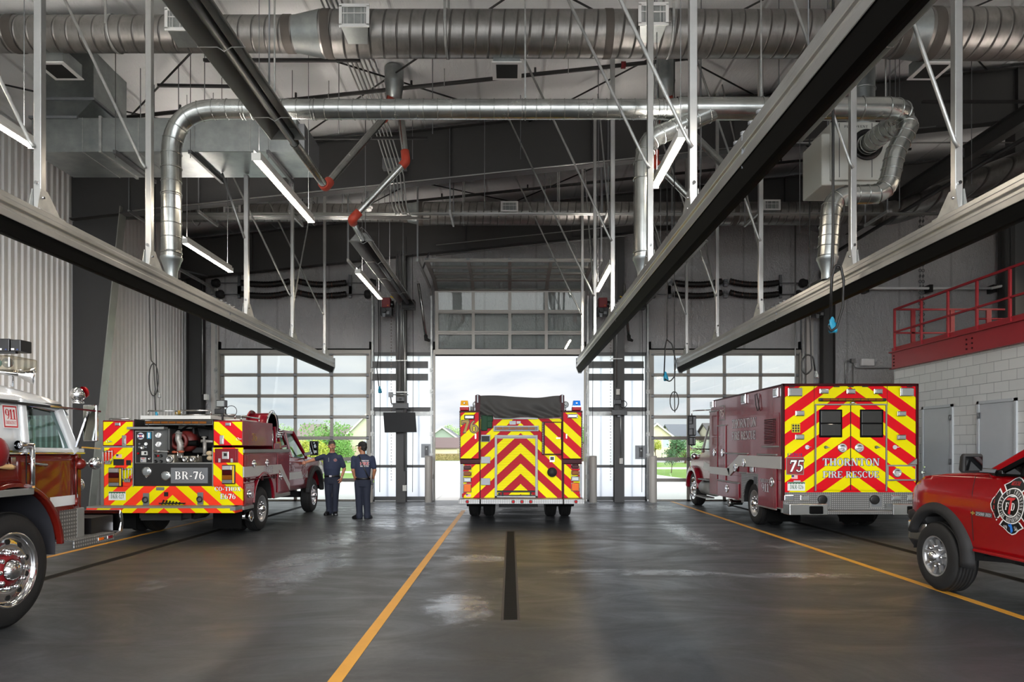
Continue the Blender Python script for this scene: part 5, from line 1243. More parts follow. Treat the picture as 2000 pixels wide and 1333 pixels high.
def engine76():
    t = thing('fire_engine', 'red and yellow striped fire engine numbered 76 with a black tarp in the middle bay', 'fire engine', (0.215, 13.9, 0))
    e = lambda u, v: ((860 + u / 4.7594 - 1018) / 95.9, 1.55 - (740 + v / 4.7594 - 876) / 95.9)
    def bx(m, u0, v0, u1, v1, ya, yb):
        (x0, z1), (x1, z0) = e(u0, v0), e(u1, v1); return m.box(x0, x1, ya, yb, z0, z1)
    xc = e(748, 0)[0]; z0 = e(0, 600)[1]
    ch = mat_chevron('engine_chevrons', YEL, 0xa81a28, xc, .93, .415, z0); chl = mat_chevron('engine_chevrons_fluorescent', YEL, 0xbe1826, xc, .93, .415, z0); chr_ = mat_chevron('shutter_chevrons', YEL, 0xa91c2c, xc, .93, .415, z0, ridge=.033)
    # body tub
    m = MB(); bx(m, 370, 355, 1135, 1125, 0.02, 0.1); bx(m, 370, 370, 1135, 1125, .08, 7.2); m.build('rear_body', M['maroon'], t)
    m = MB(); bx(m, 376, 372, 1128, 1108, 0.005, 0.02); m.build('rear_panel', ch, t)
    # side compartments (tall towers)
    for (a, b, nm) in ((182, 374, 'left'), (1130, 1320, 'right')):
        m = MB(); bx(m, a, 300, b, 748, -.10, 3.2); bx(m, a + 4, 748, b - 4, 790, -.06, 2.0); bx(m, a + 4, 788, b, 1112, -.02, 3.2); m.build('side_compartment', M['darkmar'], t, bev=.008)
        m = MB(); bx(m, a + 12, 318, b - 14, 742, -.112, -.10)
        dr = m.build('compartment_door', chl, t, bev=.003)
        hx = 332 if nm == 'left' else 1170; m = MB(); bx(m, hx - 7, 515, hx + 7, 560, -.135, -.11); bx(m, hx - 4, 520, hx + 4, 545, -.15, -.13); m.build('handle', M['chrome'], dr, bev=.004)
        m = MB(); bx(m, a + 22, 797, b - 6, 1108, -.035, -.02); m.build('lower_panel', chl, t)
        hx = a + 2 if nm == 'left' else b - 8; m = MB()
        for k in range(26): bx(m, hx, 322 + k * 16.4, hx + 6, 330 + k * 16.4, -.118, -.10)
        m.build('hinge_trim', M['alub'], t)
        cx = a + 20 if nm == 'left' else b - 110
        rear_lamp(t, e(228 if nm == 'left' else 1178, 0)[0], e(324 if nm == 'left' else 1275, 0)[0], e(0, 382 if nm == 'left' else 372)[1], e(0, 340 if nm == 'left' else 331)[1], -.115, 'clear', bezel='black' if nm == 'left' else 'chrome')
        lx = 216 if nm == 'left' else 1214
        for (va, vb, ln) in ((806, 850, 'dred'), (862, 908, 'amberd'), (916, 966, 'clear'), (976, 1058, 'orange')):
            dv = 0 if nm == 'left' else -10
            rear_lamp(t, e(lx, 0)[0], e(lx + 78, 0)[0], e(0, vb + dv)[1], e(0, va + dv)[1], -.035, ln)
    m = MB(); bx(m, 186, 795, 216, 1110, -.045, -.03); bx(m, 1296, 795, 1318, 1105, -.045, -.03); m.build('edge_strip', M['hammer'], t)
    for a, b in ((205, 222), (1284, 1300)):
        m = MB(); bx(m, a, 1068, b, 1104, -.05, -.04); m.build('side_marker', M['redlens'], t)
    # number 76
    w = (e(352, 0)[0] - e(205, 0)[0]); h = e(0, 395)[1] - e(0, 502)[1]; ox, oz = e(205, 0)[0], e(0, 502)[1]
    lettering('76', t, M['gold'], lambda u, v, d: (ox + u, -.113 - d, oz + v), w, h, outline=M['lettb'], grow=.075)
    # roll-up shutter with frame
    m = MB(); bx(m, 528, 556, 888, 1040, -.012, 0.0); sh = m.build('roll_up_shutter', chr_, t)
    m = MB(); bx(m, 508, 526, 530, 1105, -.04, .01); bx(m, 884, 526, 906, 1105, -.04, .01); bx(m, 508, 526, 906, 546, -.045, .01); bx(m, 526, 546, 890, 558, -.02, .01); bx(m, 508, 1090, 906, 1105, -.04, .01); m.build('shutter_frame', M['alub'], t, bev=.003)
    m = MB(); bx(m, 530, 1042, 888, 1056, -.03, 0); bx(m, 540, 1062, 560, 1088, -.04, 0); bx(m, 574, 1056, 588, 1092, -.045, 0); bx(m, 834, 1056, 848, 1092, -.045, 0); bx(m, 530, 1080, 888, 1088, -.05, -.03); m.build('shutter_bar', M['blackm'], sh)
    # amber traffic bar
    m = MB(); bx(m, 496, 438, 916, 490, -.03, 0.01); tb = m.build('traffic_advisor', M['alub'], t, bev=.004); m = MB(); bx(m, 506, 448, 906, 482, -.035, -.028); m.build('bar_housing', M['black'], tb)
    for k in range(6):
        m = MB(); bx(m, 528 + k * 60, 455, 580 + k * 60, 474, -.042, -.034); m.build('lens', M['amberd'], tb)
    # steps / pockets, little door, cap, plates
    for va, vb in ((522, 588), (726, 788), (926, 990)):
        m = MB(); bx(m, 380, va, 466, vb, -.03, .0); st = m.build('folding_step', M['hammer'], t, bev=.004); m = MB(); bx(m, 386, va + 12, 460, vb - 4, -.034, -.028); m.build('step_tread', M['blackm'] if va < 600 else M['hammer'], st)
    m = MB(); bx(m, 946, 402, 1128, 708, -.06, .005); d = m.build('upper_door', M['darkmar'], t, bev=.004); m = MB(); bx(m, 972, 412, 1122, 698, -.068, -.058); m.build('door_skin', ch, d); m = MB(); bx(m, 1078, 548, 1116, 560, -.078, -.066); m.build('handle', M['chrome'], d)
    m = MB()
    for k in range(18): bx(m, 950, 412 + k * 16.2, 957, 420 + k * 16.2, -.066, -.058)
    m.build('hinge_trim', M['alub'], d)
    x, z = e(1040, 870); MB().lathe((x, 0.0, z), (0, -1, 0), [(0, .098), (.05, .098), (.07, .085), (.075, .07), (.085, .07), (.085, 0)], 28).build('suction_cap', M['blackm'], t)
    m = MB(); bx(m, 1018, 722, 1064, 776, -.004, .003); q = m.build('warning_sticker', M['lettw'], t); m = MB(); bx(m, 1024, 728, 1058, 758, -.006, -.003); m.build('sticker_print', M['lettb'], q)
    m = MB(); bx(m, 645, 394, 704, 428, -.004, .004); m.build('data_plate', M['hammer'], t); m = MB(); bx(m, 712, 396, 748, 420, -.004, .004); m.build('data_plate', M['cream'], t)
    flag_decal(t, e(240, 0)[0], e(286, 0)[0], e(0, 1100)[1], e(0, 1070)[1], -.036)
    # tailboard
    m = MB(); bx(m, 182, 1112, 374, 1156, -.30, .05); bx(m, 384, 1112, 1130, 1156, -.30, .05); bx(m, 1140, 1112, 1327, 1156, -.30, .05); m.build('tailboard', M['diamond'], t, bev=.004)
    for u in (262, 679, 758, 838, 1249):
        x, z = e(u, 1134); o = MB().cyl((x, -.30, z), (x, -.315, z), .036, n=20).build('tail_marker', M['black'], t); MB().cyl((x, -.31, z), (x, -.325, z), .026, n=16).build('lens', M['redlens'], o)
    # hose bed cover: draped black tarp between two stanchions
    m = MB(); nu, nv = 44, 16; (xa, zt), (xb, zb) = e(372, 160), e(1118, 362)
    vs = []
    for j in range(nv + 1):
        for i in range(nu + 1):
            u, v = i / nu, j / nv
            top = zt - .035 * math.exp(-((u - .75) / .17) ** 2) - .012 * math.sin(PI * u) + .012 * math.sin(u * 9)
            bot = zb + .012 * math.sin(u * 13 + 1) + (.03 if u < .16 else 0)
            fold = .035 * math.sin(10 * u + 5 * v) * v + .032 * math.sin(23 * u - 9 * v * v + 2 * math.sin(6 * u)) * (0.25 + v) + .045 * math.sin(PI * v) * .5
            vs.append((xa + (xb - xa) * u, -.04 - fold - .05 * v, top + (bot - top) * v))
    m.add(vs, [(j * (nu + 1) + i, j * (nu + 1) + i + 1, (j + 1) * (nu + 1) + i + 1, (j + 1) * (nu + 1) + i) for j in range(nv) for i in range(nu)], True)
    back = [(x, 3.0, z - .03) for x, y, z in vs[:nu + 1]]
    m.add(vs[:nu + 1] + back, [(i, i + 1, nu + 2 + i, nu + 1 + i) for i in range(nu)], True)
    m.build('hose_bed_cover', M['tarp'], t)
    m = MB(); bx(m, 380, 340, 440, 486, -.03, .05); bx(m, 436, 340, 492, 400, -.05, .04); bx(m, 436, 395, 486, 462, -.045, .04); m.build('folded_hose', M['hosegrn'], t, bev=.02, seg=3)
    m = MB(); bx(m, 498, 364, 908, 378, -.02, .0); m.build('cover_rail', M['alub'], t)
    for (u0, u1, ul) in ((328, 374, 334), (1112, 1152, 1164)):
        m = MB(); (x0, z1), (x1, zz) = e(u0, 158), e(u1, 302); m.prism([(x0, zz), (x1, zz), (x1, z1), ((x0 + x1) / 2, z1 + .02), (x0, z1)], 'xz', -.08, .25); m.build('stanchion', M['darkmar'], t, bev=.005)
        x, z = e((u0 + u1) / 2, 190); MB().bar((x, -.1, z + .08), (x, -.1, z - .08), .025).build('latch', M['hammer'], t)
        x, z = e(ul, 243); o = MB().lathe((x, -.02, z), (0, -1, 0), [(-.09, .02), (-.06, .05), (0, .066), (.02, .068)], 24).cyl((x, 0, z - .13), (x, 0, z - .05), .016).build('spotlight', M['chrome'], t)
        MB().lathe((x, -.03, z), (0, -1, 0), [(0, .064), (.006, .05), (.01, 0)], 20).build('lens', M['clear'], o); MB().ball((x, -.04, z), .025, 10).build('bulb', M['chrome'], o)
    for (u0, u1, c1) in ((186, 268, 'amber'), (1226, 1308, 'bluelens')):
        (x0, z1), (x1, z0_) = e(u0, 264), e(u1, 300); o = MB().box(x0, x1, -.10, .12, z0_ + .005, z1).build('warning_light', M['redlens'], t, bev=.012, seg=3)
        (a, zt_), (b, zb_) = e(u0 + 4, 206), e(u1 - 4, 256)
        MB().loft([[(a, -.08, zb_), (b, -.08, zb_), (b, .1, zb_), (a, .1, zb_)], [(a + .012, -.06, zt_), (b - .012, -.06, zt_), (b - .012, .08, zt_), (a + .012, .08, zt_)]], smooth=False).build('dome', M[c1], o, bev=.006)
        x, z = (a + b) / 2, (zt_ + zb_) / 2; MB().ball((x, -.088, z), .022, 10, (1, .3, 1)).build('reflector', M['chrome'], o); MB().box(x0 + .005, x1 - .005, -.095, .11, z1, zb_).build('light_base', M['chrome'], o)
    m = MB(); bx(m, 268, 248, 300, 300, .4, .8); m.build('roof_vent', M['alub'], t)
    # cab far in front, axle, tyres, mud flaps
    m = MB().box(-1.22, 1.22, 5.2, 8.1, .75, 2.62); m.build('cab', M['maroon'], t, bev=.06)
    m = MB().box(-.5, .5, .2, 8, .5, .66).box(-1.1, 1.1, 1.6, 2.0, .34, .5).cyl((0, 1.6, .48), (0, 2.0, .48), .2); m.build('chassis', M['blackm'], t)
    for s in (-1, 1):
        wheel(t, s * 1.16, 1.75, .5, s, .27, .29, 'alu', dual=True)
        wheel(t, s * 1.16, 6.6, .5, s, .3, .29, 'alu')
        m = MB().box(s * .86 - .31, s * .86 + .31, .95, 1.2, .28, .62); m.build('mud_flap', M['rubber'], t, bev=.02)
    m = MB(); bx(m, 545, 1158, 912, 1205, .2, 1.0); m.build('under_bumper', M['blackm'], t)

def ambulance():
    X0, Y0 = 6.145, 12.34
    t = thing('ambulance', 'boxy maroon rescue ambulance numbered 75 with red and yellow chevrons on its back doors', 'ambulance', (X0, Y0, 0))
    e = lambda u, v: ((1320 + u / 4 - 1660) / 108.0, 1.55 - (730 + v / 4 - 876) / 108.0)
    def bx(m, u0, v0, u1, v1, ya, yb):
        (x0, z1), (x1, z0) = e(u0, v0), e(u1, v1); return m.box(x0, x1, ya, yb, z0, z1)
    XS = 4.92; xs = XS - X0           # plane of the left side
    def sd(u, v):
        px, py = 1320 + u / 4, 730 + v / 4; Y = XS * FPX / (px - VX); return Y - Y0, EYE - (py - VY) * Y / FPX
    def sx(m, u0, v0, u1, v1, d0, d1):
        """plate on the side face: d positive = proud of it (towards -x)"""
        ya, za = sd(u0, v0); yb, zb = sd(u1, v1); return m.box(xs - d1, xs - d0, min(ya, yb), max(ya, yb), min(za, zb), max(za, zb))
    xe = e(1885, 0)[0]; zt = e(0, 84)[1]; zb = e(0, 928)[1]; L = 4.45
    ch = mat_chevron('ambulance_chevrons', YEL, 0xd0121f, 0.0, .72, .44, e(0, 390)[1])
    wy = 1.56; AR = .50
    m = MB().box(xs, xe, .02, L, .93, zt).build('box_body', M['maroon'], t, bev=.03, seg=3)
    MB().box(xs + .002, xe - .002, .03, wy - AR - .03, .44, .96).cut().box(xs + .002, xe - .002, wy + AR + .03, L - .01, .46, .96).build('lower_body', M['maroon'], t)
    MB().box(xs + .55, xe - .55, wy - AR - .03, wy + AR + .03, .5, .95).build('wheel_well_back', M['dark'], t)
    MB().box(xs - .01, xe + .01, -.02, .05, zt - .035, zt + .012).box(xs - .012, xs + .035, -.02, .05, .6, zt).box(xe - .035, xe + .012, -.02, .05, .6, zt).box(xs - .01, xe + .01, .05, L, zt - .02, zt + .006).build('corner_extrusion', M['darkmar'], t, bev=.006)
    m = MB(); bx(m, 846, 94, 1876, 928, 0.0, .02); m.build('rear_panel', ch, t)
    # rear doors
    for a, b in ((1092, 1356), (1360, 1630)):
        m = MB(); bx(m, a, 250, b, 912, -.02, 0.0); d = m.build('rear_door', ch, t, bev=.006)
        wa, wb = (1112, 1292) if a < 1200 else (1430, 1612)
        m = MB(); (x0, z1), (x1, z0) = e(wa, 282), e(wb, 500); m.box(x0, x1, -.034, -.01, z0, z1); q = m.build('window', M['rubber'], d, bev=.045, seg=4)
        for za, zbb in ((.5, .97), (.04, .5)): MB().box(x0 + .03, x1 - .03, -.037, -.03, z0 + (z1 - z0) * za + .012, z0 + (z1 - z0) * zbb - .012).build('pane', M['darkglass'], q, bev=.012)
        hx, hz = e(1293 if a < 1200 else 1425, 582); o = MB().lathe((hx, -.02, hz), (0, -1, 0), [(0, .088), (.012, .085), (.02, .07), (.012, .05), (.012, 0)], 24).build('handle', M['chrome'], d)
        MB().box(hx - .055, hx + .055, -.05, -.035, hz - .012, hz + .03).build('paddle', M['chrome'], o, bev=.006)
        hx, hz = e(1163 if a < 1200 else 1558, 576); MB().cyl((hx, -.02, hz), (hx, -.07, hz), .03, .02, 14).bar((hx, -.06, hz), (hx + .05, -.06, hz - .005), .012).build('door_catch', M['hammer'], d)
    m = MB(); bx(m, 1084, 238, 1646, 248, -.03, 0.0); bx(m, 1082, 248, 1090, 918, -.024, 0); bx(m, 1632, 248, 1642, 918, -.024, 0); m.build('door_frame', M['alub'], t)
    m = MB(); bx(m, 1076, 96, 1079, 928, -.003, 0.001); bx(m, 1646, 96, 1649, 928, -.003, .001); bx(m, 1355, 250, 1361, 912, -.024, -.0205); m.build('panel_gap', M['dark'], t)
    # lettering on the doors
    for st, ua, ub, va, vb in (('THORNTON', 1140, 1582, 664, 720), ('FIRE RESCUE', 1142, 1578, 764, 814)):
        (x0, z1), (x1, z0) = e(ua, va), e(ub, vb)
        lettering(st, t, M['lett'], lambda u, v, d: (x0 + u, -.021 - d, z0 + v), x1 - x0, z1 - z0, outline=M['lettb'], grow=.055)
    # lights
    def lamp(u0, v0, u1, v1, lens='clear', y=0.0): rear_lamp(t, e(u0, 0)[0], e(u1, 0)[0], e(0, v1)[1], e(0, v0)[1], y, lens)
    for q in ((868, 112, 982, 180), (1742, 112, 1852, 180), (1114, 118, 1188, 160), (1326, 120, 1396, 162), (1538, 120, 1608, 162), (926, 290, 998, 334), (1720, 294, 1792, 336), (924, 476, 996, 518), (1718, 478, 1790, 520)): lamp(*q)
    for q, l in (((836, 948, 910, 994), 'hammer'), ((960, 950, 1034, 992), 'clear'), ((1670, 950, 1746, 992), 'clear'), ((1790, 950, 1850, 994), 'clear')): lamp(*q, lens=l, y=-.02)
    (x0, z1), (x1, z0) = e(1108, 194), e(1632, 218); tb = MB().box(x0, x1, -.05, 0, z0, z1).build('traffic_advisor', M['black'], t, bev=.012)
    for k in range(8):
        a = x0 + .06 + k * (x1 - x0 - .12) / 8; MB().box(a + .008, a + (x1 - x0 - .12) / 8 - .008, -.056, -.048, z0 + .01, z1 - .01).build('lens', M['amberd'], tb)
    x, z = e(1368, 232); MB().ball((x, -.05, z), .045, 14, (1.1, .8, .55)).build('camera_dome', M['chrome'], t)
    m = MB()
    for u in (880, 1230, 1340, 1452, 1800): bx(m, u, 98, u + 42, 106, -.02, 0.0)
    m.build('drain_slot', M['black'], t)
    # grille socket, plates, decals
    m = MB(); bx(m, 900, 394, 966, 462, -.01, 0.0); g_ = m.build('speaker_grille', M['black'], t); m = MB()
    for k in range(4): bx(m, 900 + k * 20, 394, 904 + k * 20, 462, -.016, -.008); bx(m, 900, 396 + k * 20, 966, 400 + k * 20, -.016, -.008)
    m.build('grille_bars', plain('yellow_grille', YEL, .4), g_)
    m = MB(); bx(m, 858, 654, 996, 792, -.006, 0.0); q = m.build('number_plate', M['alub'], t); m = MB(); bx(m, 863, 659, 991, 787, -.008, -.005); m.build('plate_field', plain('plate_maroon', 0x8e1722, .4), q)
    (x0, z1), (x1, z0) = e(876, 678), e(982, 768); lettering('75', q, M['lettw'], lambda u, v, d: (x0 + u, -.0085 - d, z0 + v), x1 - x0, z1 - z0, outline=M['lettb'], grow=.07, italic=.2)
    (x0, z1), (x1, z0) = e(868, 624), e(984, 648); lettering('FD7031', t, M['navy'], lambda u, v, d: (x0 + u, -.001 - d, z0 + v), x1 - x0, z1 - z0)
    flag_decal(t, e(900, 0)[0], e(948, 0)[0], e(0, 824)[1], e(0, 794)[1], 0.0)
    licence_plate(t, e(868, 0)[0], e(1004, 0)[0], e(0, 916)[1], e(0, 848)[1], -.005, 'DKR-126')
    m = MB(); bx(m, 912, 836, 966, 846, -.03, 0.0); m.build('plate_light', M['chrome'], t)
    for u in (1020, 1704):
        x, z = e(u, 576); MB().cyl((x, 0, z), (x, -.02, z), .04, n=16).bar((x, -.02, z), (x + .07, -.03, z), .012).build('tie_down', M['chrome'], t)
    # lower right hatch
    m = MB(); bx(m, 1642, 714, 1868, 838, -.03, 0.0); h = m.build('corner_hatch', M['alub'], t, bev=.006); m = MB(); bx(m, 1652, 726, 1858, 826, -.036, -.028); m.build('hatch_skin', ch, h)
    x, z = e(1718, 776); MB().lathe((x, -.03, z), (0, -1, 0), [(0, .085), (.014, .08), (.02, .065), (.012, .05), (.012, 0)], 24).box(x - .05, x + .05, -.06, -.045, z - .01, z + .03).build('handle', M['chrome'], h)
    (x0, z0), (x1, z1) = e(1808, 710), e(1868, 666); MB().prism([(x0, z0), (x1, z0), (x1, z1)], 'xz', -.05, 0).build('step_gusset', M['alub'], t)
    # kick plate, bumper, steps
    m = MB(); bx(m, 836, 930, 1878, 1070, -.01, .05); m.build('kick_plate', M['diamond'], t)
    for a, b in ((1100, 1206), (1506, 1612)):
        m = MB(); bx(m, a, 944, b, 1050, -.025, -.005); q = m.build('tail_light_recess', M['alub'], t, bev=.006); m = MB(); bx(m, a + 14, 956, b - 12, 1040, -.028, -.02); m.build('recess_back', M['hammer'], q)
        x, z = e(a + 36, 985); MB().lathe((x, -.02, z), (0, -1, 0), [(0, .085), (.03, .085), (.035, .07), (.035, 0)], 20).build('lens', M['black'], q)
    for a, b in ((832, 1126), (1622, 1880)):
        m = MB(); bx(m, a, 1010, b, 1096, -.30, -.01); q = m.build('bumper', M['steelb'], t, bev=.012); (x0, z1), (x1, z0) = e(a + 154 if a < 900 else a + 110, 1026), e(b - 40 if a < 900 else b - 10, 1086); MB().box(x0, x1, -.33, -.29, z0, z1).build('rubber_buffer', M['rubber'], q, bev=.015)
    m = MB(); bx(m, 1130, 1066, 1664, 1090, -.28, 0.0); m.build('rear_step', M['diamond'], t, bev=.005)
    # ---- left side
    m = MB(); sx(m, 270, 300, 329, 948, 0, .02); m.build('front_side_door', M['maroon'], t, bev=.006)
    m = MB(); sx(m, 338, 408, 394, 850, 0, .02); m.build('tall_side_door', M['maroon'], t, bev=.006)
    m = MB(); sx(m, 650, 640, 792, 1072, 0, .02); m.build('rear_side_door', M['maroon'], t, bev=.006)
    m = MB(); sx(m, 330, 840, 498, 990, 0, .02); m.build('lower_side_door', M['maroon'], t, bev=.006)
    m = MB(); sx(m, 504, 630, 566, 775, 0, .02); m.build('small_side_hatch', M['maroon'], t, bev=.006)
    m = MB(); sx(m, 684, 322, 808, 572, 0, .012); lv = m.build('louver_panel', M['maroon'], t, bev=.004); m = MB(); m2 = MB(); sx(m2, 696, 362, 786, 552, .012, .014); m2.build('opening', M['dark'], lv)
    ya, za = sd(696, 362); yb, zb2 = sd(788, 548)
    for k in range(15):
        z = zb2 + (za - zb2) * k / 15; m.prism([(xs - .014, z), (xs - .03, z - .008), (xs - .03, z + .004), (xs - .014, z + .012)], 'xz', yb, ya)
    m.build('louver', M['maroon'], lv)
    m = MB()
    for u0, v0, u1, v1 in ((270, 290, 333, 300), (334, 402, 398, 411), (394, 620, 570, 628), (645, 628, 796, 638), (682, 566, 808, 575), (330, 838, 498, 848), (505, 772, 566, 778), (640, 1040, 795, 1050), (270, 940, 335, 950)): 
        ya, za = sd(u0, v0); yb, zb2 = sd(u1, v1); zc = (za + zb2) / 2; m.box(xs - .035, xs, min(ya, yb), max(ya, yb), zc - .012, zc + .012)
    m.build('drip_rail', M['alub'], t)
    # silver stripe with a step
    m = MB(); y0_, z0_ = sd(270, 748); sz = 1.19; h = .23; lo = .97
    a1 = sd(500, 640)[0]; a2 = sd(430, 760)[0]
    for (y1, y2, za, zb_) in ((.02, a1, 1.17, 1.40), (a2 + .05, L, .93, 1.10)):
        m.box(xs - .0225, xs - .0005, y1, y2, za, zb_)
    m.prism([(a1, 1.17), (a1, 1.40), (a2 + .22, 1.10), (a2 + .05, .93)], 'yz', xs - .0225, xs - .0005)
    m.build('reflective_stripe', M['stripe'], t)
    # side lettering
    def side_text(st, ua, ub, v0, v1, mat='lett', ol='lettb', off=.0008):
        (ya, za), (yb, zb_) = sd(ua, v1), sd(ub, v1); h = sd(ua, v0)[1] - za
        lettering(st, t, M[mat], lambda u, v, d: (xs - off - d, ya - u, zb_ + v), ya - yb, h, outline=M[ol] if ol else None, grow=.04)
    side_text('THORNTON', 440, 628, 348, 412); side_text('FIRE RESCUE', 440, 624, 452, 512); side_text('911', 680, 736, 866, 928, off=.0208); side_text('EMERGENCY', 668, 742, 830, 856, off=.0208)
    m = MB(); sx(m, 345, 254, 384, 362, 0, .012); q = m.build('side_number_plate', M['alub'], t); m = MB(); sx(m, 348, 262, 381, 354, .012, .014); m.build('plate_field', M['maroon'], q)
    (ya, za), (yb, zb2) = sd(352, 335), sd(378, 335); lettering('75', q, M['lettw'], lambda u, v, d: (xs - .0145 - d, ya - u, zb2 + v), ya - yb, .16)
    for u, v in ((307, 618), (372, 620), (540, 698), (474, 736), (408, 900), (760, 850)):
        y, z = sd(u, v); o = MB().lathe((xs - .02, y, z), (-1, 0, 0), [(0, .095), (.014, .09), (.02, .075), (.012, .055), (.012, 0)], 20).build('handle', M['chrome'], t); MB().box(xs - .055, xs - .035, y - .05, y + .05, z - .012, z + .03).build('paddle', M['chrome'], o, bev=.005)
    for u, v, w in ((538, 200, .13), (290, 240, .11), (790, 150, .11), (604, 750, .07)):
        y, z = sd(u, v); o = MB().box(xs - .04, xs, y - w, y + w, z - w * .8, z + w * .8).build('warning_light', M['chrome'], t, bev=.015); MB().box(xs - .055, xs - .03, y - w * .75, y + w * .75, z - w * .55, z + w * .55).build('lens', M['clear'], o, bev=.015)
    m = MB(); sx(m, 614, 800, 642, 868, 0, .02); m.build('shore_power_inlet', M['black'], t, bev=.01)
    y, z = sd(645, 205); MB().tube([(xs - .02, y, z + .12), (xs - .05, y + .05, z + .1), (xs - .03, y + .06, z - .1), (xs - .03, y - .03, z - .22), (xs - .03, y - .12, z - .2), (xs - .03, y - .07, z - .02), (xs - .04, y - .02, z + .1)], .009, 6).build('tie_cord', M['cord'], t)
    # wheel arch and rear wheel
    y0_, z1_ = sd(505, 780); ye = sd(640, 780)[0]
    pts = [(wy - AR, .40), (wy - AR - .09, .40), (wy - AR - .09, 1.04), (wy + AR + .09, 1.04), (wy + AR + .09, .40), (wy + AR, .40)] + [(wy + AR * math.cos(a), .42 + AR * math.sin(a)) for a in [PI * k / 14 for k in range(1, 14)]]
    MB().prism(pts, 'yz', xs - .018, xs + .004).build('wheel_arch_panel', M['diamond'], t)
    MB().loft([[(xs + q, wy + AR * math.cos(a), .42 + AR * math.sin(a)) for a in [PI * j / 14 for j in range(15)]] for q in (0, .5)], caps=False, closed=False).build('wheel_well', M['dark'], t)
    MB().box(xs - .01, xe, .05, wy - AR - .1, .38, .44).box(xs - .01, xs + .02, 0, wy - AR - .1, .38, .46).cut().box(xs - .005, xs + .03, wy + AR + .1, L, .44, .48).build('skirt_rail', M['alub'], t)
    wheel(t, xs + .04, wy, .43, -1, .24, .265, 'steel', dual=True); wheel(t, xe - .04, wy, .43, 1, .24, .265, 'steel', dual=True)
    for x in (xs + .40, xe - .62): MB().box(x - .33, x + .33, .95, .97, .12, .52).build('mud_flap', M['rubber'], t)
    MB().box(-.4, .4, .2, 6.2, .45, .6).box(-.9, .9, wy - .12, wy + .12, .38, .55).cyl((0, wy - .18, .45), (0, wy + .18, .45), .2).build('chassis', M['blackm'], t)
    y, z = sd(430, 1010); MB().lathe((xs + .25, y, z + .0), (-1, 0, 0), [(0, .05), (.2, .05), (.22, .085), (.3, .095), (.31, .09), (.28, .03)], 20).build('exhaust_tip', M['steelb'], t)
    # ---- cab: bonnet, fender, window, mirror
    cy = L + .02
    prof = [(cy, .55), (cy, 2.15), (cy + .35, 2.18), (cy + 1.0, 1.42), (cy + 2.1, 1.28), (cy + 2.25, 1.1), (cy + 2.25, .6), (cy + 1.95, .6)] 
    wy2 = sd(118, 900)[0] + .0
    arch = [(wy2 + .52 * math.cos(a), .46 + .52 * math.sin(a)) for a in [PI * k / 12 for k in range(13)]]
    prof += [q for q in arch if .56 < q[1]] + [(cy + .25, .55)]
    MB().prism(prof, 'yz', xs + .10, xe - .10).build('cab', M['maroon'], t, bev=.05, seg=3)
    fl = [(wy2 + .60 * math.cos(a), .50 + .58 * math.sin(a)) for a in [PI * k / 14 for k in range(15)]] + [(wy2 + .48 * math.cos(a), .46 + .48 * math.sin(a)) for a in [PI - PI * k / 14 for k in range(15)]]
    MB().prism(fl, 'yz', xs + .0, xs + .35).build('fender', M['maroon'], t, bev=.03, seg=3)
    wheel(t, xs + .06, wy2, .46, -1, .27, .29, 'alu'); wheel(t, xe - .06, wy2, .46, 1, .27, .29, 'alu')
    MB().prism([(cy + .06, 1.45), (cy + .06, 2.05), (cy + .36, 2.08), (cy + .82, 1.5)], 'yz', xs + .085, xs + .11).build('side_window', M['darkglass'], t)
    MB().bar((xs + .09, cy + .42, 2.1), (xs + .09, cy + 1.0, 1.45), .05, .07).build('windscreen_pillar', M['stripe'], t, bev=.01)
    MB().cyl((xs + .16, cy + .1, .54), (xs + .16, cy + .95, .54), .19, n=28).build('fuel_tank', M['alub'], t)
    MB().box(xs - .12, xs + .12, cy + .05, cy + .95, .30, .34).box(xs - .06, xs + .12, cy + .1, cy + .9, .74, .77).build('running_step', M['diamond'], t, bev=.006)
    MB().prism([(cy + .05, .95), (cy + .05, 1.12), (cy + .85, 1.2), (cy + .95, 1.02)], 'yz', xs + .09, xs + .10).build('bonnet_stripe', M['stripe'], t)
    x, z = (1320 + 125 / 4), (730 + 470 / 4); Ym = Y0 + L + .5; p = W(x, z, Ym); mx, mz = p.x - X0, p.z
    q = MB().box(mx - .10, mx + .10, L + .44, L + .56, mz - .06, mz + .46).box(mx - .09, mx + .09, L + .44, L + .56, mz - .30, mz - .08).build('mirror', M['blackm'], t, bev=.03, seg=3)
    MB().box(mx - .08, mx + .08, L + .433, L + .44, mz - .03, mz + .42).box(mx - .07, mx + .07, L + .433, L + .44, mz - .27, mz - .11).build('mirror_glass', M['darkglass'], q)
    MB().tube(fillet([(mx, L + .5, mz + .45), (mx, L + .5, mz + .58), (xs + .15, L + .5, mz + .60)], .06), .015, 8).tube(fillet([(mx, L + .5, mz - .3), (mx, L + .5, mz - .38), (xs + .15, L + .5, mz - .40)], .06), .015, 8).build('mirror_arm', M['chrome'], q)
    p = W(1356, 892, Y0 + cy + 1.7); MB().ball((p.x - X0, cy + 1.7, p.z), .09, 14).ball((p.x - X0 + .14, cy + 1.72, p.z - .01), .07, 12).build('fender_light', M['chrome'], t)
    MB().ball((xs + .02, wy2 + .1, 1.02), .06, 12, (.5, 1, .6)).build('turn_signal', M['orange'], t)

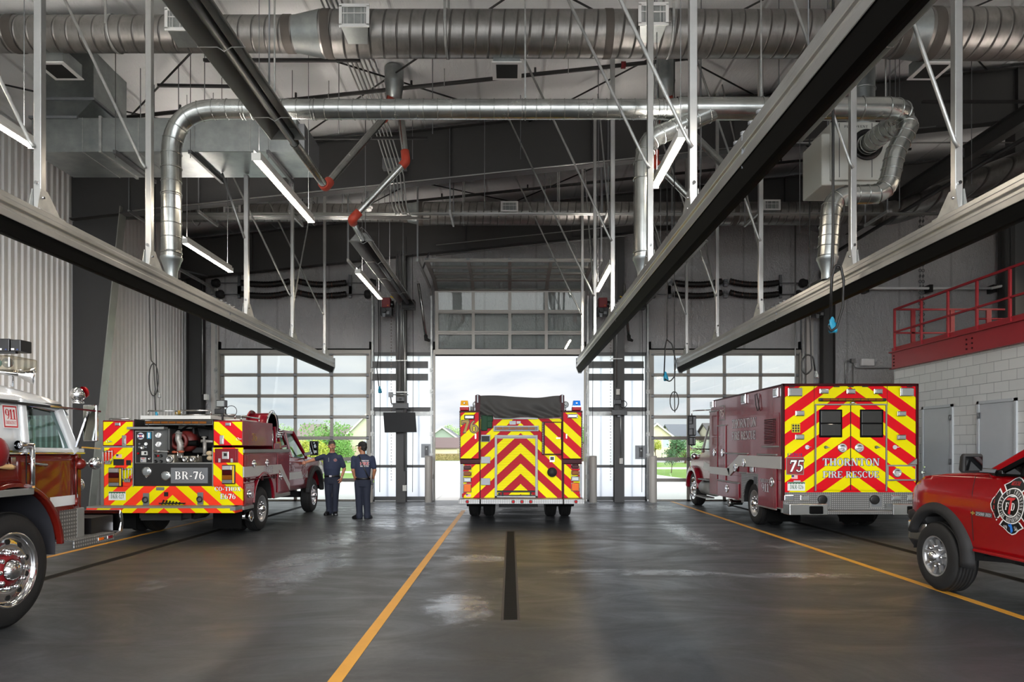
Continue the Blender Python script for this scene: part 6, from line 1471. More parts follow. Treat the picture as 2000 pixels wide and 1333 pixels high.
def extra_vehicle_mats():
    M['rimsteel'] = plain('silver_wheel_paint', 0xa8a9aa, .32, .7)
def brush():
    X0, Y0 = -5.893, 11.9
    t = thing('brush_truck', 'maroon brush fire truck marked BR-76 with open pump panel and red and yellow chevrons', 'fire truck', (X0, Y0, 0))
    e = lambda u, v: ((180 + u / 4.1667 - 337) / 112.0, 1.55 - (740 + v / 4.1667 - 876) / 112.0)       # measured on the rear plane
    e8 = lambda u, v: ((240 + u / 8.3333 - 337) / 112.0, 1.55 - (790 + v / 8.3333 - 876) / 112.0)     # closer look at the pump bay
    def bx(m, u0, v0, u1, v1, ya, yb, f=e):
        (x0, z1), (x1, z0) = f(u0, v0), f(u1, v1); return m.box(x0, x1, ya, yb, z0, z1)
    XS = -4.67; xs = XS - X0
    def sd(u, v):
        px, py = 180 + u / 4.1667, 740 + v / 4.1667; Y = XS * FPX / (px - VX); return Y - Y0, EYE - (py - VY) * Y / FPX
    ch = mat_chevron('brush_chevrons', YEL, 0xd31c25, 0, .9, .40, .735); chf = mat_chevron('brush_chevrons_fluorescent', YEL, FLU, 0, .9, .40, .735)
    xl, xr = e(85, 0)[0], e(1226, 0)[0]; L = 2.5
    # upper tool boxes, left and right
    for (a, b, s) in ((82, 336, -1), (988, 1226, 1)):
        m = MB(); bx(m, a, 340, b, 548, .01, 1.5 if s > 0 else 2.4); q = m.build('upper_box', M['maroon'], t, bev=.012)
        m = MB(); bx(m, a + (10 if s < 0 else 2), 352, b - 6, 542, 0.0, .012); d = m.build('box_door', ch, q, bev=.003)
        for z in (): pass
        u = 262 if s < 0 else 1056; m = MB(); bx(m, u - 17, 462, u + 17, 548 if s < 0 else 536, -.01, 0.0); bx(m, u - 9, 490, u + 9, 530, -.02, -.008); m.build('handle', M['steelb'], d, bev=.003)
        u = 211 if s < 0 else 1108; rear_lamp(q, e(u - 23, 0)[0], e(u + 23, 0)[0], e(0, 386)[1], e(0, 358)[1], 0.0, 'clear', 'box_light', .03)
        u = 130 if s < 0 else 1186; x, z = e(u, 492 if s > 0 else 512); MB().torus((x, -.01, z), (0, 1, 0), .022, .004, 14, 6).box(x + .02, x + .07, -.012, -.002, z - .008, z + .008).build('lock_pin', M['chrome'], d)
        x0 = e(100 if s < 0 else 1228, 0)[0]; xx1 = e(268, 0)[0] if s < 0 else x0 + .0
        z = e(0, 325)[1]
        if s < 0: MB().cyl((x0, .15, z), (xx1, .15, z), .014, n=8).cyl((x0, .15, z), (x0, .15, z - .07), .012, n=8).cyl((xx1, .15, z), (xx1, .15, z - .07), .012, n=8).build('grab_rail', M['steelb'], q)
        else: MB().cyl((x0 - .05, .05, z + .04), (x0 - .05, .9, z + .04), .014, n=8).cyl((x0 - .05, .05, z + .04), (x0 - .05, .05, z - .05), .012, n=8).cyl((x0 - .05, .9, z + .04), (x0 - .05, .9, z - .05), .012, n=8).build('grab_rail', M['steelb'], q)
    # lower side cabinets (utility body), right one full length with wheel arch
    (ya, za), (yb, zb) = sd(1226, 560), sd(1608, 585); wy, wz, wr = 1.0, .44, .52
    zc = 1.50
    side = [(.03, .66), (.03, zc), (L, zc), (L, .60), (wy + wr + .03, .60)] + [(wy + wr * math.cos(a), wz + .12 + wr * math.sin(a)) for a in [PI * k / 14 for k in range(15)]] + [(wy - wr - .02, .52), (.03, .52)]
    for s in (1, -1):
        m = MB().prism(side, 'yz', s * abs(xs), s * (abs(xs) - .48)); q = m.build('side_cabinet', M['maroon'], t, bev=.015)
        a = [(wy + wr * .98 * math.cos(k), wz + .12 + wr * .98 * math.sin(k)) for k in [PI * k / 14 for k in range(15)]]
        MB().loft([[(s * (abs(xs) - q), y, z) for y, z in a] for q in (.02, .48)], caps=False, closed=False).build('wheel_well', M['dark'], t)
        MB().box(s * (abs(xs) - .5) - .01, s * (abs(xs) - .5) + .01, .4, 1.6, .4, 1.1).build('wheel_well_back', M['dark'], t)
    fl = [(wy + (wr + .03) * math.cos(k), wz + .12 + (wr + .03) * math.sin(k)) for k in [PI * k / 20 for k in range(21)]] + [(wy + (wr - .02) * math.cos(k), wz + .12 + (wr - .02) * math.sin(k)) for k in [PI - PI * k / 20 for k in range(21)]]
    MB().prism(fl, 'yz', xs - .01, xs + .035).build('wheel_arch_lip', M['maroon'], t, bev=.012, seg=3)
    def panel(nm, y0, y1, z0, z1, mat='maroon', bev=.02, d=.022): return MB().box(xs, xs + d, y0, y1, z0, z1).build(nm, M[mat], t, bev=bev, seg=3)
    hd = panel('flip_up_door', .06, 1.68, 1.02, 1.44); vd = panel('tall_side_door', 1.74, 2.46, .66, 1.44); sdoor = panel('low_side_door', .06, .5, .56, .93)
    MB().box(xs, xs + .03, 0, L, 1.47, 1.53).build('top_rail', M['alub'], t, bev=.005)
    MB().box(xs - .01, xs + .025, -.0, .46, .47, .53).box(xs - .01, xs + .025, 1.56, L, .56, .63).build('bottom_trim', M['alub'], t, bev=.005)
    # hinges rods of the flip door
    m = MB().cyl((xs + .03, .1, .985), (xs + .03, 1.62, .985), .012, n=8)
    for y in (.2, .85, 1.5): m.box(xs + .02, xs + .045, y - .03, y + .03, .95, 1.03)
    m.build('hinge', M['darkmar'], hd)
    for y, z, p in ((.46, 1.27, hd), (1.12, 1.27, hd), (1.9, .98, vd), (.22, .74, sdoor)):
        o = MB().lathe((xs + .02, y, z), (1, 0, 0), [(0, .075), (.014, .07), (.02, .06), (.01, .045), (.01, 0)], 20).build('handle', M['chrome'], p); MB().box(xs + .03, xs + .05, y - .05, y + .05, z - .012, z + .02).build('paddle', M['chrome'], o, bev=.005)
    # silver stripe with a diagonal drop, FIRE wording
    m = MB(); d = xs + .0235
    m.box(xs + .0, d, .0, 1.80, 1.045, 1.225); m.add([(d, 1.80, 1.225), (d, 1.94, 1.225), (d, 2.48, .80), (d, 2.48, .66), (d, 1.80, 1.13)], [(0, 1, 2, 3, 4)])
    m.build('reflective_stripe', M['stripe'], t)
    lettering('FIRE', t, M['lett'], lambda u, v, q: (d + q, .98 + u, 1.075 + v), .46, .12, outline=plain('stripe_letter_edge', 0x7a5058, .5), grow=.05)
    lettering('911', sdoor, M['lett'], lambda u, v, q: (xs + .023 + q, .28 + u, .66 + v), .18, .11)
    lettering('EMERGENCY', sdoor, M['lett'], lambda u, v, q: (xs + .023 + q, .10 + u, .84 + v), .34, .035)
    lettering('76', t, M['gold'], lambda u, v, q: (xs + .001 + q, .42 + u, 1.68 + v), .24, .14)
    # rear faces beside the pump bay
    for (a, b) in ((98, 336), (984, 1228)):
        m = MB(); bx(m, a, 562, b, 880, 0.0, .02); q = m.build('rear_side_panel', chf, t, bev=.003)
        m = MB(); bx(m, b - 4 if a < 200 else a - 4, 562, b + 5 if a < 200 else a + 3, 880, -.012, 0.0); m.build('panel_trim', M['alub'], t)
    m = MB(); bx(m, 98, 876, 1226, 1032, 0.0, .04); m.build('tail_panel', chf, t)
    m = MB(); bx(m, 38, 1044, 1220, 1082, -.30, .02); m.build('rear_bumper_edge', chf, t, bev=.004)
    m = MB(); bx(m, 38, 1030, 1220, 1044, -.29, .02); bx(m, 1180, 1030, 1222, 1062, -.305, 0); m.build('rear_step_deck', M['alub'], t, bev=.003)
    # tail lamps
    for a, b, va in ((142, 252, 724), (1062, 1168, 702)):
        m = MB(); bx(m, a, va, b, va + 156, -.04, 0.0); q = m.build('tail_lamp', M['black'], t, bev=.01)
        for (da, db, ln) in ((6, 42, 'chrome'), (44, 82, 'dred'), (84, 120, 'amberd'), (122, 150, 'hammer')):
            m = MB(); bx(m, a + 6, va + da, b - 22, va + db, -.06, -.035); m.build('lens', M[ln], q, bev=.008)
        m = MB(); bx(m, b - 18, va + 8, b - 6, va + 148, -.045, -.035); m.build('lamp_edge', M['yellow'], q)
    # wire footholds at left, small fittings
    for (u0, u1, v0, v1) in ((98, 172, 584, 692), (256, 330, 728, 838)):
        (x0, z1), (x1, z0) = e(u0, v0), e(u1, v1); m = MB()
        for k in range(4):
            x = x0 + (x1 - x0) * k / 3; m.tube(fillet([(x, 0, z1), (x, -.035, z1), (x, -.035, z0 + .06), (x * .6 + (x0 + x1) * .2, -.02, z0)], .02), .007, 6)
        m.cyl((x0, -.035, z1 - .02), (x1, -.035, z1 - .02), .009, n=8).box(x0 + .03, x1 - .03, -.03, 0, z0 - .01, z0 + .05); m.build('folding_foothold', M['steelb'], t)
    flag_decal(t, e(196, 0)[0], e(242, 0)[0], e(0, 646)[1], e(0, 616)[1], 0.0)
    m = MB(); bx(m, 176, 655, 262, 706, -.015, 0.0); m.build('black_socket', M['black'], t, bev=.005); m = MB(); bx(m, 280, 664, 318, 706, -.015, 0.0); m.build('black_socket', M['black'], t, bev=.005)
    m = MB(); bx(m, 1000, 570, 1190, 684, -.015, 0.0); q = m.build('rear_hatch', M['maroon'], t, bev=.006); m = MB(); bx(m, 1014, 582, 1178, 672, -.028, -.012); m.build('hatch_door', M['maroon'], q, bev=.025, seg=3)
    m = MB(); bx(m, 1064, 594, 1118, 656, -.04, -.025); m.build('latch', M['chrome'], q, bev=.006); m = MB(); bx(m, 1078, 606, 1104, 632, -.043, -.038); m.build('latch_recess', M['dark'], q)
    for u in (1042, 1142): m = MB(); bx(m, u - 8, 650, u + 10, 682, -.035, -.02); m.build('hinge', M['chrome'], q)
    for (a, b, v0, v1) in ((418, 466, 932, 1030), (860, 906, 926, 1026)):
        m = MB(); bx(m, a, v0, b, v1, -.02, 0.0); q = m.build('tow_eye_plate', M['hammer'], t, bev=.004); x, z = e((a + b) / 2, (v0 + v1) / 2); MB().torus((x, -.045, z - .01), (0, 1, 0), .045, .012, 18, 8).build('tow_eye', M['black'], q)
    m = MB(); bx(m, 588, 924, 620, 958, -.012, 0.0); m.build('socket_cover', M['black'], t); m = MB(); bx(m, 522, 884, 588, 910, -.006, 0.0); m.build('data_plate', M['hammer'], t)
    x0, z0 = e(555, 1014); m = MB().bar((x0, -.04, z0), (x0 + .45, -.04, z0 - .0), .03, .02)
    for k in range(6): m.bar((x0 + .05 + k * .06, -.045, z0 - .02), (x0 + .09 + k * .055, -.05, z0 + .06 - .008 * k), .02)
    m.build('hitch_bracket', M['black'], t)
    licence_plate(t, e(136, 0)[0], e(274, 0)[0], e(0, 990)[1], e(0, 920)[1], 0.0, 'DKR-127')
    for st, a, b, v0, v1 in (('CO-THOX', 998, 1210, 882, 914), ('E676', 1044, 1168, 938, 980)):
        (x0, z1), (x1, z0) = e(a, v0), e(b, v1); lettering(st, t, M['lettw'], lambda u, v, q: (x0 + u, -.001 - q, z0 + v), x1 - x0, z1 - z0, outline=M['lettb'], grow=.055)
    # lower black panel with number plate and two lamps
    m = MB(); bx(m, 342, 690, 980, 876, .01, .05); m.build('pump_apron', M['black'], t)
    m = MB(); bx(m, 642, 726, 942, 852, -.006, .01); q = m.build('name_plate', M['hammer'], t)
    (x0, z1), (x1, z0) = e(676, 756), e(914, 820); lettering('BR-76', q, M['lettw'], lambda u, v, w_: (x0 + u, -.0065 - w_, z0 + v), x1 - x0, z1 - z0, outline=M['lettb'], grow=.055)
    for (u, v, tail) in ((443, 756, (0, -1)), (598, 792, (1, 0))):
        x, z = e(u, v); o = MB().lathe((x, .01, z), (0, -1, 0), [(0, .085), (.015, .085), (.02, .07)], 26).prism([(x - .06 * (1 - abs(tail[0])) + .05 * tail[0], z + .06 * tail[0] - .045 * (1 - tail[0])), (x + .06 * (1 - tail[0]) + .05 * tail[0], z - .06 * tail[0] - .045 * (1 - tail[0])), (x + tail[0] * .11, z + tail[1] * .115)], 'xz', -.005, .01).build('floodlight', M['chrome'], t)
        MB().lathe((x, -.002, z), (0, -1, 0), [(0, .07), (.012, .05), (.016, 0)], 20).build('lens', M['clear'], o)
    # pump bay
    m = MB(); bx(m, 340, 330, 984, 690, .75, .8); bx(m, 336, 330, 344, 690, .02, .8); bx(m, 978, 330, 988, 690, .02, .8); m.build('pump_bay_back', M['dark'], t)
    m = MB(); bx(m, 600, 684, 985, 692, .0, .8); m.build('pump_shelf', M['alub'], t)
    m = MB(); bx(m, 352, 424, 500, 690, -.012, .0); q = m.build('control_panel', M['alub'], t, bev=.004); m = MB(); bx(m, 360, 432, 492, 684, -.016, -.01); m.build('panel_face', M['black'], q)
    def disc(x, z, r, mat, nm, par, y=-.016, d=.012, n=24): return MB().lathe((x, y, z), (0, -1, 0), [(0, r), (d * .8, r), (d, r * .88), (d * .7, r * .8), (d * .7, 0)], n).build(nm, M[mat], par)
    x, z = e8(298, 520); MB().lathe((x, -.017, z), (0, -1, 0), [(0, .06), (.003, .058), (.003, 0)], 24).build('state_sticker', M['lettw'], q)
    m = MB().box(x - .045, x + .045, -.024, -.0205, z + .018, z + .04).box(x - .045, x + .045, -.024, -.0205, z - .04, z - .018); m.build('sticker_bars', M['navy'], q); MB().torus((x, -.022, z), (0, 1, 0), .017, .007, 16, 6).build('sticker_ring', M['red911'], q)
    m = MB(); bx(m, 402, 455, 472, 565, -.026, -.016, e8); o = m.build('level_gauge', M['blue'], q, bev=.004); m = MB(); bx(m, 424, 465, 452, 550, -.029, -.025, e8); m.build('sight_strip', M['lettw'], o)
    for u, v, r, mt in ((386, 648, .028, 'lettw'), (332, 705, .036, 'steelb'), (280, 645, .016, 'hammer'), (280, 700, .016, 'hammer'), (392, 700, .016, 'hammer'), (445, 885, .022, 'steelb')): x, z = e8(u, v); disc(x, z, r, mt, 'gauge', q)
    m = MB(); bx(m, 320, 765, 416, 830, -.04, -.016, e8); o = m.build('intercom', M['offwhite'], q, bev=.005); m = MB(); bx(m, 370, 780, 402, 815, -.043, -.038, e8); m.build('button_pad', M['dark'], o); x, z = e8(264, 802); MB().ball((x, -.03, z), .02, 10).build('red_knob', M['redlens'], q)
    m = MB(); bx(m, 298, 866, 392, 945, -.026, -.016, e8); o = m.build('flow_display', M['stripe'], q, bev=.004); m = MB(); bx(m, 318, 876, 370, 888, -.029, -.025, e8); m.build('red_header', M['red911'], o); m = MB(); bx(m, 312, 915, 332, 930, -.029, -.025, e8); m.build('blue_key', M['navy'], o)
    m = MB(); bx(m, 500, 400, 604, 690, -.006, .02); bx(m, 604, 410, 612, 690, 0, .3); bx(m, 680, 400, 755, 745, 0.02, .03, e8); p2 = m.build('gauge_panel', plain('dull_gauge_panel', 0x5c5d5c, .4, .7), t)
    for v in (505, 652):
        x, z = e8(588, v); o = disc(x, z, .052, 'chrome', 'pressure_gauge', p2, y=-.006, d=.02); MB().lathe((x, -.02, z), (0, -1, 0), [(0, .042), (.002, .042), (.002, 0)], 24).build('dial', M['lettw'], o); MB().bar((x - .005, -.023, z - .02), (x + .01, -.023, z + .03), .005, .002).build('needle', M['lettb'], o)
    for u, v, r, mt in ((545, 840, .026, 'black'), (632, 840, .026, 'black'), (588, 840, .018, 'redlens'), (545, 930, .026, 'black'), (632, 930, .026, 'black')): x, z = e8(u, v); disc(x, z, r, mt, 'knob', p2, y=-.006, d=.03)
    x, z = e8(585, 765); MB().cyl((x - .06, -.05, z), (x + .06, -.05, z), .018).cyl((x, -.006, z), (x, -.05, z), .025).bar((x + .05, -.055, z), (x + .2, -.055, z - .01), .018).build('drain_valve', M['steelb'], p2)
    m = MB(); bx(m, 312, 394, 612, 414, -.12, .02); m.build('panel_hood', M['alub'], t, bev=.004)
    # pump plumbing
    pb = MB(); x, z = e8(835, 560)
    pb.tube(fillet([e3(e8(835, 450), .18), e3(e8(830, 570), .16), e3(e8(868, 640), .15), e3(e8(868, 880), .15)], .08), .055, 14)
    for v in (470, 640, 700, 770, 860): xx, zz = e8(840 if v < 500 else 868, v); pb.torus((xx, .16, zz), (0, 0, 1), .056, .010, 18, 6)
    pb.cyl(e3(e8(832, 470), .16), e3(e8(832, 425), .16), .045, .02)
    pb.cyl(e3(e8(1250, 600), .2), e3(e8(1250, 830), .2), .032).cyl(e3(e8(1190, 600), .2), e3(e8(1470, 610), .22), .026).cyl(e3(e8(1240, 520), .2), e3(e8(1240, 600), .2), .022)
    for u, v in ((1240, 600), (1240, 535), (1250, 830)): pb.torus(e3(e8(u, v), .2), (0, 0, 1), .036, .012, 14, 6)
    pb.build('water_pipe', plain('grey_cast_pipe', 0x9b9791, .4, .4), t)
    pm = MB(); c = e3(e8(880, 600), .45); pm.lathe((c[0], .25, c[2]), (0, 1, 0), [(0, .05), (.02, .17), (.10, .19), (.25, .19), (.3, .1)], 28).torus((c[0] - .06, .2, c[2] - .0), (0, 1, 0), .13, .035, 24, 10); pm.build('pump_housing', plain('red_pump_paint', 0x5c1713, .5), t)
    MB().cyl(e3(e8(900, 640), .25), e3(e8(1110, 630), .25), .05).tube(fillet([e3(e8(1000, 400), .4), e3(e8(1080, 420), .3), e3(e8(1130, 520), .25), e3(e8(1250, 560), .2)], .1), .014, 8).tube(fillet([e3(e8(800, 430), .3), e3(e8(930, 340), .3), e3(e8(1400, 400), .4), e3(e8(1430, 640), .3)], .15), .02, 8).build('black_hose', M['rubber'], t)
    eb = MB()
    for (u0, v0, u1, v1, a) in ((900, 370, 1240, 520, .5), (1210, 400, 1470, 600, .42), (950, 700, 1200, 800, .4), (1300, 640, 1420, 740, .35), (980, 380, 1010, 600, .35)): bx(eb, u0, v0, u1, v1, a, a + .2, e8)
    eb.build('engine_block', M['blackm'], t, bev=.03)
    for (u0, u1, v0, v1, r) in ((695, 825, 822, 965, .062), (968, 1050, 845, 945, .042), (1090, 1170, 845, 945, .042)):
        m = MB(); bx(m, u0, v0, u1, v1, .02, .3, e8); o = m.build('discharge_valve', M['offcast'], t, bev=.012)
        x, z = e8((u0 + u1) / 2, (v0 + v1) / 2 + 5); MB().lathe((x, .02, z), (0, -1, 0), [(-.02, r), (.03, r), (.04, r * .85), (.03, r * .6), (.03, 0)], 20).build('outlet', M['steelb'], o)
    m = MB()
    for u in (885, 950, 1215): m.cyl(e3(e8(u, 760 if u < 900 else 815), .02), e3(e8(u, 910), .02), .010, n=8)
    m.build('valve_lever', M['chrome'], t); m = MB()
    for u, v in ((800, 780), (860, 780), (920, 775)): m.ball(e3(e8(u, v), .08), .03, 10, (1.6, .8, .8))
    m.build('orange_coupling', plain('rust_red_coupling', 0x9c4a2e, .5), t)
    m = MB()
    for u, v in ((1370, 800), (1380, 880)): m.ball(e3(e8(u, v), .1), .06, 12, (1.0, .8, .75))
    m.build('canvas_hose_roll', plain('tan_canvas_hose', 0xb7a383, .8), t)
    # roof deck above the pump with amber bar
    m = MB(); bx(m, 395, 300, 965, 330, .0, 2.2); bx(m, 355, 330, 985, 372, .3, 2.2); bx(m, 965, 318, 1090, 332, .6, 2.2); m.build('ladder_deck', M['offwhite'], t, bev=.006)
    m = MB()
    for a, b, z_, y in ((445, 680, 262, .05), (715, 955, 258, .05), (570, 800, 282, .6), (800, 1050, 280, .6)):
        (x0, z) = e(a, z_); x1 = e(b, 0)[0]; m.cyl((x0, y, z), (x1, y, z), .014, n=8).cyl((x0, y, z), (x0, y, z - .08), .012, n=8).cyl((x1, y, z), (x1, y, z - .08), .012, n=8)
    m.build('deck_rail', M['steelb'], t)
    m = MB(); x, z = e(632, 262); m.cyl((x, .3, z - .05), (x, .3, z + .02), .05, n=12).build('brass_cap', M['gold'], t)
    (x0, z1), (x1, z0) = e(440, 345), e(978, 372); o = MB().box(x0, x1, -.06, -.01, z0, z1).cyl((x0 + .02, 0, z1), (x0 + .05, 0, z0 - .05), .008, n=6).build('amber_light_bar', M['black'], t, bev=.01)
    for k in range(8): a = x0 + .02 + k * (x1 - x0 - .09) / 8; MB().box(a + .006, a + (x1 - x0 - .09) / 8 - .006, -.066, -.058, z0 + .012, z1 - .012).build('lens', M['amberd'], o)
    MB().lathe((e(650, 0)[0], .9, e(0, 400)[1]), (0, 0, 1), [(0, .3), (.15, .28), (.25, .2), (.28, 0)], 20).build('water_tank_dome', M['offwhite'], t)
    # scene lamp on a mast
    p = e(970, 198); q = MB().box(p[0] - .09, p[0] + .07, .4, .52, p[1] - .05, p[1] + .08).box(p[0] - .13, p[0] + .06, .42, .5, p[1] - .17, p[1] - .08).cyl((p[0], .46, p[1] - .3), (p[0], .46, p[1]), .02).build('scene_lamp', M['black'], t, bev=.01)
    MB().box(p[0] - .075, p[0] + .055, .392, .4, p[1] - .035, p[1] + .065).build('lens', M['clear'], q); MB().torus((p[0] + .16, .46, p[1] - .12), (0, 1, 0), .1, .006, 20, 6).build('lamp_cord', M['cord'], q)
    # hose reel behind the right upper box
    ry, rz, rx = 1.72, 1.98, xs - .28
    for s, a in ((1, rx + .2), (-1, rx - .2)): MB().lathe((a, ry, rz), (s, 0, 0), [(0, .0), (.0, .26), (.02, .32), (.01, .33), (-.01, .32)], 36).build('reel_disc', M['chrome'] if s > 0 else M['maroon'], t)
    MB().cyl((rx - .2, ry, rz), (rx + .2, ry, rz), .27, n=30).build('hose_roll', M['maroon'], t)
    MB().box(rx - .26, rx + .3, ry - .15, ry + .15, rz - .45, rz - .33).bar((rx + .24, ry, rz), (rx + .24, ry + .05, rz - .42), .05).bar((xs - .1, 1.9, 1.55), (xs - .1, 2.6, 1.60), .05).build('reel_frame', M['maroon'], t, bev=.01)
    m = MB()
    for k in range(4): m.cyl((xs - .35, 2.10 + .03 * k, 1.78 + .045 * k), (xs - .02, 2.10 + .03 * k, 1.78 + .045 * k), .014, n=8)
    m.cyl((xs - .02, 1.55, 1.52), (xs - .02, 1.55, 1.9), .018, n=8); m.build('hose_guide', M['chrome'], t)
    MB().tube([(xs - .15, 1.8, 2.05), (xs - .1, 2.3, 1.9), (xs - .1, 2.62, 1.6)], .028, 10).build('booster_hose', M['maroon'], t)
    MB().box(xs - .12, xs - .04, 1.9, 2.1, 1.55, 1.68).build('amber_marker', M['gold'], t)
    # ---- cab
    cx = abs(xs) - .12; c0, c1 = 2.56, 5.75
    wy2, r2 = 4.75, .53
    xf = lambda y, z: cx - .02 * (z - .8) ** 2 - max(0, z - 1.3) * .22 - .10 * max(0, (y - 5.0)) ** 2
    low = [(c0, .62), (c0, 1.36), (c0 + 1.35, 1.30), (5.0, 1.28), (5.55, 1.20), (5.75, 1.05), (5.75, .7), (wy2 + r2, .62)] + [(wy2 + r2 * math.cos(a), .52 + r2 * math.sin(a)) for a in [PI * k / 14 for k in range(1, 14)]] + [(wy2 - r2, .62)]
    for s in (1, -1): MB().surf(low, 'yz', lambda y, z: s * xf(y, z), .13, s * .10).build('cab_side', M['maroon'], t)
    hood = [[(-cx + .02, y, z), (-cx * .8, y, z + .07), (0, y, z + .10), (cx * .8, y, z + .07), (cx - .02, y, z), (cx - .1, y, z - .5), (-cx + .1, y, z - .5)] for y, z in ((c0 + .02, 1.34), (c0 + 1.4, 1.29), (5.0, 1.27), (5.55, 1.19), (5.73, 1.03))]
    MB().loft(hood).build('bonnet', M['maroon'], t)
    # greenhouse
    def gh(y, z, w): return [(-w, y, 1.32), (-w + .12, y, z), (w - .12, y, z), (w, y, 1.32)]
    roof = MB().loft([[(-cx + .2, y, z - .05), (-cx + .28, y, z), (cx - .28, y, z), (cx - .2, y, z - .05), (cx - .22, y, z - .09), (-cx + .22, y, z - .09)] for y, z in ((c0, 1.88), (c0 + .3, 1.96), (c0 + .9, 1.96), (c0 + 1.15, 1.9))]); roof.build('cab_roof', M['maroon'], t)
    for s in (1, -1):
        w = MB().add([(s * (cx - .05), c0 + .12, 1.36), (s * (cx - .05), c0 + 1.62, 1.33), (s * (cx - .20), c0 + 1.1, 1.88), (s * (cx - .20), c0 + .2, 1.90)], [(0, 1, 2, 3)]); w.build('side_window', M['cabglass'], t)
        p = MB(); 
        for a, b in (((s * (cx - .05), c0 + 1.72, 1.31), (s * (cx - .19), c0 + 1.12, 1.92)), ((s * (cx - .05), c0 + .06, 1.34), (s * (cx - .20), c0 + .1, 1.92)), ((s * (cx - .20), c0 + .1, 1.91), (s * (cx - .20), c0 + 1.12, 1.91)), ((s * (cx - .06), c0 + .62, 1.34), (s * (cx - .20), c0 + .62, 1.9))): p.bar(a, b, .06, .07)
        p.build('window_pillar', M['maroon'], t, bev=.012)
        q = MB().box(s * (cx + .18) - .10, s * (cx + .18) + .10, c0 + 1.5, c0 + 1.6, 1.38, 1.72).build('mirror', M['blackm'], t, bev=.03, seg=3); MB().box(s * (cx + .18) - .08, s * (cx + .18) + .08, c0 + 1.49, c0 + 1.5, 1.41, 1.69).build('mirror_glass', M['cabglass'], q); MB().bar((s * (cx - .03), c0 + 1.5, 1.40), (s * (cx + .12), c0 + 1.55, 1.44), .12, .07).build('mirror_arm', M['black'], q)
        fl = [(wy2 + (r2 + .11) * math.cos(a), .50 + (r2 + .10) * math.sin(a)) for a in [PI * k / 18 for k in range(19)]] + [(wy2 + (r2 - .02) * math.cos(a), .50 + (r2 - .02) * math.sin(a)) for a in [PI - PI * k / 18 for k in range(19)]]
        MB().prism(fl, 'yz', s * (cx - .03), s * (cx + .08)).build('fender_flare', M['blackm'], t, bev=.03, seg=3)
        wheel(t, s * (cx + .0), wy2, .41, s, .24, .24, 'alu'); wheel(t, s * (abs(xs) - .02), wy, .41, s, .24, .245, 'steel', dual=True)
    MB().add([(-cx + .2, c0 + 1.12, 1.88), (cx - .2, c0 + 1.12, 1.88), (cx - .06, c0 + 1.75, 1.31), (-cx + .06, c0 + 1.75, 1.31)], [(0, 1, 2, 3)]).build('windscreen', M['cabglass'], t)
    MB().box(-cx + .2, cx - .2, c0, c0 + .03, 1.3, 1.9).build('cab_rear_wall', M['maroon'], t)
    MB().box(-cx + .15, cx - .15, c0 + .3, c0 + 1.4, .7, 1.25).build('seats', M['blackm'], t)
    # cab stripe, door seam, handle, emblem and lettering
    m = MB()
    for z0, z1 in ((.86, 1.02),): 
        n = 20
        for k in range(n):
            ya, yb = c0 + (4.22 - c0) * k / n, c0 + (4.22 - c0) * (k + 1) / n; m.add([(xf(ya, z0) + .003, ya, z0), (xf(yb, z0) + .003, yb, z0), (xf(yb, z1) + .003, yb, z1), (xf(ya, z1) + .003, ya, z1)], [(0, 1, 2, 3)])
        m.add([(xf(5.3, z0) + .003, 5.35, z0), (xf(5.6, z0) + .003, 5.62, z0), (xf(5.6, z1) + .003, 5.62, z1), (xf(5.3, z1) + .003, 5.3, z1)], [(0, 1, 2, 3)])
    m.build('cab_stripe', M['stripe'], t)
    lettering('BR-76', t, M['lett'], lambda u, v, q: (xf(3, 1.1) + .002 + q, c0 + .12 + u, 1.06 + v), .55, .12)
    m = MB()
    for y in (c0 + .04, c0 + 1.42): m.box(cx - .05, cx + .002, y, y + .008, .66, 1.32)
    m.build('door_seam', M['dark'], t); MB().box(cx - .01, cx + .03, c0 + .16, c0 + .36, 1.20, 1.235).build('door_handle', M['chrome'], t, bev=.008)
    maltese(t, lambda u, v, d: (xf(4.0, 1.0) + .004 + d, 3.95 + u * 1.0, 1.02 + v), .20, simple=True)
    MB().cyl((xs - .3, .25, .34), (xs + .02, .25, .34), .055, n=16).lathe((xs - .02, .25, .34), (1, 0, 0), [(0, .07), (.06, .095), (.08, .10), (.085, .09), (.04, .04)], 22).build('exhaust_tip', M['chrome'], t)
    MB().box(-.4, .4, .2, 5.6, .42, .58).box(-1.0, 1.0, wy - .1, wy + .1, .34, .5).cyl((0, wy - .16, .4), (0, wy + .16, .4), .18).box(-.5, .2, -.1, .3, .3, .42).box(-1.0, 1.0, wy2 - .1, wy2 + .1, .36, .5).build('chassis', M['blackm'], t)
    MB().box(-cx + .1, cx - .1, 5.7, 5.9, .5, .8).build('front_bumper', M['chrome'], t, bev=.03)
    for a, b in ((100, 332), (964, 1198)):
        m = MB(); bx(m, a, 1090, b, 1228, .1, .12); m.build('mud_flap', M['rubber'], t)
    MB().box(-.55, .35, -.05, .05, .33, .42).build('hitch_bar', M['black'], t)
def e3(p, y): return (p[0], y, p[1])

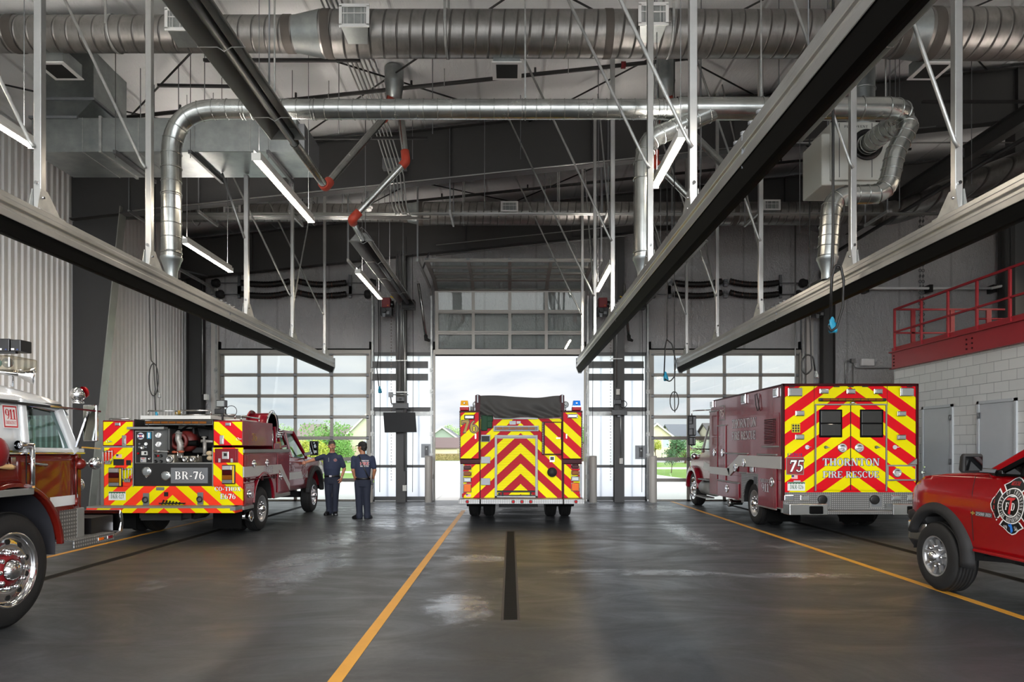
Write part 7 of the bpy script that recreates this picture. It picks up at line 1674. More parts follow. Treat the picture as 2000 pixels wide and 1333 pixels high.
def maltese(t, fn, R, simple=False, name='emblem'):
    """fire service cross: four flared arms around a lettered ring"""
    def arm(a, s, inn=.32):
        pts = [(-.22, inn), (-.60, .72), (-.38, .82), (-.18, .97), (0, 1.03), (.18, .97), (.38, .82), (.60, .72), (.22, inn)]
        ca, sa = math.cos(a), math.sin(a); c = (0, .72)
        return [((c[0] + (x - c[0]) * s) * ca - (c[1] + (y - c[1]) * s) * sa, (c[0] + (x - c[0]) * s) * sa + (c[1] + (y - c[1]) * s) * ca) for x, y in pts]
    w, k = MB(), MB()
    for i in range(4):
        a = i * PI / 2
        w.add([fn(x * R, y * R, .001) for x, y in arm(a, 1.0)], [tuple(range(9))]); k.add([fn(x * R, y * R, .002) for x, y in arm(a, .88)], [tuple(range(9))])
    def ring(m, r0, r1, d, n=32):
        for i in range(n):
            a, b = 2 * PI * i / n, 2 * PI * (i + 1) / n
            m.add([fn(R * r0 * math.cos(a), R * r0 * math.sin(a), d), fn(R * r1 * math.cos(a), R * r1 * math.sin(a), d), fn(R * r1 * math.cos(b), R * r1 * math.sin(b), d), fn(R * r0 * math.cos(b), R * r0 * math.sin(b), d)], [(0, 1, 2, 3)])
    ring(w, 0, .64, .0035); ring(k, 0.0, .60, .0045)
    w2 = MB(); ring(w2, .37, .41, .0055)
    q = w.build(name, M['stripe'] if simple else M['lettw'], t); k.build('emblem_field', M['hred'] if simple else M['black'], q); w2.build('emblem_ring', M['lettw'], q)
    if simple: return q
    def ringtext(st, a0, a1, flip):
        m = MB(); n = len(st)
        for i, ch in enumerate(st):
            a = a0 + (a1 - a0) * i / (n - 1); cw, polys = GL[ch]; h = .13
            for p in polys:
                pts = []
                for x, y in p:
                    u = (x - cw / 2) * h * .62; r = .505 + (y - .5) * h * (-1 if flip else 1); aa = a + (u if flip else -u) / .505
                    pts.append(fn(R * r * math.cos(aa), R * r * math.sin(aa), .0065))
                m.add(pts, [(0, 1, 2, 3)])
        m.build('ring_lettering', M['lettw'], q)
    ringtext('CITY OF THORNTON', math.radians(188), math.radians(-8), False); ringtext('FIRE DEPARTMENT', math.radians(205), math.radians(335), True)
    def word(st, cx, cz, w, h, mat, vertical=False, it=0):
        if vertical:
            for i, c_ in enumerate(st): lettering(c_, q, mat, lambda u, v, d: fn(R * (cx - w / 2 + (.12 if c_ == 'I' else 0) * w) + u, R * (cz + (1.5 - i) * h * 1.55 - h / 2) + v, .006 + d), R * w * (.5 if c_ == 'I' else 1), R * h)
        else: lettering(st, q, mat, lambda u, v, d: fn(R * (cx - w / 2) + u, R * (cz - h / 2) + v, .006 + d), R * w, R * h, italic=it)
    word('RESCUE', 0, .80, .42, .14, M['red911'], it=.1); word('FIRE', -.79, 0, .09, .14, M['red911'], True); word('EMS', .80, .0, .12, .13, M['red911']) ; word('19', -.25, -.78, .16, .14, M['lettw']); word('56', .25, -.78, .16, .14, M['lettw'])
    m = MB()
    for (x0, z0, x1, z1, w_) in ((-.09, -.66, -.05, -.74, .03), (0, -.62, 0, -.95, .03), (.03, -.66, .06, -.9, .03), (-.12, -.76, .12, -.74, .03), (-.12, -.83, .1, -.81, .03)): m.add([fn(R * (x0 - w_), R * z0, .0065), fn(R * (x0 + w_), R * z0, .0065), fn(R * (x1 + w_), R * z1, .0066), fn(R * (x1 - w_), R * z1, .0066)], [(0, 1, 2, 3)])
    m.build('blue_emblem', plain('blue_print', 0x2a7fe0, .5), q)
    word('F', -.15, -.02, .16, .26, M['lettw']); word('D', .14, -.02, .18, .26, M['lettw'])
    m = MB().add([fn(R * x, R * z, .012) for x, z in ((-.24, .20), (-.14, .29), (.22, .29), (.14, .20), (.07, .20), (.04, -.3), (-.07, -.27), (-.02, .20))], [tuple(range(8))]); m.build('red_initial', M['red911'], q)
    return q
def antique():
    """cab of the old fire engine standing nearest at left; its front points to the doors"""
    X0, Y0 = -5.5, 5.88
    t = thing('antique_fire_engine', 'old maroon and white fire engine cab with chrome horn, cut by the left edge', 'fire engine', (X0, Y0, 0))
    XS = -4.30; xs = XS - X0
    def sd(px, py):
        Y = XS * FPX / (px - VX); return Y - Y0, EYE - (py - VY) * Y / FPX
    yf = sd(164, 940)[0]; yb = -3.2
    zb = sd(60, 880)[1]; 
    wy, wz, wr = 0.0, .50, .50; ar = .62
    arch = [(wy + ar * math.cos(a), wz + .10 + ar * math.sin(a)) for a in [PI * k / 18 for k in range(19)]]
    zs = .62                                  # bottom of the red panel
    low = [(yb, .55), (yb, 1.53), (yf, 1.50), (yf, .66), (arch[0][0] + .02, .66)] + [p for p in arch if p[1] > .66] + [(wy - ar - .02, .55)]
    xf = lambda y, z: xs - .03 * max(0, (z - 1.2)) ** 2 - .25 * max(0, y - yf + .22) ** 2 * 4
    MB().surf(low, 'yz', xf, .12, .08).build('cab_side', M['maroon2'], t)
    MB().surf([(-x, z) if False else (x, z) for x, z in ((-2.4 + xs, .66), (xs - .02, .66), (xs - .02, 1.5), (-2.4 + xs, 1.5))], 'xz', lambda x, z: yf - .02 + .10 * (1 - ((x - xs + 1.2) / 1.2) ** 2), .2, .05).build('cab_front', M['maroon2'], t)
    MB().prism([(y, z) for y, z in low], 'yz', xs - 2.4, xs - 2.36).build('far_side', M['maroon2'], t)
    # belt trim, white waist stripe, white upper cab
    def strip(z0, z1, mat, nm, d=.004, y0=None, y1=None, par=None):
        m = MB(); n = 30; y0 = yb if y0 is None else y0; y1 = yf if y1 is None else y1
        for k in range(n):
            a, b = y0 + (y1 - y0) * k / n, y0 + (y1 - y0) * (k + 1) / n
            m.add([(xf(a, z0) + d, a, z0), (xf(b, z0) + d, b, z0), (xf(b, z1) + d, b, z1), (xf(a, z1) + d, a, z1)], [(0, 1, 2, 3)], True)
        return m.build(nm, M[mat], par or t)
    ya = sd(97, 984)[0]
    strip(.995, 1.09, 'whitep', 'waist_stripe', y0=ya); strip(.955, .975, 'maroon2', 'stripe_edge', .012, ya)
    MB().bar((xs + .012, yb, 1.525), (xs + .012, yf - .02, 1.50), .03, .018).build('belt_moulding', M['chrome'], t, bev=.005)
    up = MB(); zr = sd(60, 776)[1]
    pa, pb_, pc, pd = sd(52, 783), sd(113, 793), sd(136, 865), sd(53, 862)
    zt = 1.97
    wl = [(yb, 1.53), (pa[0] - .05, 1.53), (pa[0] - .05, zt), (yb, zt + .03)]
    MB().surf(wl, 'yz', lambda y, z: xs - .005 - .10 * max(0, z - 1.5) ** 1.3, .12, .06).build('upper_side', M['whitep'], t)
    xu = lambda z: xs - .005 - .10 * max(0, z - 1.5) ** 1.3
    # door frame around the window and slanted windscreen pillar
    fr = MB(); Pt = lambda p: Vector((xu(p[1]), p[0], p[1]))
    zw0 = 1.555; A = (pa[0] - .01, zw0 - .02); B = (pa[0] - .01, zt - .03); Cc = (pb_[0] + .0, zt - .07); Dd = (pc[0] + .01, zw0 - .02)
    fr.bar(Pt((pa[0] - .02, 1.50)), Pt((pa[0] - .02, zt)), .07, .07).bar(Pt((pa[0] - .05, zt)), Pt((pb_[0] + .02, zt - .045)), .07, .05).bar(Pt((pb_[0] + .03, zt - .04)), Pt((pc[0] + .07, 1.50)), .085, .09).bar(Pt((pa[0] - .04, 1.535)), Pt((yf - .02, 1.52)), .06, .05)
    fr.build('door_upper_frame', M['whitep'], t, bev=.015)
    g_ = MB().add([Pt(A), Pt(Dd), Pt(Cc), Pt(B)], [(0, 1, 2, 3)]); g_.build('door_window', M['cabglass'], t)
    tr = MB(); 
    for a, b in ((A, Dd), (Dd, Cc), (Cc, B), (B, A)): tr.bar(Pt(a) + Vector((.012, 0, 0)), Pt(b) + Vector((.012, 0, 0)), .014)
    tr.build('window_trim', M['chrome'], t)
    # domed roof
    rings = []
    for y, zc, dr in ((yb, 2.20, 0), (-.6, 2.20, 0), (.1, 2.17, 0), (.45, 2.11, 0), (.68, 2.03, 0), (.80, 1.95, 0)):
        r = []; n = 14
        for k in range(n + 1):
            a = PI * k / n; x = xs - 1.2 + 1.18 * math.cos(a) * (1 if abs(math.cos(a)) < .999 else 1); z = zt - .0 - (.10 if y > .7 else 0) + (zc - zt + (.10 if y > .7 else 0)) * math.sin(a) ** .55
            r.append((x, y, z))
        rings.append(r)
    MB().loft(rings, caps=True, closed=False).build('cab_roof', M['whitep'], t)
    MB().bar((xs + .0, yb, zt + .02), (xs + .0, .74, zt - .035), .022, .022).build('drip_rail', M['blackm'], t)
    # windscreen and far pillar
    yw = .80
    MB().add([(xs - .08, .86, 1.52), (xs - 2.3, .86, 1.52), (xs - 2.2, .66, 1.95), (xs - .14, .66, 1.95)], [(0, 1, 2, 3)]).build('windscreen', M['cabglass'], t)
    MB().bar((xs - 1.2, .87, 1.52), (xs - 1.2, .67, 1.95), .05).bar((xs - 2.33, .9, 1.5), (xs - 2.25, .66, 1.96), .09).box(xs - 2.36, xs - .05, .74, .9, 1.46, 1.53).build('windscreen_frame', M['whitep'], t, bev=.01)
    MB().box(xs - 2.36, xs - 2.34, yb, .0, 1.5, 1.98).box(xs - 2.36, xs - .02, -.95, -.92, .6, 2.1).build('cab_inner_wall', M['offwhite'], t)
    MB().box(xs - 2.3, xs - .15, .55, .8, 1.3, 1.46).box(xs - 1.1, xs - .3, -.5, .1, .8, 1.3).build('dashboard', M['blackm'], t, bev=.03)
    MB().torus((xs - .55, .42, 1.52), (0, -.8, .6), .21, .014, 30, 8).build('steering_wheel', M['blackm'], t)
    MB().bar((xs - .35, .72, 1.85), (xs - .25, .4, 1.6), .02).bar((xs - .9, .7, 1.9), (xs - .3, .66, 1.62), .012).build('wiper_arm', M['black'], t)
    MB().box(xs - .9, xs - .5, .45, .7, 1.47, 1.54).build('yellow_folder', M['yellow'], t)
    # decal 911
    (y0, z1), (y1, z0) = sd(10, 792), sd(37, 836); m = MB()
    c = lambda u, v, d: (xu(z0 + v) + .012 + d, y0 + u, z0 + v)
    w_, h_ = y1 - y0, z1 - z0
    def rect(m, u0, v0, u1, v1, d): m.add([c(u0, v0, d), c(u1, v0, d), c(u1, v1, d), c(u0, v1, d)], [(0, 1, 2, 3)])
    rect(m, -.008, -.008, w_ + .008, h_ + .008, 0); q = m.build('emergency_decal', M['lettw'], t)
    m = MB(); b = .012
    for r in ((0, 0, w_, b), (0, h_ - b, w_, h_), (0, 0, b, h_), (w_ - b, 0, w_, h_)): rect(m, *r, .002)
    m.build('decal_border', M['red911'], q)
    lettering('911', q, M['red911'], lambda u, v, d: c(.02 + u, .07 + v, d), w_ - .04, h_ - .10, gap=.02); lettering('EMERGENCY', q, M['red911'], lambda u, v, d: c(.02 + u, .028 + v, d), w_ - .04, .028)
    # door lines, hinges, handle, grab rail
    m = MB()
    for px in (51,): y = sd(px, 900)[0]; m.box(xs - .02, xs + .0045, y - .004, y + .004, 1.18, 1.5)
    y = sd(148, 900)[0]; m.box(xf(y, 1.2) - .01, xf(y, 1.2) + .003, y - .004, y + .004, .7, 1.5); m.build('door_seam', M['dark'], t)
    y = sd(149, 900)[0]; m = MB(); 
    for z0_, z1_ in ((1.42, 1.5), (.98, 1.06)): m.cyl((xf(y, 1) + .01, y, z0_), (xf(y, 1) + .01, y, z1_), .016, n=10)
    m.cyl((xf(y, 1) + .004, y, 1.06), (xf(y, 1) + .004, y, 1.42), .012, n=10); m.build('door_hinge', M['maroon2'], t)
    (y, z) = sd(66, 907); MB().tube(fillet([(xs, y - .08, z + .005), (xs + .045, y - .05, z + .005), (xs + .05, y + .10, z - .01), (xs + .015, y + .13, z - .02)], .02), .011, 8).build('door_handle', M['chrome'], t)
    (y, z) = sd(50, 870); m = MB().cyl((xs + .06, y, z - .0), (xs + .06, y, z - .36), .021, n=14).lathe((xs + .06, y, z), (-.2, -1, 0), [(0, .02), (.05, .022), (.10, .03), (.14, .045), (.145, .04)], 16).box(xs - .0, xs + .07, y - .015, y + .02, z - .015, z + .01).box(xs, xs + .07, y - .02, y + .02, z - .38, z - .35); m.build('grab_rail', M['chrome'], t)
    MB().box(xs - .02, xs + .05, yb, y + .04, z - .44, z - .38).build('running_rail', M['alub'], t, bev=.006)
    (y, z) = sd(20, 902); MB().box(xs, xs + .03, y - .03, y + .03, z - .03, z + .04).build('axe_bracket', M['chrome'], t, bev=.006)
    MB().tube([(xs + .05, y - .9, z - .03), (xs + .05, y - .25, z - .035), (xs + .05, y - .07, z - .045), (xs + .05, y - .03, z - .05)], [.016, .016, .026, .018], 10).build('axe_handle', M['wood'], t)
    (y, z) = sd(2, 885); MB().ball((xs + .04, y - .10, z), .12, 18, (.5, 1, 1.1)).build('red_marker_lamp', M['hred'], t)
    # chrome side lights at the front corner
    (y, z) = sd(173, 906); m = MB().ball((xs + .05, y + .03, z), .062, 18).cyl((xs + .02, y - .15, z), (xs + .05, y, z), .014); m.build('corner_lamp', M['chrome'], t); m = MB().ball((xs + .0, y - .14, z), .058, 16); m.build('headlight_bullet', M['maroon2'], t)
    (y, z) = sd(168, 948); MB().ball((xs - .06, y + .0, z), .055, 14, (.7, .8, 1.2)).build('marker_lamp', M['chrome'], t)
    # chrome spotlight and mirror
    (y, z) = sd(142, 771); q = MB().ball((xs + .05, y, z), .070, 20, (1, 1, 1)).lathe((xs + .05, y, z - .085), (0, 0, 1), [(0, .055), (.01, .055), (.035, .02), (.05, .02)], 16).build('roof_spotlight', M['chrome'], t); MB().lathe((xs + .07, y + .03, z + .02), (.45, .8, .3), [(.02, .058), (.045, .050), (.05, 0)], 18).build('lens', M['redlens'], q)
    (ya, za), (yb2, zb2) = sd(110, 788), sd(164, 788)
    ya = sd(96, 786)[0]; yb2 = sd(165, 790)[0]
    m = MB().bar((xs + .04, ya - .05, zt - .03), (xs + .16, yb2, zt - .05), .016).bar((xs + .13, sd(147, 800)[0], zt - .06), (xs + .05, sd(139, 865)[0], 1.56), .018).bar((xs + .10, sd(138, 864)[0], 1.56), (xs + .16, yb2, 1.545), .014); m.build('mirror_arm', M['chrome'], t)
    z1_, z0_ = sd(160, 791)[1], sd(160, 863)[1]; y1_ = sd(160, 800)[0] - .02
    q = MB().box(xs + .02, xs + .16, y1_ + .0, y1_ + .04, z0_, z1_).build('side_mirror', M['chrome'], t, bev=.012); MB().box(xs + .033, xs + .147, y1_ - .003, y1_ + .001, z0_ + .014, z1_ - .014).build('mirror_glass', plain('mirror_glass', 0xc4cbc6, .03, 1.0), q)
    # chrome horn, light bar, black boxes
    hx, hy, hz = -.55 + .1, .0, 2.27
    p = W(8, 727, 6.15); p2 = W(35, 728, 6.55); p3 = W(60, 727, 6.8)
    L_ = lambda q_: (q_.x - X0, q_.y - Y0, q_.z)
    a, b = Vector(L_(W(-40, 722, 6.0))), Vector(L_(W(36, 731, 6.0 + .15))); d = (b - a).normalized()
    MB().cyl(a, b, .018, .026).lathe(b, d, [(0, .026), (.03, .04), (.07, .062), (.11, .078), (.118, .08), (.11, .072), (.06, .02)], 28).bar(b - d * .05, b - d * .05 - Vector((0, 0, .12)), .02).build('air_horn', M['chrome'], t)
    def hb(px0, px1, py0, py1, Y, dx=.8): a, b = W(px0, py1, Y), W(px1, py0, Y); return (a.x - X0, b.x - X0, a.z, b.z)
    x0, x1, z0_, z1_ = hb(-60, 40, 697, 724, 6.1)
    q = MB().box(x0, x1, .1, .45, z0_, z1_).build('light_bar', M['barglass'], t, bev=.02, seg=3)
    for px, mt in ((4, 'tealg'), (26, 'clear')): p = W(px, 711, 6.2); MB().ball((p.x - X0, .25, p.z), .045, 14, (1, 1, 1)).build('beacon', M[mt], q)
    q = MB().box(x0, x1 + .1, .02, .05, z1_ - .0, z1_ + .018).build('box_shelf', M['black'], t)
    for px0, px1, py0, py1 in ((-22, 7, 667, 692), (9, 31, 669, 694), (33, 53, 674, 697)):
        a0, a1, b0, b1 = hb(px0, px1, py0, py1, 5.98); o = MB().box(a0, a1, .1 - .08, .16, z1_ + .018, z1_ + .018 + (b1 - b0)).build('black_box', M['black'], t, bev=.006); MB().box(a0 + .01, a0 + .035, .017, .021, z1_ + .03, z1_ + .045).build('white_label', M['lettw'], o); MB().box(a1 - .035, a1 - .02, .017, .021, z1_ + .03, z1_ + .04).build('blue_label', M['navy'], o)
    # diamond plate corner, step, bumper
    (y0, z0_), (y1, z1_) = sd(108, 1052), sd(149, 1000)
    MB().box(xs - .04, xs + .006, ar + .01, y1, .66, .955).build('kick_plate', M['diamond'], t); MB().box(xs - .05, xs + .008, y1, yf - .0, .62, .955).build('corner_plate', M['alub'], t, bev=.01)
    ys0, ys1 = sd(121, 1070)[0], sd(200, 1060)[0] + .0
    MB().box(xs - .25, xs + .13, ys0 - .02, ys1, .655, .667).box(xs + .11, xs + .13, ys0 - .02, ys1, .59, .66).build('front_step', M['diamond'], t, bev=.004)
    # put step lights on its outer face
    for k, mt in ((.62, 'orange'), (.86, 'hred')): y = ys0 + (ys1 - ys0) * k; q = MB().box(xs + .13, xs + .138, y - .05, y + .05, .61, .645).build('step_light', M['chrome'], t, bev=.006); MB().box(xs + .137, xs + .142, y - .035, y + .035, .616, .64).build('lens', M[mt], q)
    MB().box(xs - 2.3, xs + .02, yf + .1, yf + .55, .62, .64).box(xs - 2.3, xs + .0, yf + .12, yf + .5, .64, .83).build('bumper_tray', M['black'], t)
    a = [(yf + .42, .60), (yf + .60, .62), (yf + .62, .72), (yf + .60, .84), (yf + .56, .88), (yf + .55, .84), (yf + .57, .74), (yf + .55, .65), (yf + .42, .63)]
    MB().prism(a, 'yz', xs - 2.4, xs + .05).build('front_bumper', M['chrome'], t, bev=.006)
    # fender lip and liner, wheel
    fl = [(wy + (ar + .03) * math.cos(k), wz + .10 + (ar + .03) * math.sin(k)) for k in [(PI - .08) * k / 30 + .06 for k in range(31)]] + [(wy + (ar - .008) * math.cos(k), wz + .10 + (ar - .008) * math.sin(k)) for k in [(PI - .08) * k / 30 + .06 for k in range(30, -1, -1)]]
    MB().prism(fl, 'yz', xs - .02, xs + .035).build('fender_lip', M['maroon2'], t, bev=.007, seg=3)
    MB().loft([[(xs - .02 - .5 * k, wy + (ar - .02) * math.cos(a), wz + .1 + (ar - .02) * math.sin(a)) for a in [PI * j / 20 - .1 for j in range(23)]] for k in (0, 1)], caps=False, closed=False).build('wheel_well_liner', M['liner'], t)
    MB().box(xs - .6, xs - .5, -.8, .8, .5, 1.3).build('wheel_well_back', M['liner'], t)
    wheel(t, xs + .01, wy, .5, 1, .30, .315, 'red', name='wheel')
    wheel(t, xs - 2.35, wy, .5, -1, .30, .315, 'red', name='wheel')
    MB().box(xs - 2.0, xs - .4, -2.9, .9, .5, .7).build('chassis', M['blackm'], t)
    MB().box(xs - 2.38, xs - .03, yb, -1.0, 1.0, 2.1).build('rear_body', M['maroon2'], t)

def pickup():
    X0, Y0 = 5.58, 7.43
    t = thing('pickup_truck', 'bright red pickup truck with black wheel flare and department emblem, cut by the right edge', 'pickup truck', (X0, Y0, 0))
    XS = 4.64; xs = XS - X0
    def sd(px, py):
        Y = XS * FPX / (px - VX); return Y - Y0, EYE - (py - VY) * Y / FPX
    # body side: px outline in the photograph's pixels read on the side plane
    yf = sd(1776, 960)[0]; r = .47; wz = .40
    za = lambda y: 1.22 + .055 * min(1, max(0, (0.55 - y) / 1.4))    # height of the belt
    top = [(yf, .98), (yf - .02, 1.10), (yf - .10, 1.17), (.30, 1.235), (0.0, 1.262), (-.55, 1.285), (-1.3, 1.295), (-4.2, 1.30)]
    arch = [(r * math.cos(a), wz + r * math.sin(a)) for a in [PI * k / 20 for k in range(21)]]
    low = top + [(-4.2, .52), (-.62, .52)] + [(p[0], p[1]) for p in reversed(arch) if p[1] > .50] + [(yf - .06, .72), (yf, .80)]
    xf = lambda y, z: xs + .05 * max(0, (z - .95) / .3) ** 2 + .02 * max(0, (.75 - z) / .25) ** 2 + .50 * max(0, (y - yf + .30)) ** 2 + .012 * math.cos((z - .6) * 9)
    for s in (1, -1):
        MB().surf(low, 'yz', (lambda y, z: xf(y, z)) if s > 0 else (lambda y, z: -xf(y, z)), .06, -.05 * s).build('body_side', M['red'], t)
    # bonnet
    rings = []
    for y, z in ((yf - .01, 1.07), (yf - .08, 1.165), (.30, 1.235), (0.0, 1.262), (-.55, 1.285), (-.95, 1.30)):
        h = min(1, .3 + (yf - y)); x0 = xf(y, z)
        rings.append([(x0 - .0, y, z), (x0 + .10, y, z + .02 * h), (x0 + .25, y, z + .028 * h), (x0 + .5, y, z + .055 * h), (0, y, z + .065 * h), (-x0 - .5, y, z + .055 * h), (-x0 - .25, y, z + .028 * h), (-x0 - .10, y, z + .02 * h), (-x0, y, z), (-x0 - .1, y, z - .1), (x0 + .1, y, z - .1)])
    MB().loft(rings).build('bonnet', M['red'], t)
    MB().box(xs + .14, -xs - .14, yf - .10, yf - .04, .72, 1.10).build('grille', M['blackm'], t, bev=.02)
    # bumper with metal corner
    def ring(z, g): return [(xs + .04 + g, yf - .25, z), (xs + .00 + g, yf - .02, z), (xs + .06 + g, yf + .13 - g, z), (xs + .30, yf + .20 - g, z), (-xs - .30, yf + .20 - g, z), (-xs - .06 - g, yf + .13 - g, z), (-xs - g, yf - .02, z), (-xs - .04 - g, yf - .25, z)]
    MB().loft([ring(.70, .02), ring(.74, 0), ring(.82, 0), ring(.84, .04)]).build('bumper_top', M['blackm'], t, bev=.01)
    MB().loft([ring(.50, .0), ring(.70, 0)]).build('bumper_bar', M['steelb'], t, bev=.01)
    MB().loft([ring(.38, .12), ring(.42, .04), ring(.50, .0)]).build('bumper_lower', M['blackm'], t, bev=.01)
    # wheel flare
    for s in (1, -1):
        rings = []
        for k in range(25):
            a = .42 + (PI - .30) * k / 24; c, sn = math.cos(a), math.sin(a)
            def P(rr, dx): return (s * (xs + dx), rr * c * (1.0 if c < 0 else .98), wz + rr * sn)
            rings.append([P(r - .03, .02), P(r - .02, -.045), P(r + .03, -.05), P(r + .09, -.015), P(r + .10, .03)])
        MB().loft(rings, caps=True, closed=False).build('fender_flare', M['blackm'], t)
        MB().loft([[(s * (xs + .02 + .38 * k), (r - .01) * math.cos(a), wz + (r - .01) * math.sin(a)) for a in [PI * j / 16 for j in range(17)]] for k in (0, 1)], caps=False, closed=False).build('wheel_well_liner', M['dark'], t)
        MB().box(s * (xs + .40) - .01, s * (xs + .40) + .01, -.5, .5, .4, 1.0).build('wheel_well_back', M['dark'], t)
    # wheels
    for s, y in ((-1, 0), (1, 0), (-1, -3.5), (1, -3.5)):
        w = wheel(t, s * (abs(xs) + .03), y, .375, s, .27, .215, 'steel')
        if y == 0 and s < 0:
            x = -(abs(xs) + .03); m = MB()
            for i in range(8):
                a = 2 * PI * i / 8 + .2; m.bar((x + .05, math.cos(a) * .06, .375 + math.sin(a) * .06), (x + .02, math.cos(a) * .19, .375 + math.sin(a) * .19), .035, .03, up=(1, 0, 0))
            m.build('spoke', M['rimsteel'], w); MB().lathe((x + .04, 0, .375), (-1, 0, 0), [(0, .07), (.04, .068), (.06, .05), (.06, 0)], 20).build('centre_cap', M['rimsteel'], w)
            MB().box(x - .024, x - .019, -.02, .02, .368, .382).box(x - .024, x - .019, -.009, .009, .362, .388).build('badge_cross', M['gold'], w)
    # doors, sill, moulding, seam
    (yd, z) = sd(1895, 960); m = MB()
    m.tube([(xf(yd, 1.27) - .002, yd + .02, 1.27), (xf(yd, 1.1) - .003, yd - .02, 1.1), (xf(yd, .9) - .003, yd - .04, .9), (xf(yd, .7) - .003, yd - .04, .62)], .003, 6); m.build('door_seam', M['dark'], t)
    MB().bar((xs - .01, -.62, .535), (xs - .01, -4.2, .535), .05, .03).build('rocker_trim', M['red'], t, bev=.01)
    m = MB(); n = 12
    for k in range(n): ya, yb = -.62 - 3.3 * k / n, -.62 - 3.3 * (k + 1) / n; m.bar((xf(ya, .88) - .003, ya, .88), (xf(yb, .88) - .003, yb, .88), .004, .012)
    m.build('body_crease', M['red'], t)
    # badge
    (y0, z0), (y1, z1) = sd(1899, 1002), sd(1941, 1008)
    zb_ = .5 * (z0 + z1)
    B = lambda u, v, d: (xf(y0 - u, zb_) - .004 - d, y0 - u, zb_ - .018 + v)
    MB().add([B(.07, -.004, .001), B(y0 - y1, -.004, .001), B(y0 - y1, .04, .001), B(.07, .04, .001)], [(0, 1, 2, 3)]).build('badge_plate', M['dsteel'], t)
    lettering('2500 HD', t, M['lett'], lambda u, v, d: B(.08 + u, v + .003, .003 + d), (y0 - y1) - .09, .03, italic=.15)
    MB().add([B(0, .012, .004), B(.02, .012, .004), B(.024, 0, .004), B(.04, 0, .004), B(.044, .012, .004), B(.064, .012, .004), B(.066, .026, .004), B(.046, .026, .004), B(.042, .038, .004), B(.026, .038, .004), B(.022, .026, .004), B(.002, .026, .004)], [tuple(range(12))]).build('cross_badge', M['gold'], t)
    # emblem
    (ye, ze) = sd(1977, 989)
    maltese(t, lambda u, v, d: (xf(ye - u, ze + v) - .004 - d, ye - u, ze + v), .262)
    # glass, pillar, roof, mirror
    a0 = sd(1936, 912); a1 = sd(2000, 862); sl = (a1[1] - a0[1]) / (a1[0] - a0[0])
    yA, zA = a0[0] + .10, 1.28; zR = 1.86; yR = yA + (zR - zA) / sl
    for s in (1, -1):
        S = lambda x, y, z: (s * x, y, z)
        MB().add([S(xs + .06, yA - .14, 1.30), S(xs + .06, yA - 1.55, 1.30), S(xs + .22, yA - 1.5, zR - .07), S(xs + .22, yR - .14, zR - .07)], [(0, 1, 2, 3)]).build('side_window', M['darkwin'], t)
        MB().bar(S(xs + .07, yA, 1.29), S(xs + .23, yR - .02, zR - .02), .06, .09).bar(S(xs + .22, yR, zR - .02), S(xs + .22, yR - 2.6, zR - .02), .07, .06).build('roof_pillar', M['red'], t, bev=.015)
        MB().bar(S(xs + .055, yA - .10, 1.30), S(xs + .21, yR - .12, zR - .06), .03, .04).bar(S(xs + .05, yA - .10, 1.297), S(xs + .05, yA - 1.6, 1.297), .03, .02).bar(S(xs + .06, yA - .42, 1.3), S(xs + .2, yA - .44, 1.66), .025).build('window_seal', M['rubber'], t)
    MB().add([(xs + .12, yA + .02, 1.30), (-xs - .12, yA + .02, 1.30), (-xs - .24, yR, zR), (xs + .24, yR, zR)], [(0, 1, 2, 3)]).build('windscreen', M['darkwin'], t)
    MB().box(xs + .2, -xs - .2, yR - 2.6, yR, zR - .02, zR + .03).build('roof', M['red'], t, bev=.02)
    MB().box(xs + .15, -xs - .15, yA - 2.6, yA - 2.5, 1.0, 1.9).box(xs + .15, -xs - .15, yA - .3, yA - .05, 1.15, 1.3).build('cab_interior', M['dark'], t)
    MB().box(xs + .2, xs + .8, yA - 1.7, yA - 1.3, 1.0, 1.6).box(-xs - .8, -xs - .2, yA - 1.7, yA - 1.3, 1.0, 1.6).build('seat', M['blackm'], t, bev=.05)
    Ym = sd(1925, 905)[0] + Y0
    p0, p1 = W(1894, 923, Ym), W(1940, 889, Ym); sx0, sx1 = p0.x - X0 - .08, p1.x - X0 - .10; ym = Ym - Y0
    q = MB().loft([[(sx0 + .02, ym - .0, p0.z), (sx1, ym - .0, p0.z), (sx1 + .005, ym, p1.z), (sx0 + .03, ym, p1.z)], [(sx0 + .01, ym + .03, p0.z - .01), (sx1 + .01, ym + .03, p0.z - .01), (sx1 + .01, ym + .03, p1.z + .015), (sx0 + .02, ym + .03, p1.z + .015)], [(sx0 + .04, ym + .11, p0.z + .015), (sx1 - .02, ym + .11, p0.z + .015), (sx1 - .02, ym + .10, p1.z - .01), (sx0 + .05, ym + .10, p1.z - .01)]], smooth=False).build('mirror', M['blackm'], t, bev=.02, seg=3)
    MB().box(sx0 + .035, sx1 - .015, ym - .014, ym - .008, p0.z + .014, p1.z - .016).build('mirror_glass', M['darkglass'], q, bev=.004)
    MB().bar((sx1 - .03, ym + .03, p0.z + .02), (xs + .07, ym - .06, 1.325), .05, .05).bar((xs + .06, ym + .02, 1.31), (xs + .06, ym - .16, 1.31), .03, .06).build('mirror_arm', M['black'], q, bev=.01)
    MB().box(-.5, .5, -4, .6, .38, .6).bar((xs + .2, 0, .38), (.0, 0, .40), .10).bar((xs + .3, -.35, .42), (xs + .35, -1.3, .5), .07).bar((xs + .15, -.2, .40), (xs + .35, -.9, .46), .05).cyl((xs + .4, -1.2, .45), (xs + .4, -3, .45), .09).build('chassis', M['blackm'], t)
    MB().box(xs + .06, -xs - .06, -4.2, -1.2, .6, 1.2).build('cab_floor', M['dark'], t)

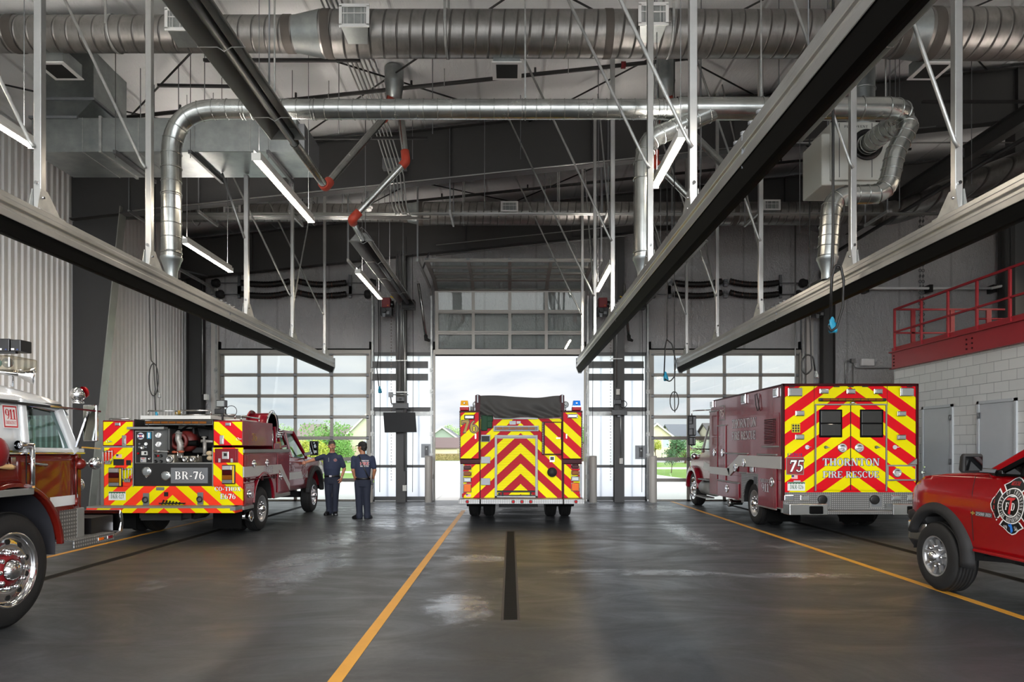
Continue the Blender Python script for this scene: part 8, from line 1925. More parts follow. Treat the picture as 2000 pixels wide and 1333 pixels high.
def near_mats():
    M['darkwin'] = glassy('dark_tinted_window', (.06, .07, .07, 1), .1); M['barglass'] = glassy('lightbar_lens', (.86, .82, .72, 1), .18, .1); M['tealg'] = plain('teal_beacon', 0x0c8a7c, .15, coat=.6)
    M['liner'] = plain('grimy_liner', 0x2e2e33, .6, var=.3, scale=5); M['offcast'] = plain('cast_aluminium', 0xa49d8e, .45, .5, var=.1)
# ================================================================== PEOPLE
def fused(m, name, mat, parent, vox=.008, sm=4):
    o = m.build(name, mat, parent)
    r = o.modifiers.new('remesh', 'REMESH'); r.mode = 'VOXEL'; r.voxel_size = vox; r.use_smooth_shade = True
    s = o.modifiers.new('smooth', 'CORRECTIVE_SMOOTH' if False else 'SMOOTH'); s.iterations = sm; s.factor = .5
    return o
def limb(m, pts, rr, n=14):
    m.tube(fillet(pts, .03, 3) if False else pts, rr, n)
    for p, r in zip(pts, rr): m.ball(tuple(p), r * .99, 12)
def torso(m, rings, yaw, n=20):
    c, s = math.cos(yaw), math.sin(yaw); out = []
    for z, cx, cy, rx, ry in rings:
        out.append([(cx + rx * math.cos(a) * c - ry * math.sin(a) * s, cy + rx * math.cos(a) * s + ry * math.sin(a) * c, z) for a in [2 * PI * k / n for k in range(n)]])
    m.loft(out)
def hand(m, wrist, d, palm_n, thumb_side, curl=.5, L=.105):
    """palm and five separate fingers; d points along the hand, palm_n out of the palm"""
    w = Vector(wrist); d = Vector(d).normalized(); nrm = Vector(palm_n); nrm = (nrm - d * nrm.dot(d)).normalized(); sd = d.cross(nrm).normalized() * thumb_side
    k = w + d * L * .88
    m.loft([[w + sd * .026 + nrm * .014, w - sd * .026 + nrm * .014, w - sd * .026 - nrm * .014, w + sd * .026 - nrm * .014], [k + sd * .040 + nrm * .013, k - sd * .038 + nrm * .013, k - sd * .038 - nrm * .013, k + sd * .040 - nrm * .013]], smooth=False)
    for i, (o, ln) in enumerate(((.030, .070), (.010, .078), (-.010, .073), (-.030, .058))):
        b = k + sd * o - d * .01; c = curl * (1 + .12 * i)
        p1 = b + (d * math.cos(c * .5) + nrm * math.sin(c * .5)) * ln * .48; p2 = p1 + (d * math.cos(c * 1.3) + nrm * math.sin(c * 1.3)) * ln * .32; p3 = p2 + (d * math.cos(c * 2) + nrm * math.sin(c * 2)) * ln * .25
        limb(m, [b, p1, p2, p3], [.0095, .0085, .008, .0068], 8)
    b = w + d * .03 + sd * .026; p1 = b + (d * .5 + sd * .75 + nrm * .3).normalized() * .042; p2 = p1 + (d * .85 + sd * .3 + nrm * .4).normalized() * .035
    limb(m, [b, p1, p2], [.013, .010, .008], 8)
def head(m, c, yaw, pitch=0.0, s=1.0):
    """c: centre of the skull; the face looks along yaw (0 = -y, towards the camera)"""
    R = Matrix.Rotation(yaw, 3, 'Z') @ Matrix.Rotation(pitch, 3, 'X'); c = Vector(c)
    def P(x, y, z): return c + R @ Vector((x, y, z)) * s
    def bl(x, y, z, r, sc):
        q = MB().ball((0, 0, 0), r, 16, sc); m.add([P(x + a, y + b, z + d) for a, b, d in q.v], q.f, True)
    bl(0, .012, .02, .098, (.80, 1.0, .98)); bl(0, -.022, -.045, .070, (.86, .95, 1.05)); bl(0, -.045, -.095, .036, (1.0, .9, .7))
    bl(0, -.098, -.018, .014, (.8, 1.4, 1.7)); bl(0, -.108, -.034, .013, (1.2, 1, .8))           # nose
    bl(0, -.078, .026, .028, (2.0, .6, .45)); bl(0, -.086, -.068, .018, (1.5, .6, .35)); bl(0, -.082, -.080, .016, (1.3, .7, .4))
    for q in (-1, 1): bl(q * .078, .012, -.01, .022, (.4, .8, 1.4)); bl(q * .045, -.058, -.02, .026, (.9, .8, .8))
    return P, R
def facial(t, P, R, s=1.0, parent=None):
    m = MB(); e = MB()
    for q in (-1, 1):
        a = P(q * .030, -.0815, .008); e.ball(tuple(a), .0088, 10, (1.2, 1, .6))
        b = P(q * .030, -.0885, .007); m.ball(tuple(b), .0045, 8)
    e.build('eye', M['eye'], parent); m.build('pupil', M['black'], parent)

def foot(m, ankle, yaw, L=.27):
    a = Vector(ankle); R = Matrix.Rotation(yaw, 3, 'Z'); f = R @ Vector((0, -1, 0))
    m.loft([[a + R @ Vector((x, y, z)) for x, y, z in r] for r in (
        [(-.045, .07, -.0), (.045, .07, 0), (.045, .07, .10), (-.045, .07, .10)], [(-.05, 0, 0), (.05, 0, 0), (.05, 0, .13), (-.05, 0, .13)], [(-.052, -.08, 0), (.052, -.08, 0), (.048, -.08, .085), (-.048, -.08, .085)],
        [(-.052, -.15, 0), (.052, -.15, 0), (.045, -.15, .06), (-.045, -.15, .06)], [(-.035, -.20, 0), (.035, -.20, 0), (.03, -.20, .045), (-.03, -.20, .045)])])

def people():
    M['skin'] = plain('skin', 0xb27c62, .5, var=.06, scale=8); M['skin2'] = plain('tanned_skin', 0x9c6a4e, .5, var=.06, scale=8); M['shirt'] = plain('navy_shirt', 0x232b42, .85, bump=.1, bscale=200); M['trous'] = plain('dark_navy_trousers', 0x1a2030, .85, bump=.1, bscale=160)
    M['hairg'] = plain('grey_brown_hair', 0x35312f, .8, bump=.4, bscale=150); M['haird'] = plain('dark_hair', 0x1c1714, .7, bump=.4, bscale=150); M['eye'] = plain('eye_white', 0xd8d4cc, .3); M['cap'] = plain('dark_brown_cap', 0x1e1b1c, .85)
    # ---- man leaning on the truck, facing the camera and turned to his left
    x0, y0 = -4.14, 15.85; t = thing('person', 'person in navy polo shirt leaning one arm on the brush truck, facing the camera', 'person', (x0, y0, 0)); yw = .15
    m = MB(); P, R = head(m, (.0, -.02, 1.60), .38, .02)
    limb(m, [(0.005, .01, 1.36), (.0, .0, 1.52)], [.066, .058])
    torso(m, [(.86, 0, 0, .16, .11), (1.0, 0, 0, .16, .115), (1.2, 0, 0, .18, .12), (1.36, 0, 0, .14, .09)], yw)
    sh_l, el_l, wr_l = Vector((-.20, .02, 1.36)), Vector((-.42, .03, 1.285)), Vector((-.575, -.09, 1.225))
    limb(m, [sh_l, el_l, wr_l], [.044, .042, .029]); limb(m, [(el_l + wr_l) / 2 - Vector((.0, 0, 0))], [.041]) if False else None
    hand(m, wr_l, (-.35, -1, -.1), (-1, .2, -.2), 1, .9, .08)
    sh_r, el_r, wr_r = Vector((.20, -.02, 1.35)), Vector((.275, .03, 1.07)), Vector((.235, -.09, .86))
    limb(m, [sh_r + Vector((-.03, 0, -.02)), el_r, wr_r], [.040, .043, .029]); hand(m, wr_r, (-.15, -.25, -.95), (-.9, .4, 0), -1, .5, .085)
    for sx in (-1, 1): limb(m, [(sx * .09, 0, .90), (sx * .08, -.02, .5), (sx * .07, .02, .10)], [.085, .058, .042])
    body = fused(m, 'body', M['skin'], t, .007, 3); facial(t, P, R, parent=body)
    h = MB(); 
    def hb(x, y, z, r, sc): q = MB().ball((0, 0, 0), r, 18, sc); h.add([P(x + a, y + b, z + d) for a, b, d in q.v], q.f, True)
    hb(0, .022, .042, .102, (.83, 1.0, .93)); hb(-.07, .03, .0, .03, (.5, 1, 1.4)); hb(.07, .03, .0, .03, (.5, 1, 1.4)); hb(0, .07, -.02, .055, (1.1, .7, 1))
    fused(h, 'hair', M['hairg'], t, .006, 2)
    h = MB(); q = MB().ball((0, 0, 0), .02, 12, (1.5, .4, .45)); h.add([P(a, b - .094, d - .055) for a, b, d in q.v], q.f, True); h.build('moustache', M['hairg'], t)
    h = MB()
    for sx in (-1, 1): q = MB().ball((0, 0, 0), .018, 10, (1.1, .4, .25)); h.add([P(a + sx * .031, b - .091, d + .027) for a, b, d in q.v], q.f, True)
    h.build('eyebrow', M['hairg'], t)
    m = MB(); torso(m, [(.885, 0, .0, .172, .130), (.95, 0, -.01, .180, .142), (1.08, 0, -.02, .196, .152), (1.22, 0, -.01, .205, .138), (1.32, 0, 0, .195, .118), (1.38, 0, .01, .15, .095), (1.435, 0, .01, .085, .078)], yw, 24)
    limb(m, [sh_l + Vector((.03, 0, -.03)), sh_l, sh_l + (el_l - sh_l) * .75], [.075, .064, .058]); limb(m, [sh_r + Vector((-.05, 0, -.03)), sh_r + Vector((-.02, 0, -.015)), sh_r + (el_r - sh_r) * .78], [.075, .066, .060])
    sh = fused(m, 'polo_shirt', M['shirt'], t, .009, 4)
    m = MB().torus((0, .0, 1.438), (0, -.15, 1), .072, .014, 24, 8).box(-.012, .012, -.135, -.11, 1.27, 1.40); m.build('collar', M['shirt'], sh)
    c, s_ = math.cos(yw), math.sin(yw)
    def chest(u, v, d): return (u * c + (-.150 - d) * -s_ * 1 if False else u * c + (.150 + d) * s_ * -1 * 0 + u * 0 + .0, -(.150 + d) + u * .25, v)
    maltese(sh, lambda u, v, d: (.105 + u, -.132 + u * .5 - d, 1.275 + v), .038, simple=True, name='shirt_badge')
    MB().box(-.05, -.035, -.155, -.146, 1.24, 1.33).build('pen', M['hammer'], sh)
    m = MB(); torso(m, [(.905, 0, -.0, .178, .136), (.86, 0, 0, .180, .132), (.78, 0, 0, .178, .125), (.72, 0, 0, .165, .11)], yw, 24)
    for sx, dy, xx in ((-1, .0, -.075), (1, -.02, .065)): limb(m, [(sx * .088, 0, .80), (sx * .085, dy - .02, .48), (xx, dy + .02, .10)], [.102, .078, .066])
    for sx, dy, xx in ((-1, .0, -.075), (1, -.02, .065)): limb(m, [(xx, dy + .02, .14), (xx, dy + .01, .07)], [.07, .075])
    fused(m, 'trousers', M['trous'], t, .009, 4)
    m = MB(); torso(m, [(.885, 0, 0, .184, .142), (.925, 0, 0, .184, .144)], yw, 28); b = m.build('belt', M['black'], t); MB().box(-.028, .028, -.152, -.143, .888, .922).build('buckle', M['chrome'], b)
    for xx, dy, yy in ((-.085, .0, -.55), (.075, -.02, -.05)): m = MB(); foot(m, (xx, dy + .03, 0), yy + .35); fused(m, 'boot', M['black'], t, .007, 3)
    m = MB().torus(tuple(wr_r + Vector((0, 0, .02))), (.15, .25, .95), .036, .006, 18, 8); m.build('wristwatch', M['steelb'], t)
    # ---- man seen from behind with a cap
    x0, y0 = -3.235, 14.95; t = thing('person', 'person in navy fire rescue T-shirt and dark cap seen from behind, hands at pockets', 'person', (x0, y0, 0)); yw = -.12
    m = MB(); P, R = head(m, (-.015, -.0, 1.575), -2.0, .03)       # face turned to picture left and away
    limb(m, [(0.0, .01, 1.34), (-.008, .01, 1.50)], [.066, .058])
    torso(m, [(.86, 0, 0, .15, .10), (1.0, 0, 0, .15, .105), (1.2, 0, 0, .17, .11), (1.34, 0, 0, .14, .09)], yw)
    sh_l, el_l, wr_l = Vector((-.195, .0, 1.33)), Vector((-.205, -.03, 1.06)), Vector((-.165, .05, .845)); sh_r, el_r, wr_r = Vector((.21, .0, 1.33)), Vector((.255, .03, 1.06)), Vector((.20, .10, .87))
    limb(m, [sh_l, el_l, wr_l], [.042, .042, .029]); limb(m, [sh_r, el_r, wr_r], [.042, .042, .029]); hand(m, wr_l, (.10, .25, -1), (1, -.3, 0), -1, .35, .085); hand(m, wr_r, (-.1, .3, -1), (-1, -.3, 0), 1, .35, .085)
    for sx in (-1, 1): limb(m, [(sx * .09, 0, .90), (sx * .08, 0, .5), (sx * .09, .02, .10)], [.085, .058, .042])
    body = fused(m, 'body', M['skin2'], t, .007, 3); facial(t, P, R, parent=body)
    h = MB(); 
    hb(0, .035, -.005, .094, (.82, .95, .80)); hb(0, .06, -.055, .05, (1.2, .8, .8)); fused(h, 'hair', M['haird'], t, .006, 2)
    h = MB(); hb(0, .014, .045, .104, (.85, 1.0, .82)); 
    q = [P(a, b, d) for a, b, d in ((-.075, -.07, .045), (-.05, -.135, .035), (0, -.17, .032), (.05, -.135, .035), (.075, -.07, .045), (0, -.02, .06))]; q2 = [v - Vector((0, 0, .008)) for v in q]
    h.add(q + q2, [(0, 1, 2, 3, 4, 5), (11, 10, 9, 8, 7, 6)] + [(i, (i + 1) % 6, (i + 1) % 6 + 6, i + 6) for i in range(6)]); h.ball(tuple(P(0, .014, .128)), .008, 8)
    h.build('cap', M['cap'], t)
    m = MB(); torso(m, [(.865, 0, .0, .160, .118), (.95, 0, 0, .165, .120), (1.08, 0, 0, .178, .125), (1.22, 0, 0, .200, .128), (1.31, 0, 0, .198, .115), (1.37, 0, .01, .155, .095), (1.42, 0, .01, .075, .070)], yw, 24)
    limb(m, [sh_l + Vector((.03, 0, -.03)), sh_l, sh_l + (el_l - sh_l) * .72], [.075, .062, .060]); limb(m, [sh_r + Vector((-.03, 0, -.03)), sh_r, sh_r + (el_r - sh_r) * .72], [.075, .062, .060])
    sh = fused(m, 't_shirt', M['shirt'], t, .009, 4)
    def backf(u0, z0): return lambda u, v, d: (u0 + u, -.128 - d + .35 * (u0 + u) ** 2 - (u0 + u) * .10, z0 + v)
    lettering('THORNTON', sh, M['lettw'], backf(-.025, 1.262), .185, .030); lettering('FIRE', sh, M['red911'], backf(-.03, 1.185), .195, .062, outline=M['lettw'], grow=.04); lettering('RESCUE', sh, M['lettw'], backf(-.025, 1.145), .185, .027)
    m = MB().tube([(-.07, .03, 1.405), (-.05, -.10, 1.36), (.0, -.142, 1.26), (.07, -.148, 1.10), (.13, -.125, .95), (.17, -.06, .88)], .013, 8); st = m.build('radio_strap', M['black'], t)
    m = MB().box(.185, .235, -.03, .04, .74, .88).cyl((.21, 0, .88), (.21, 0, .97), .006); o = m.build('radio', M['black'], t, bev=.01); MB().box(.236, .242, -.025, .03, .80, .84).build('radio_badge', plain('lime_plastic', 0x9ad11c, .4), o); MB().tube([(.22, 0, .75), (.23, -.02, .70), (.215, 0, .66)], .006, 6).build('radio_clip', M['black'], o)
    m = MB(); torso(m, [(.885, 0, -.0, .166, .124), (.84, 0, 0, .170, .124), (.77, 0, 0, .172, .12), (.71, 0, 0, .165, .11)], yw, 24)
    for sx in (-1, 1): limb(m, [(sx * .088, 0, .80), (sx * .085, .0, .48), (sx * .085 + .01, .02, .10)], [.100, .080, .070]); limb(m, [(sx * .085 + .01, .02, .14), (sx * .085 + .01, .01, .06)], [.073, .080])
    fused(m, 'trousers', M['trous'], t, .009, 4)
    m = MB(); torso(m, [(.865, 0, 0, .172, .130), (.905, 0, 0, .172, .130)], yw, 28); m.build('belt', M['black'], t)
    for xx, yy in ((-.085, -2.2), (.095, 2.9)): m = MB(); foot(m, (xx, .02, 0), yy); fused(m, 'boot', M['black'], t, .007, 3)
# ================================================================== FLOOR MARKS, MEZZANINE, WALL GEAR
def floor_marks():
    def line(nm, lab, x, w, y0, y1, mat, h=.003, cat='floor line', seg=1): tag(MB(world=True).box(x - w / 2, x + w / 2, y0, y1, .0005, h).build(nm, M[mat]), lab, cat, kind=None)
    line('painted_line', 'yellow bay line on the floor left of the middle engine', -1.165, .095, -2.5, 17.0, 'yel')
    line('painted_line', 'yellow bay line on the floor under the red pickup and beside the ambulance', 4.68, .095, -2.5, 19.8, 'yel')
    line('painted_line', 'yellow bay line on the floor behind the brush truck at far left', -6.58, .095, -2.5, 17.0, 'yel')
    for x, y0, y1, nm in ((0.0, 6.12, 12.7, 'in the middle of the hall behind the engine'), (-5.52, 3.0, 19.0, 'under the brush truck'), (5.98, 3.0, 19.0, 'under the ambulance')):
        t = thing('floor_drain', 'long narrow black trench drain %s' % nm, 'floor drain', (x, (y0 + y1) / 2, 0), 'trench drains')
        MB(world=True).box(x - .085, x + .085, y0, y1, .0003, .0025).build('drain_frame', M['rustf'], t)
        MB(world=True).box(x - .062, x + .062, y0 + .03, y1 - .03, .001, .004).build('grating', M['grate'], t)

def mezzanine():
    y1 = 16.9
    t = thing('mezzanine_beam', 'red steel channel edging the mezzanine floor on top of the block wall', 'beam', (9.5, y1, 3.5))
    m = MB(world=True).box(9.44, 9.46, -2.5, y1, 3.51, 3.91).box(9.38, 9.62, -2.5, y1, 3.50, 3.515).box(9.38, 9.62, -2.5, y1 + .04, 3.905, 3.93).box(9.62, 15.0, 16.82, y1, 3.5, 3.93); m.build('channel', M['redsteel'], t)
    m = MB(world=True).box(9.5, 9.52, -2.5, y1, 3.93, 4.05); m.build('toe_plate', M['redsteel'], t)
    m = MB(world=True)
    for ys in (16.8,): 
        for z in (3.58, 3.66, 3.74, 3.82): m.cyl((9.44, ys, z), (9.425, ys, z), .02, n=8)
    for ys in (13.95, 14.12, 9.2, 9.37):
        for z in (3.6, 3.7, 3.8): m.cyl((9.44, ys, z), (9.425, ys, z), .02, n=8)
    m.build('bolt', M['darkmar'], t)
    MB(world=True).box(9.5, 15.0, -2.5, 16.85, 3.88, 3.905).build('deck', M['dsteel'], t)
    t = thing('guard_rail', 'red steel guard rail along the front edge of the mezzanine', 'railing', (9.5, y1, 3.93))
    m = MB(world=True).bar((9.5, y1, 4.98), (9.5, -2.5, 4.98), .045).bar((9.5, y1, 4.42), (9.5, -2.5, 4.42), .04); m.build('rail', M['redsteel'], t)
    for k, y in enumerate((16.88, 15.78, 14.82, 13.9, 12.98, 12.05, 11.1, 10.2, 9.2, 8.2)): MB(world=True).box(9.478, 9.522, y - .022, y + .022, 3.91, 4.97).box(9.46, 9.54, y - .05, y + .05, 3.93, 4.03).build('post', M['redsteel'], t)
    t = thing('guard_rail', 'red steel guard rail across the far end of the mezzanine', 'railing', (11, y1, 3.93))
    m = MB(world=True).bar((9.52, y1 - .03, 4.98), (12.35, y1 - .03, 4.98), .045).bar((9.52, y1 - .03, 4.40), (11.5, y1 - .03, 4.40), .04).bar((12.35, y1 - .03, 4.98), (13.9, 15.2, 4.98), .045).tube(fillet([(11.5, y1 - .03, 4.75), (12.3, y1 - .03, 4.75), (13.2, 15.9, 4.5)], .1), .022, 8); m.build('rail', M['redsteel'], t)
    for x, w in ((9.95, .05), (10.92, .05), (11.82, .06), (12.3, .03)): MB(world=True).box(x - w, x + w, y1 - .05, y1 - .01, 3.91, 4.97).build('post', M['redsteel'], t)

def cord(name, lab, pts, r=.011, plug=None, pm='blue', mat='cord', sc=1.0, group=None):
    if 'loop' not in name: pts = [(pts[0][0], pts[0][1], roof_z(pts[0][0]) - .04)] + list(pts)
    t = thing(name, lab, 'cord', pts[0], group); MB(world=True).tube(fillet(pts, .08, 5), r, 8).build('cable', M[mat], t)
    if plug:
        p = Vector(plug); MB(world=True).lathe(p + Vector((0, 0, .10 * sc)), (.12, 0, -1), [(0, .018 * sc), (.03 * sc, .03 * sc), (.07 * sc, .032 * sc), (.08 * sc, .045 * sc), (.15 * sc, .05 * sc), (.17 * sc, .052 * sc), (.19 * sc, .04 * sc), (.19 * sc, 0)], 14).build('plug', M[pm], t, bev=.0)
        MB(world=True).box(p.x + .035 * sc, p.x + .06 * sc, p.y - .02, p.y + .02, p.z - .09 * sc, p.z - .03 * sc).build('plug_cap', M[pm], t)
def loop(cx, y, cz, rx, rz, a0=0, a1=2 * PI, n=14): return [(cx + rx * math.sin(a0 + (a1 - a0) * k / n), y, cz + rz * math.cos(a0 + (a1 - a0) * k / n)) for k in range(n + 1)]

def wall_gear():
    # bollards
    for k, (x, nm) in enumerate(((-4.0, 'behind the standing men at the left door jamb'), (-2.32, 'left of the open middle door'), (2.34, 'right of the open middle door'), (4.04, 'at the left jamb of the right glazed door'))):
        t = thing('bollard', 'pale round bollard %s' % nm, 'bollard', (x, 19.35, 0), 'door jamb bollards'); MB().cyl((0, 0, .01), (0, 0, 1.32), .11, n=28).build('sleeve', M['bollard'], t, bev=.01); MB().lathe((0, 0, 1.32), (0, 0, 1), [(0, .11), (.015, .1), (.02, 0)], 28).build('cap', M['bollard'], t); MB().box(-.17, .17, -.17, .17, 0, .012).build('base_plate', M['hammer'], t)
    # television on the left middle column with its camera and speaker bar
    p = W(780, 826, 19.2); t = thing('television', 'black flat television hung tilted on the column left of the open door', 'television', (p.x, 19.25, p.z))
    MB().prism([(-.46, .29), (.44, .29), (.48, -.27), (-.42, -.28)], 'xz', -.03, .03).build('screen', M['screen'], t, bev=.006); MB().box(-.05, .05, .03, .26, -.1, .1).build('wall_bracket', M['black'], t)
    p = W(782, 793, 19.3); t = thing('signal_box', 'black flat box above the television on the same column', 'speaker', (p.x, 19.35, p.z)); MB().box(-.22, .22, -.05, .06, -.08, .08).build('housing', M['black'], t, bev=.008); MB().box(-.04, .04, .06, .17, -.04, .04).build('bracket', M['hammer'], t)
    p = W(782, 780, 19.3); t = thing('security_camera', 'small black camera head above the television', 'camera', (p.x, 19.38, p.z)); MB().box(-.13, .11, -.08, .06, -.07, .08).build('housing', M['black'], t, bev=.015); MB().cyl((0, -.08, 0), (0, -.1, 0), .04).build('lens', M['darkglass'], t); MB().box(-.03, .03, .06, .14, -.03, .03).build('bracket', M['hammer'], t)
    p = W(762, 771, 19.3); t = thing('junction_box', 'small grey electrical box beside the camera on the left column', 'junction box', (p.x, 19.4, p.z)); MB().box(-.06, .06, -.04, .05, -.07, .07).build('box', M['hammer'], t); MB().tube(fillet([(0, 0, -.07), (.02, 0, -.25), (.12, 0, -.3), (.26, 0, -.28)], .06), .016, 8).build('flex_conduit', M['black'], t)
    MB().cyl((.06, 0, .0), (.5, 0, 0), .013, n=8).build('conduit', M['conduit'], t)
    p = W(1208, 786, 19.3)
    t = thing('security_camera', 'small black camera head on the column right of the open door', 'camera', (p.x, 19.38, p.z)); MB().box(-.1, .09, -.06, .06, -.06, .08).build('housing', M['black'], t, bev=.015); MB().tube(loop(.14, 0, -.05, .11, .1), .012, 8).build('flex_conduit', M['black'], t); MB().box(-.03, .03, .06, .14, -.03, .03).build('bracket', M['hammer'], t)
    p = W(1210, 806, 19.3); t = thing('signal_box', 'black flat box on the column right of the open door', 'speaker', (p.x, 19.35, p.z)); MB().box(-.22, .22, -.05, .06, -.075, .075).build('housing', M['black'], t, bev=.008); MB().box(-.04, .04, .06, .17, -.12, .04).build('bracket', M['hammer'], t)
    for px, py, lab in ((1207, 766, 'pale small electrical box above the camera on the right column'), (1213, 901, 'white outlet box low on the right middle column'), (790, 954, 'white outlet box low on the left middle column'), (402, 776, 'grey switch box on the corner column behind the brush truck')):
        p = W(px, py, 19.42); tag(MB(world=True).box(p.x - .05, p.x + .05, 19.4, 19.5, p.z - .08, p.z + .08).build('outlet_box', M['offwhite']), lab, 'electrical box')
    # vertical conduits on the middle columns
    for i, (px, z0, z1) in enumerate(((776, 3.2, 7.2), (783, 3.2, 7.2), (787, 3.2, 7.2), (790.5, .9, 6.9), (1205, 3.3, 7.3), (1213, 1.2, 3.2))):
        x = (px - VX) * 19.45 / FPX; tag(MB(world=True).cyl((x, 19.50 if i != 3 else 19.492, z0), (x, 19.50 if i != 3 else 19.492, z1), .02 if i != 3 else .038, n=10).build('conduit', M['conduit']), ('grey vertical conduit on the column left of the open door', 'grey vertical conduit on the column right of the open door')[i > 3], 'conduit', ('left column conduits', 'right column conduits')[i > 3])
    m = MB(world=True)
    for px, z in ((785, 4.05), (1205, 4.1), (785, 3.15)): x = (px - VX) * 19.45 / FPX; tag(MB(world=True).box(x - .16, x + .16, 19.44, 19.5, z - .015, z + .015).build('conduit_strap', M['strut']), 'slotted strut clamp across the conduits at %s on a middle column' % ('the upper left', 'the upper right', 'mid height left')[(785, 4.05) == (px, z) and 0 or (1 if px == 1205 else (0 if z > 4 else 2))], 'strut')
    # drop vents of the far heaters
    for x, lab in ((-2.42, 'thin bright vent tube with black nozzle left of the raised door'), (3.38, 'thin bright vent tube with black nozzle right of the centre rail')):
        t = thing('vent_tube', lab, 'vent pipe', (x, 19.5, 4.6)); MB(world=True).tube([(x - .18, 19.25, 6.2), (x - .1, 19.4, 5.6), (x, 19.5, 4.75)], .04, 12).build('tube', M['pipe'], t); MB(world=True).tube([(x, 19.5, 4.78), (x + .01, 19.5, 4.66), (x + .12, 19.5, 4.62)], [.055, .06, .035], 12).build('nozzle', M['blackm'], t)
    # door control plates and key switches
    for px, py, lab in ((833, 881, 'grey control plate on the wall frame left of the open door'), (1252, 884, 'grey control plate beside the right glazed door')):
        p = W(px, py, 19.85); t = thing('control_plate', lab, 'door control', (p.x, 19.9, p.z)); MB().box(-.16, .14, -.02, .02, -.2, .2).build('plate', M['hammer'], t); MB().box(-.05, .05, -.06, -.02, -.14, .14).build('button_box', M['black'], t); MB().cyl((0, -.06, .05), (0, -.075, .05), .02, n=10).build('button', M['plate'], t)
    for px, lab in ((805, 'manual hoist cable loop left of the raised door'), (1253, 'manual hoist cable loop right of the raised door'), (741, 'black pull cord beside the left glazed door'), (1156, 'thin pull cord beside the right jamb of the open door')):
        x = (px - VX) * 19.4 / FPX; tag(MB(world=True).tube([(x, 19.45, 7.38 + .105 * x), (x + .03, 19.4, 4.0), (x + .01, 19.4, .3)], .008, 6).build('pull_cord', M['cord']), lab, 'cord')
    # drop cords with plugs
    def P(px, py, Y): return tuple(W(px, py, Y))
    cord('drop_cord', 'black drop cord with turquoise plug hanging by the left translucent panel', [P(739, 560, 19.0), P(740, 690, 19.0), P(736, 720, 19.0), P(740, 755, 19.0)], .013, P(741, 762, 19.0))
    cord('drop_cord', 'thick black cord loop with turquoise plug hanging below the right exhaust rail', [P(1627, 40, 8.6), P(1627, 470, 8.6), P(1624, 560, 8.6), P(1622, 625, 8.6)], .018, P(1624, 636, 8.6), sc=1.05)
    cord('cord_loop', 'black coiled loop of thick cord over the right exhaust rail', [P(1622, 600, 8.55), P(1624, 545, 8.55), P(1632, 518, 8.55), P(1642, 520, 8.55), P(1648, 550, 8.55), P(1646, 600, 8.55), P(1634, 640, 8.55), P(1622, 648, 8.55), P(1618, 636, 8.55)], .016)
    cord('drop_cord', 'long thin black cord with looped end hanging left of the ambulance cab', [P(1317, 150, 12.0), P(1317, 690, 12.0), P(1318, 770, 12.0)] + loop(P(1317, 784, 12.0)[0], 12.0, P(1317, 784, 12)[2], .075, .17) + [P(1318, 800, 12.0), P(1318, 806, 12.0)], .009, None)
    cord('drop_cord', 'black cord loop with turquoise plug in front of the right glazed door', [P(1303, 150, 12.6), P(1303, 660, 12.6), P(1299, 680, 12.6), P(1297, 735, 12.6)], .012, P(1299, 736, 12.6), sc=.9)
    cord('cord_loop', 'loose black cord loop crossing the top of the right glazed door', [P(1303, 664, 12.55), P(1312, 672, 12.55), P(1320, 705, 12.55), P(1318, 735, 12.55), P(1308, 747, 12.55), P(1298, 740, 12.55)], .011)
    cord('drop_cord', 'thin black cord with pale plug hanging right of the right glazed door', [P(1581, 100, 11.5), P(1581, 560, 11.5), P(1584, 690, 11.5), P(1586, 722, 11.5), P(1575, 733, 11.5), P(1566, 725, 11.5), P(1566, 705, 11.5), P(1576, 692, 11.5), P(1588, 697, 11.5), P(1592, 725, 11.5)], .013, P(1594, 732, 11.5), pm='clear', sc=.6)
    cord('drop_cord', 'pair of thin black cords coiled in a loop against the ribbed left wall', [P(290, 330, 13.2), P(292, 600, 13.2), P(295, 705, 13.2)] + loop(P(300, 742, 13.2)[0], 13.2, P(300, 742, 13.2)[2], .09, .32) + [P(303, 760, 13.2), P(302, 770, 13.2), P(305, 835, 13.2)], .010, P(305, 808, 13.2), pm='blue', sc=.5)
    cord('drop_cord', 'straight thin black cord beside the coiled one at the left wall', [P(303, 330, 13.25), P(303, 600, 13.25), P(306, 740, 13.25), P(309, 772, 13.25)], .009, P(310, 772, 13.25), pm='clear', sc=.6)
    # right part of the door wall: white pipe on black clamps, boxes, cable ladder
    t = thing('wall_pipe', 'white pipe on black clamps across the insulated wall above the mezzanine', 'pipe', (12, 19.8, 6.2)); z = 6.18; MB(world=True).cyl((9.6, 19.75, z), (13.9, 19.75, z), .04, n=12).tube([(13.9, 19.75, z), (14.4, 19.4, z + .06), (15.1, 19.3, z + .06)], .04, 12).build('pipe', M['white'], t)
    m = MB(world=True)
    for px in (1691, 1815, 1939): x = (px - VX) * 19.8 / FPX; m.box(x - .05, x + .05, 19.7, 19.98, z - .12, z + .1)
    m.build('clamp', M['black'], t)
    for i in range(2):
        x = (1799 + 6 * i - VX) * 19.8 / FPX; m = MB(world=True).tube([(x, 19.85, 3.1), (x, 19.85, 8.8)], .006, 6)
        for k in range(34): m.torus((x, 19.85, 3.2 + k * .16), (1, 0, 0) if k % 2 else (0, 1, 0), .04, .012, 8, 5)
        tag(m.build('wall_chain', M['hammer']), 'vertical chain on the insulated wall behind the mezzanine rail', 'chain', 'two wall chains')
    p = W(1695, 708, 19.9); tag(MB(world=True).box(p.x - .19, p.x + .19, 19.88, 20.0, p.z - .1, p.z + .1).build('wireless_box', M['white'], bev=.01), 'white wall box on the insulated wall above the ambulance', 'wall box')
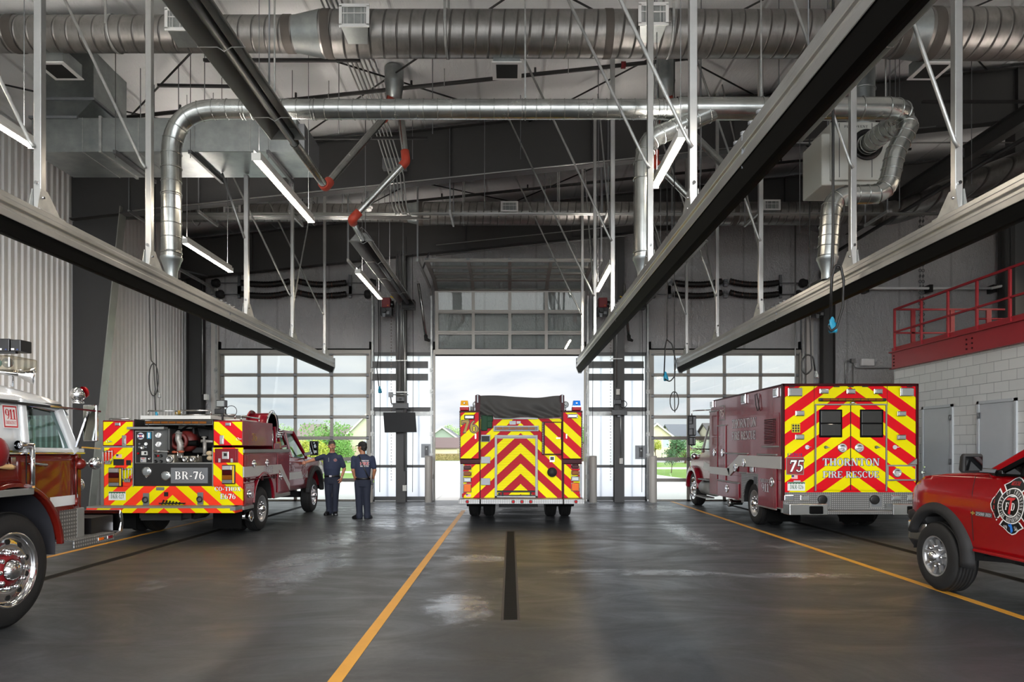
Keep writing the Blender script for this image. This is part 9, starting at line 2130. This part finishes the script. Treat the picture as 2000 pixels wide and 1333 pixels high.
    p = W(1666, 705, 19.9); t = thing('junction_box', 'small grey junction box with conduits on the wall above the ambulance', 'junction box', tuple(p)); MB().box(-.06, .06, -.04, .08, -.06, .06).build('box', M['hammer'], t)
    MB().tube(fillet([(-.05, 0, 0), (-.2, 0, 0), (-.22, 0, -.1), (-.22, 0, -1.4)], .12), .014, 8).cyl((0, 0, -.06), (0, 0, -1.4), .014, n=8).tube(fillet([(.02, 0, -.05), (.05, 0, -.2), (.2, 0, -.22), (1.3, 0, -.22)], .1), .014, 8).build('conduit', M['conduit'], t)
    for px, lab in ((1962, 'light grey conduit on the far right column'),): x = 14.12; tag(MB(world=True).cyl((x, 19.425, 3.9), (x, 19.425, 8.5), .03, n=10).build('conduit', M['conduit']), lab, 'conduit')
    tag(MB(world=True).box(14.0, 14.2, 19.36, 19.40, 4.9, 5.02).build('outlet_box', M['offwhite']), 'pale outlet box on the far right column conduit', 'electrical box')
    # left wall: grey pedestrian door behind the brush truck, electrical boxes
    d = bpy.data.objects.new('door_4', None); C.objects.link(d); d.location = (XL + .05, 16.0, 0); tag(d, kind='structure')
    MB().box(0, .12, -.62, .62, 0, 2.2).build('door_frame', M['greydoor'], d); MB().box(.12, .14, -.5, .5, .02, 2.12).build('door_leaf', M['greydoor'], d)
    MB().tube(fillet([(.14, .35, .95), (.2, .35, .95), (.2, .35, 1.25), (.14, .35, 1.25)], .02), .01, 8).build('handle', M['chrome'], d)
    for px, py, lab in ((317, 769, 'small pale outlet on the ribbed wall above the brush truck'),): p = W(px, py, 18.0); tag(MB(world=True).box(XL + .035, XL + .1, 18.0, 18.14, p.z - .06, p.z + .06).build('outlet_box', M['offwhite']), lab, 'electrical box')
    # vertical conduits and pale pilaster between the door track and the column near the corners
    for px, lab in ((402, 'grey conduit on the dark corner column at left'), (1556, 'dark vertical strut at the right jamb of the right glazed door')):
        x = (px - VX) * 19.55 / FPX if px > 500 else -8.872; tag(MB(world=True).cyl((x, 19.65, 3.1 if px < 500 else .0), (x, 19.65, 6.4 if px < 500 else 8.2), .02, n=8).build('conduit', M['conduit']), lab, 'conduit')
    for px in (418, 1583): x = (px - VX) * 19.85 / FPX; struct('trim_%d' % (7 + (px > 900)), MB(world=True).box(x - .1, x + .1, 19.88, 19.99, 0, 6.2), M['bollard'])

def clutter():
    M['rustf'] = plain('rusty_drain_frame', 0x3a332d, .7, var=.25, scale=9); g = N('drain_grating'); x, y, z = g.xyz(); r = g.m('LESS_THAN', g.m('FRACT', g.m('MULTIPLY', y, 26.0)), .5); g.set(g.mix(r, lin(0x0c0c0b), lin(0x23221f)), .8, spec=.1); M['grate'] = g.mat
    
    floor_marks(); mezzanine(); wall_gear()
extra_vehicle_mats(); near_mats()
big_structure(); frames(); sectional_doors(); torsion_springs(); sidelites(); outside()
for f_ in ('engine76', 'ambulance', 'brush', 'antique', 'pickup', 'clutter', 'people', 'overhead'):
    if f_ in globals(): globals()[f_]()
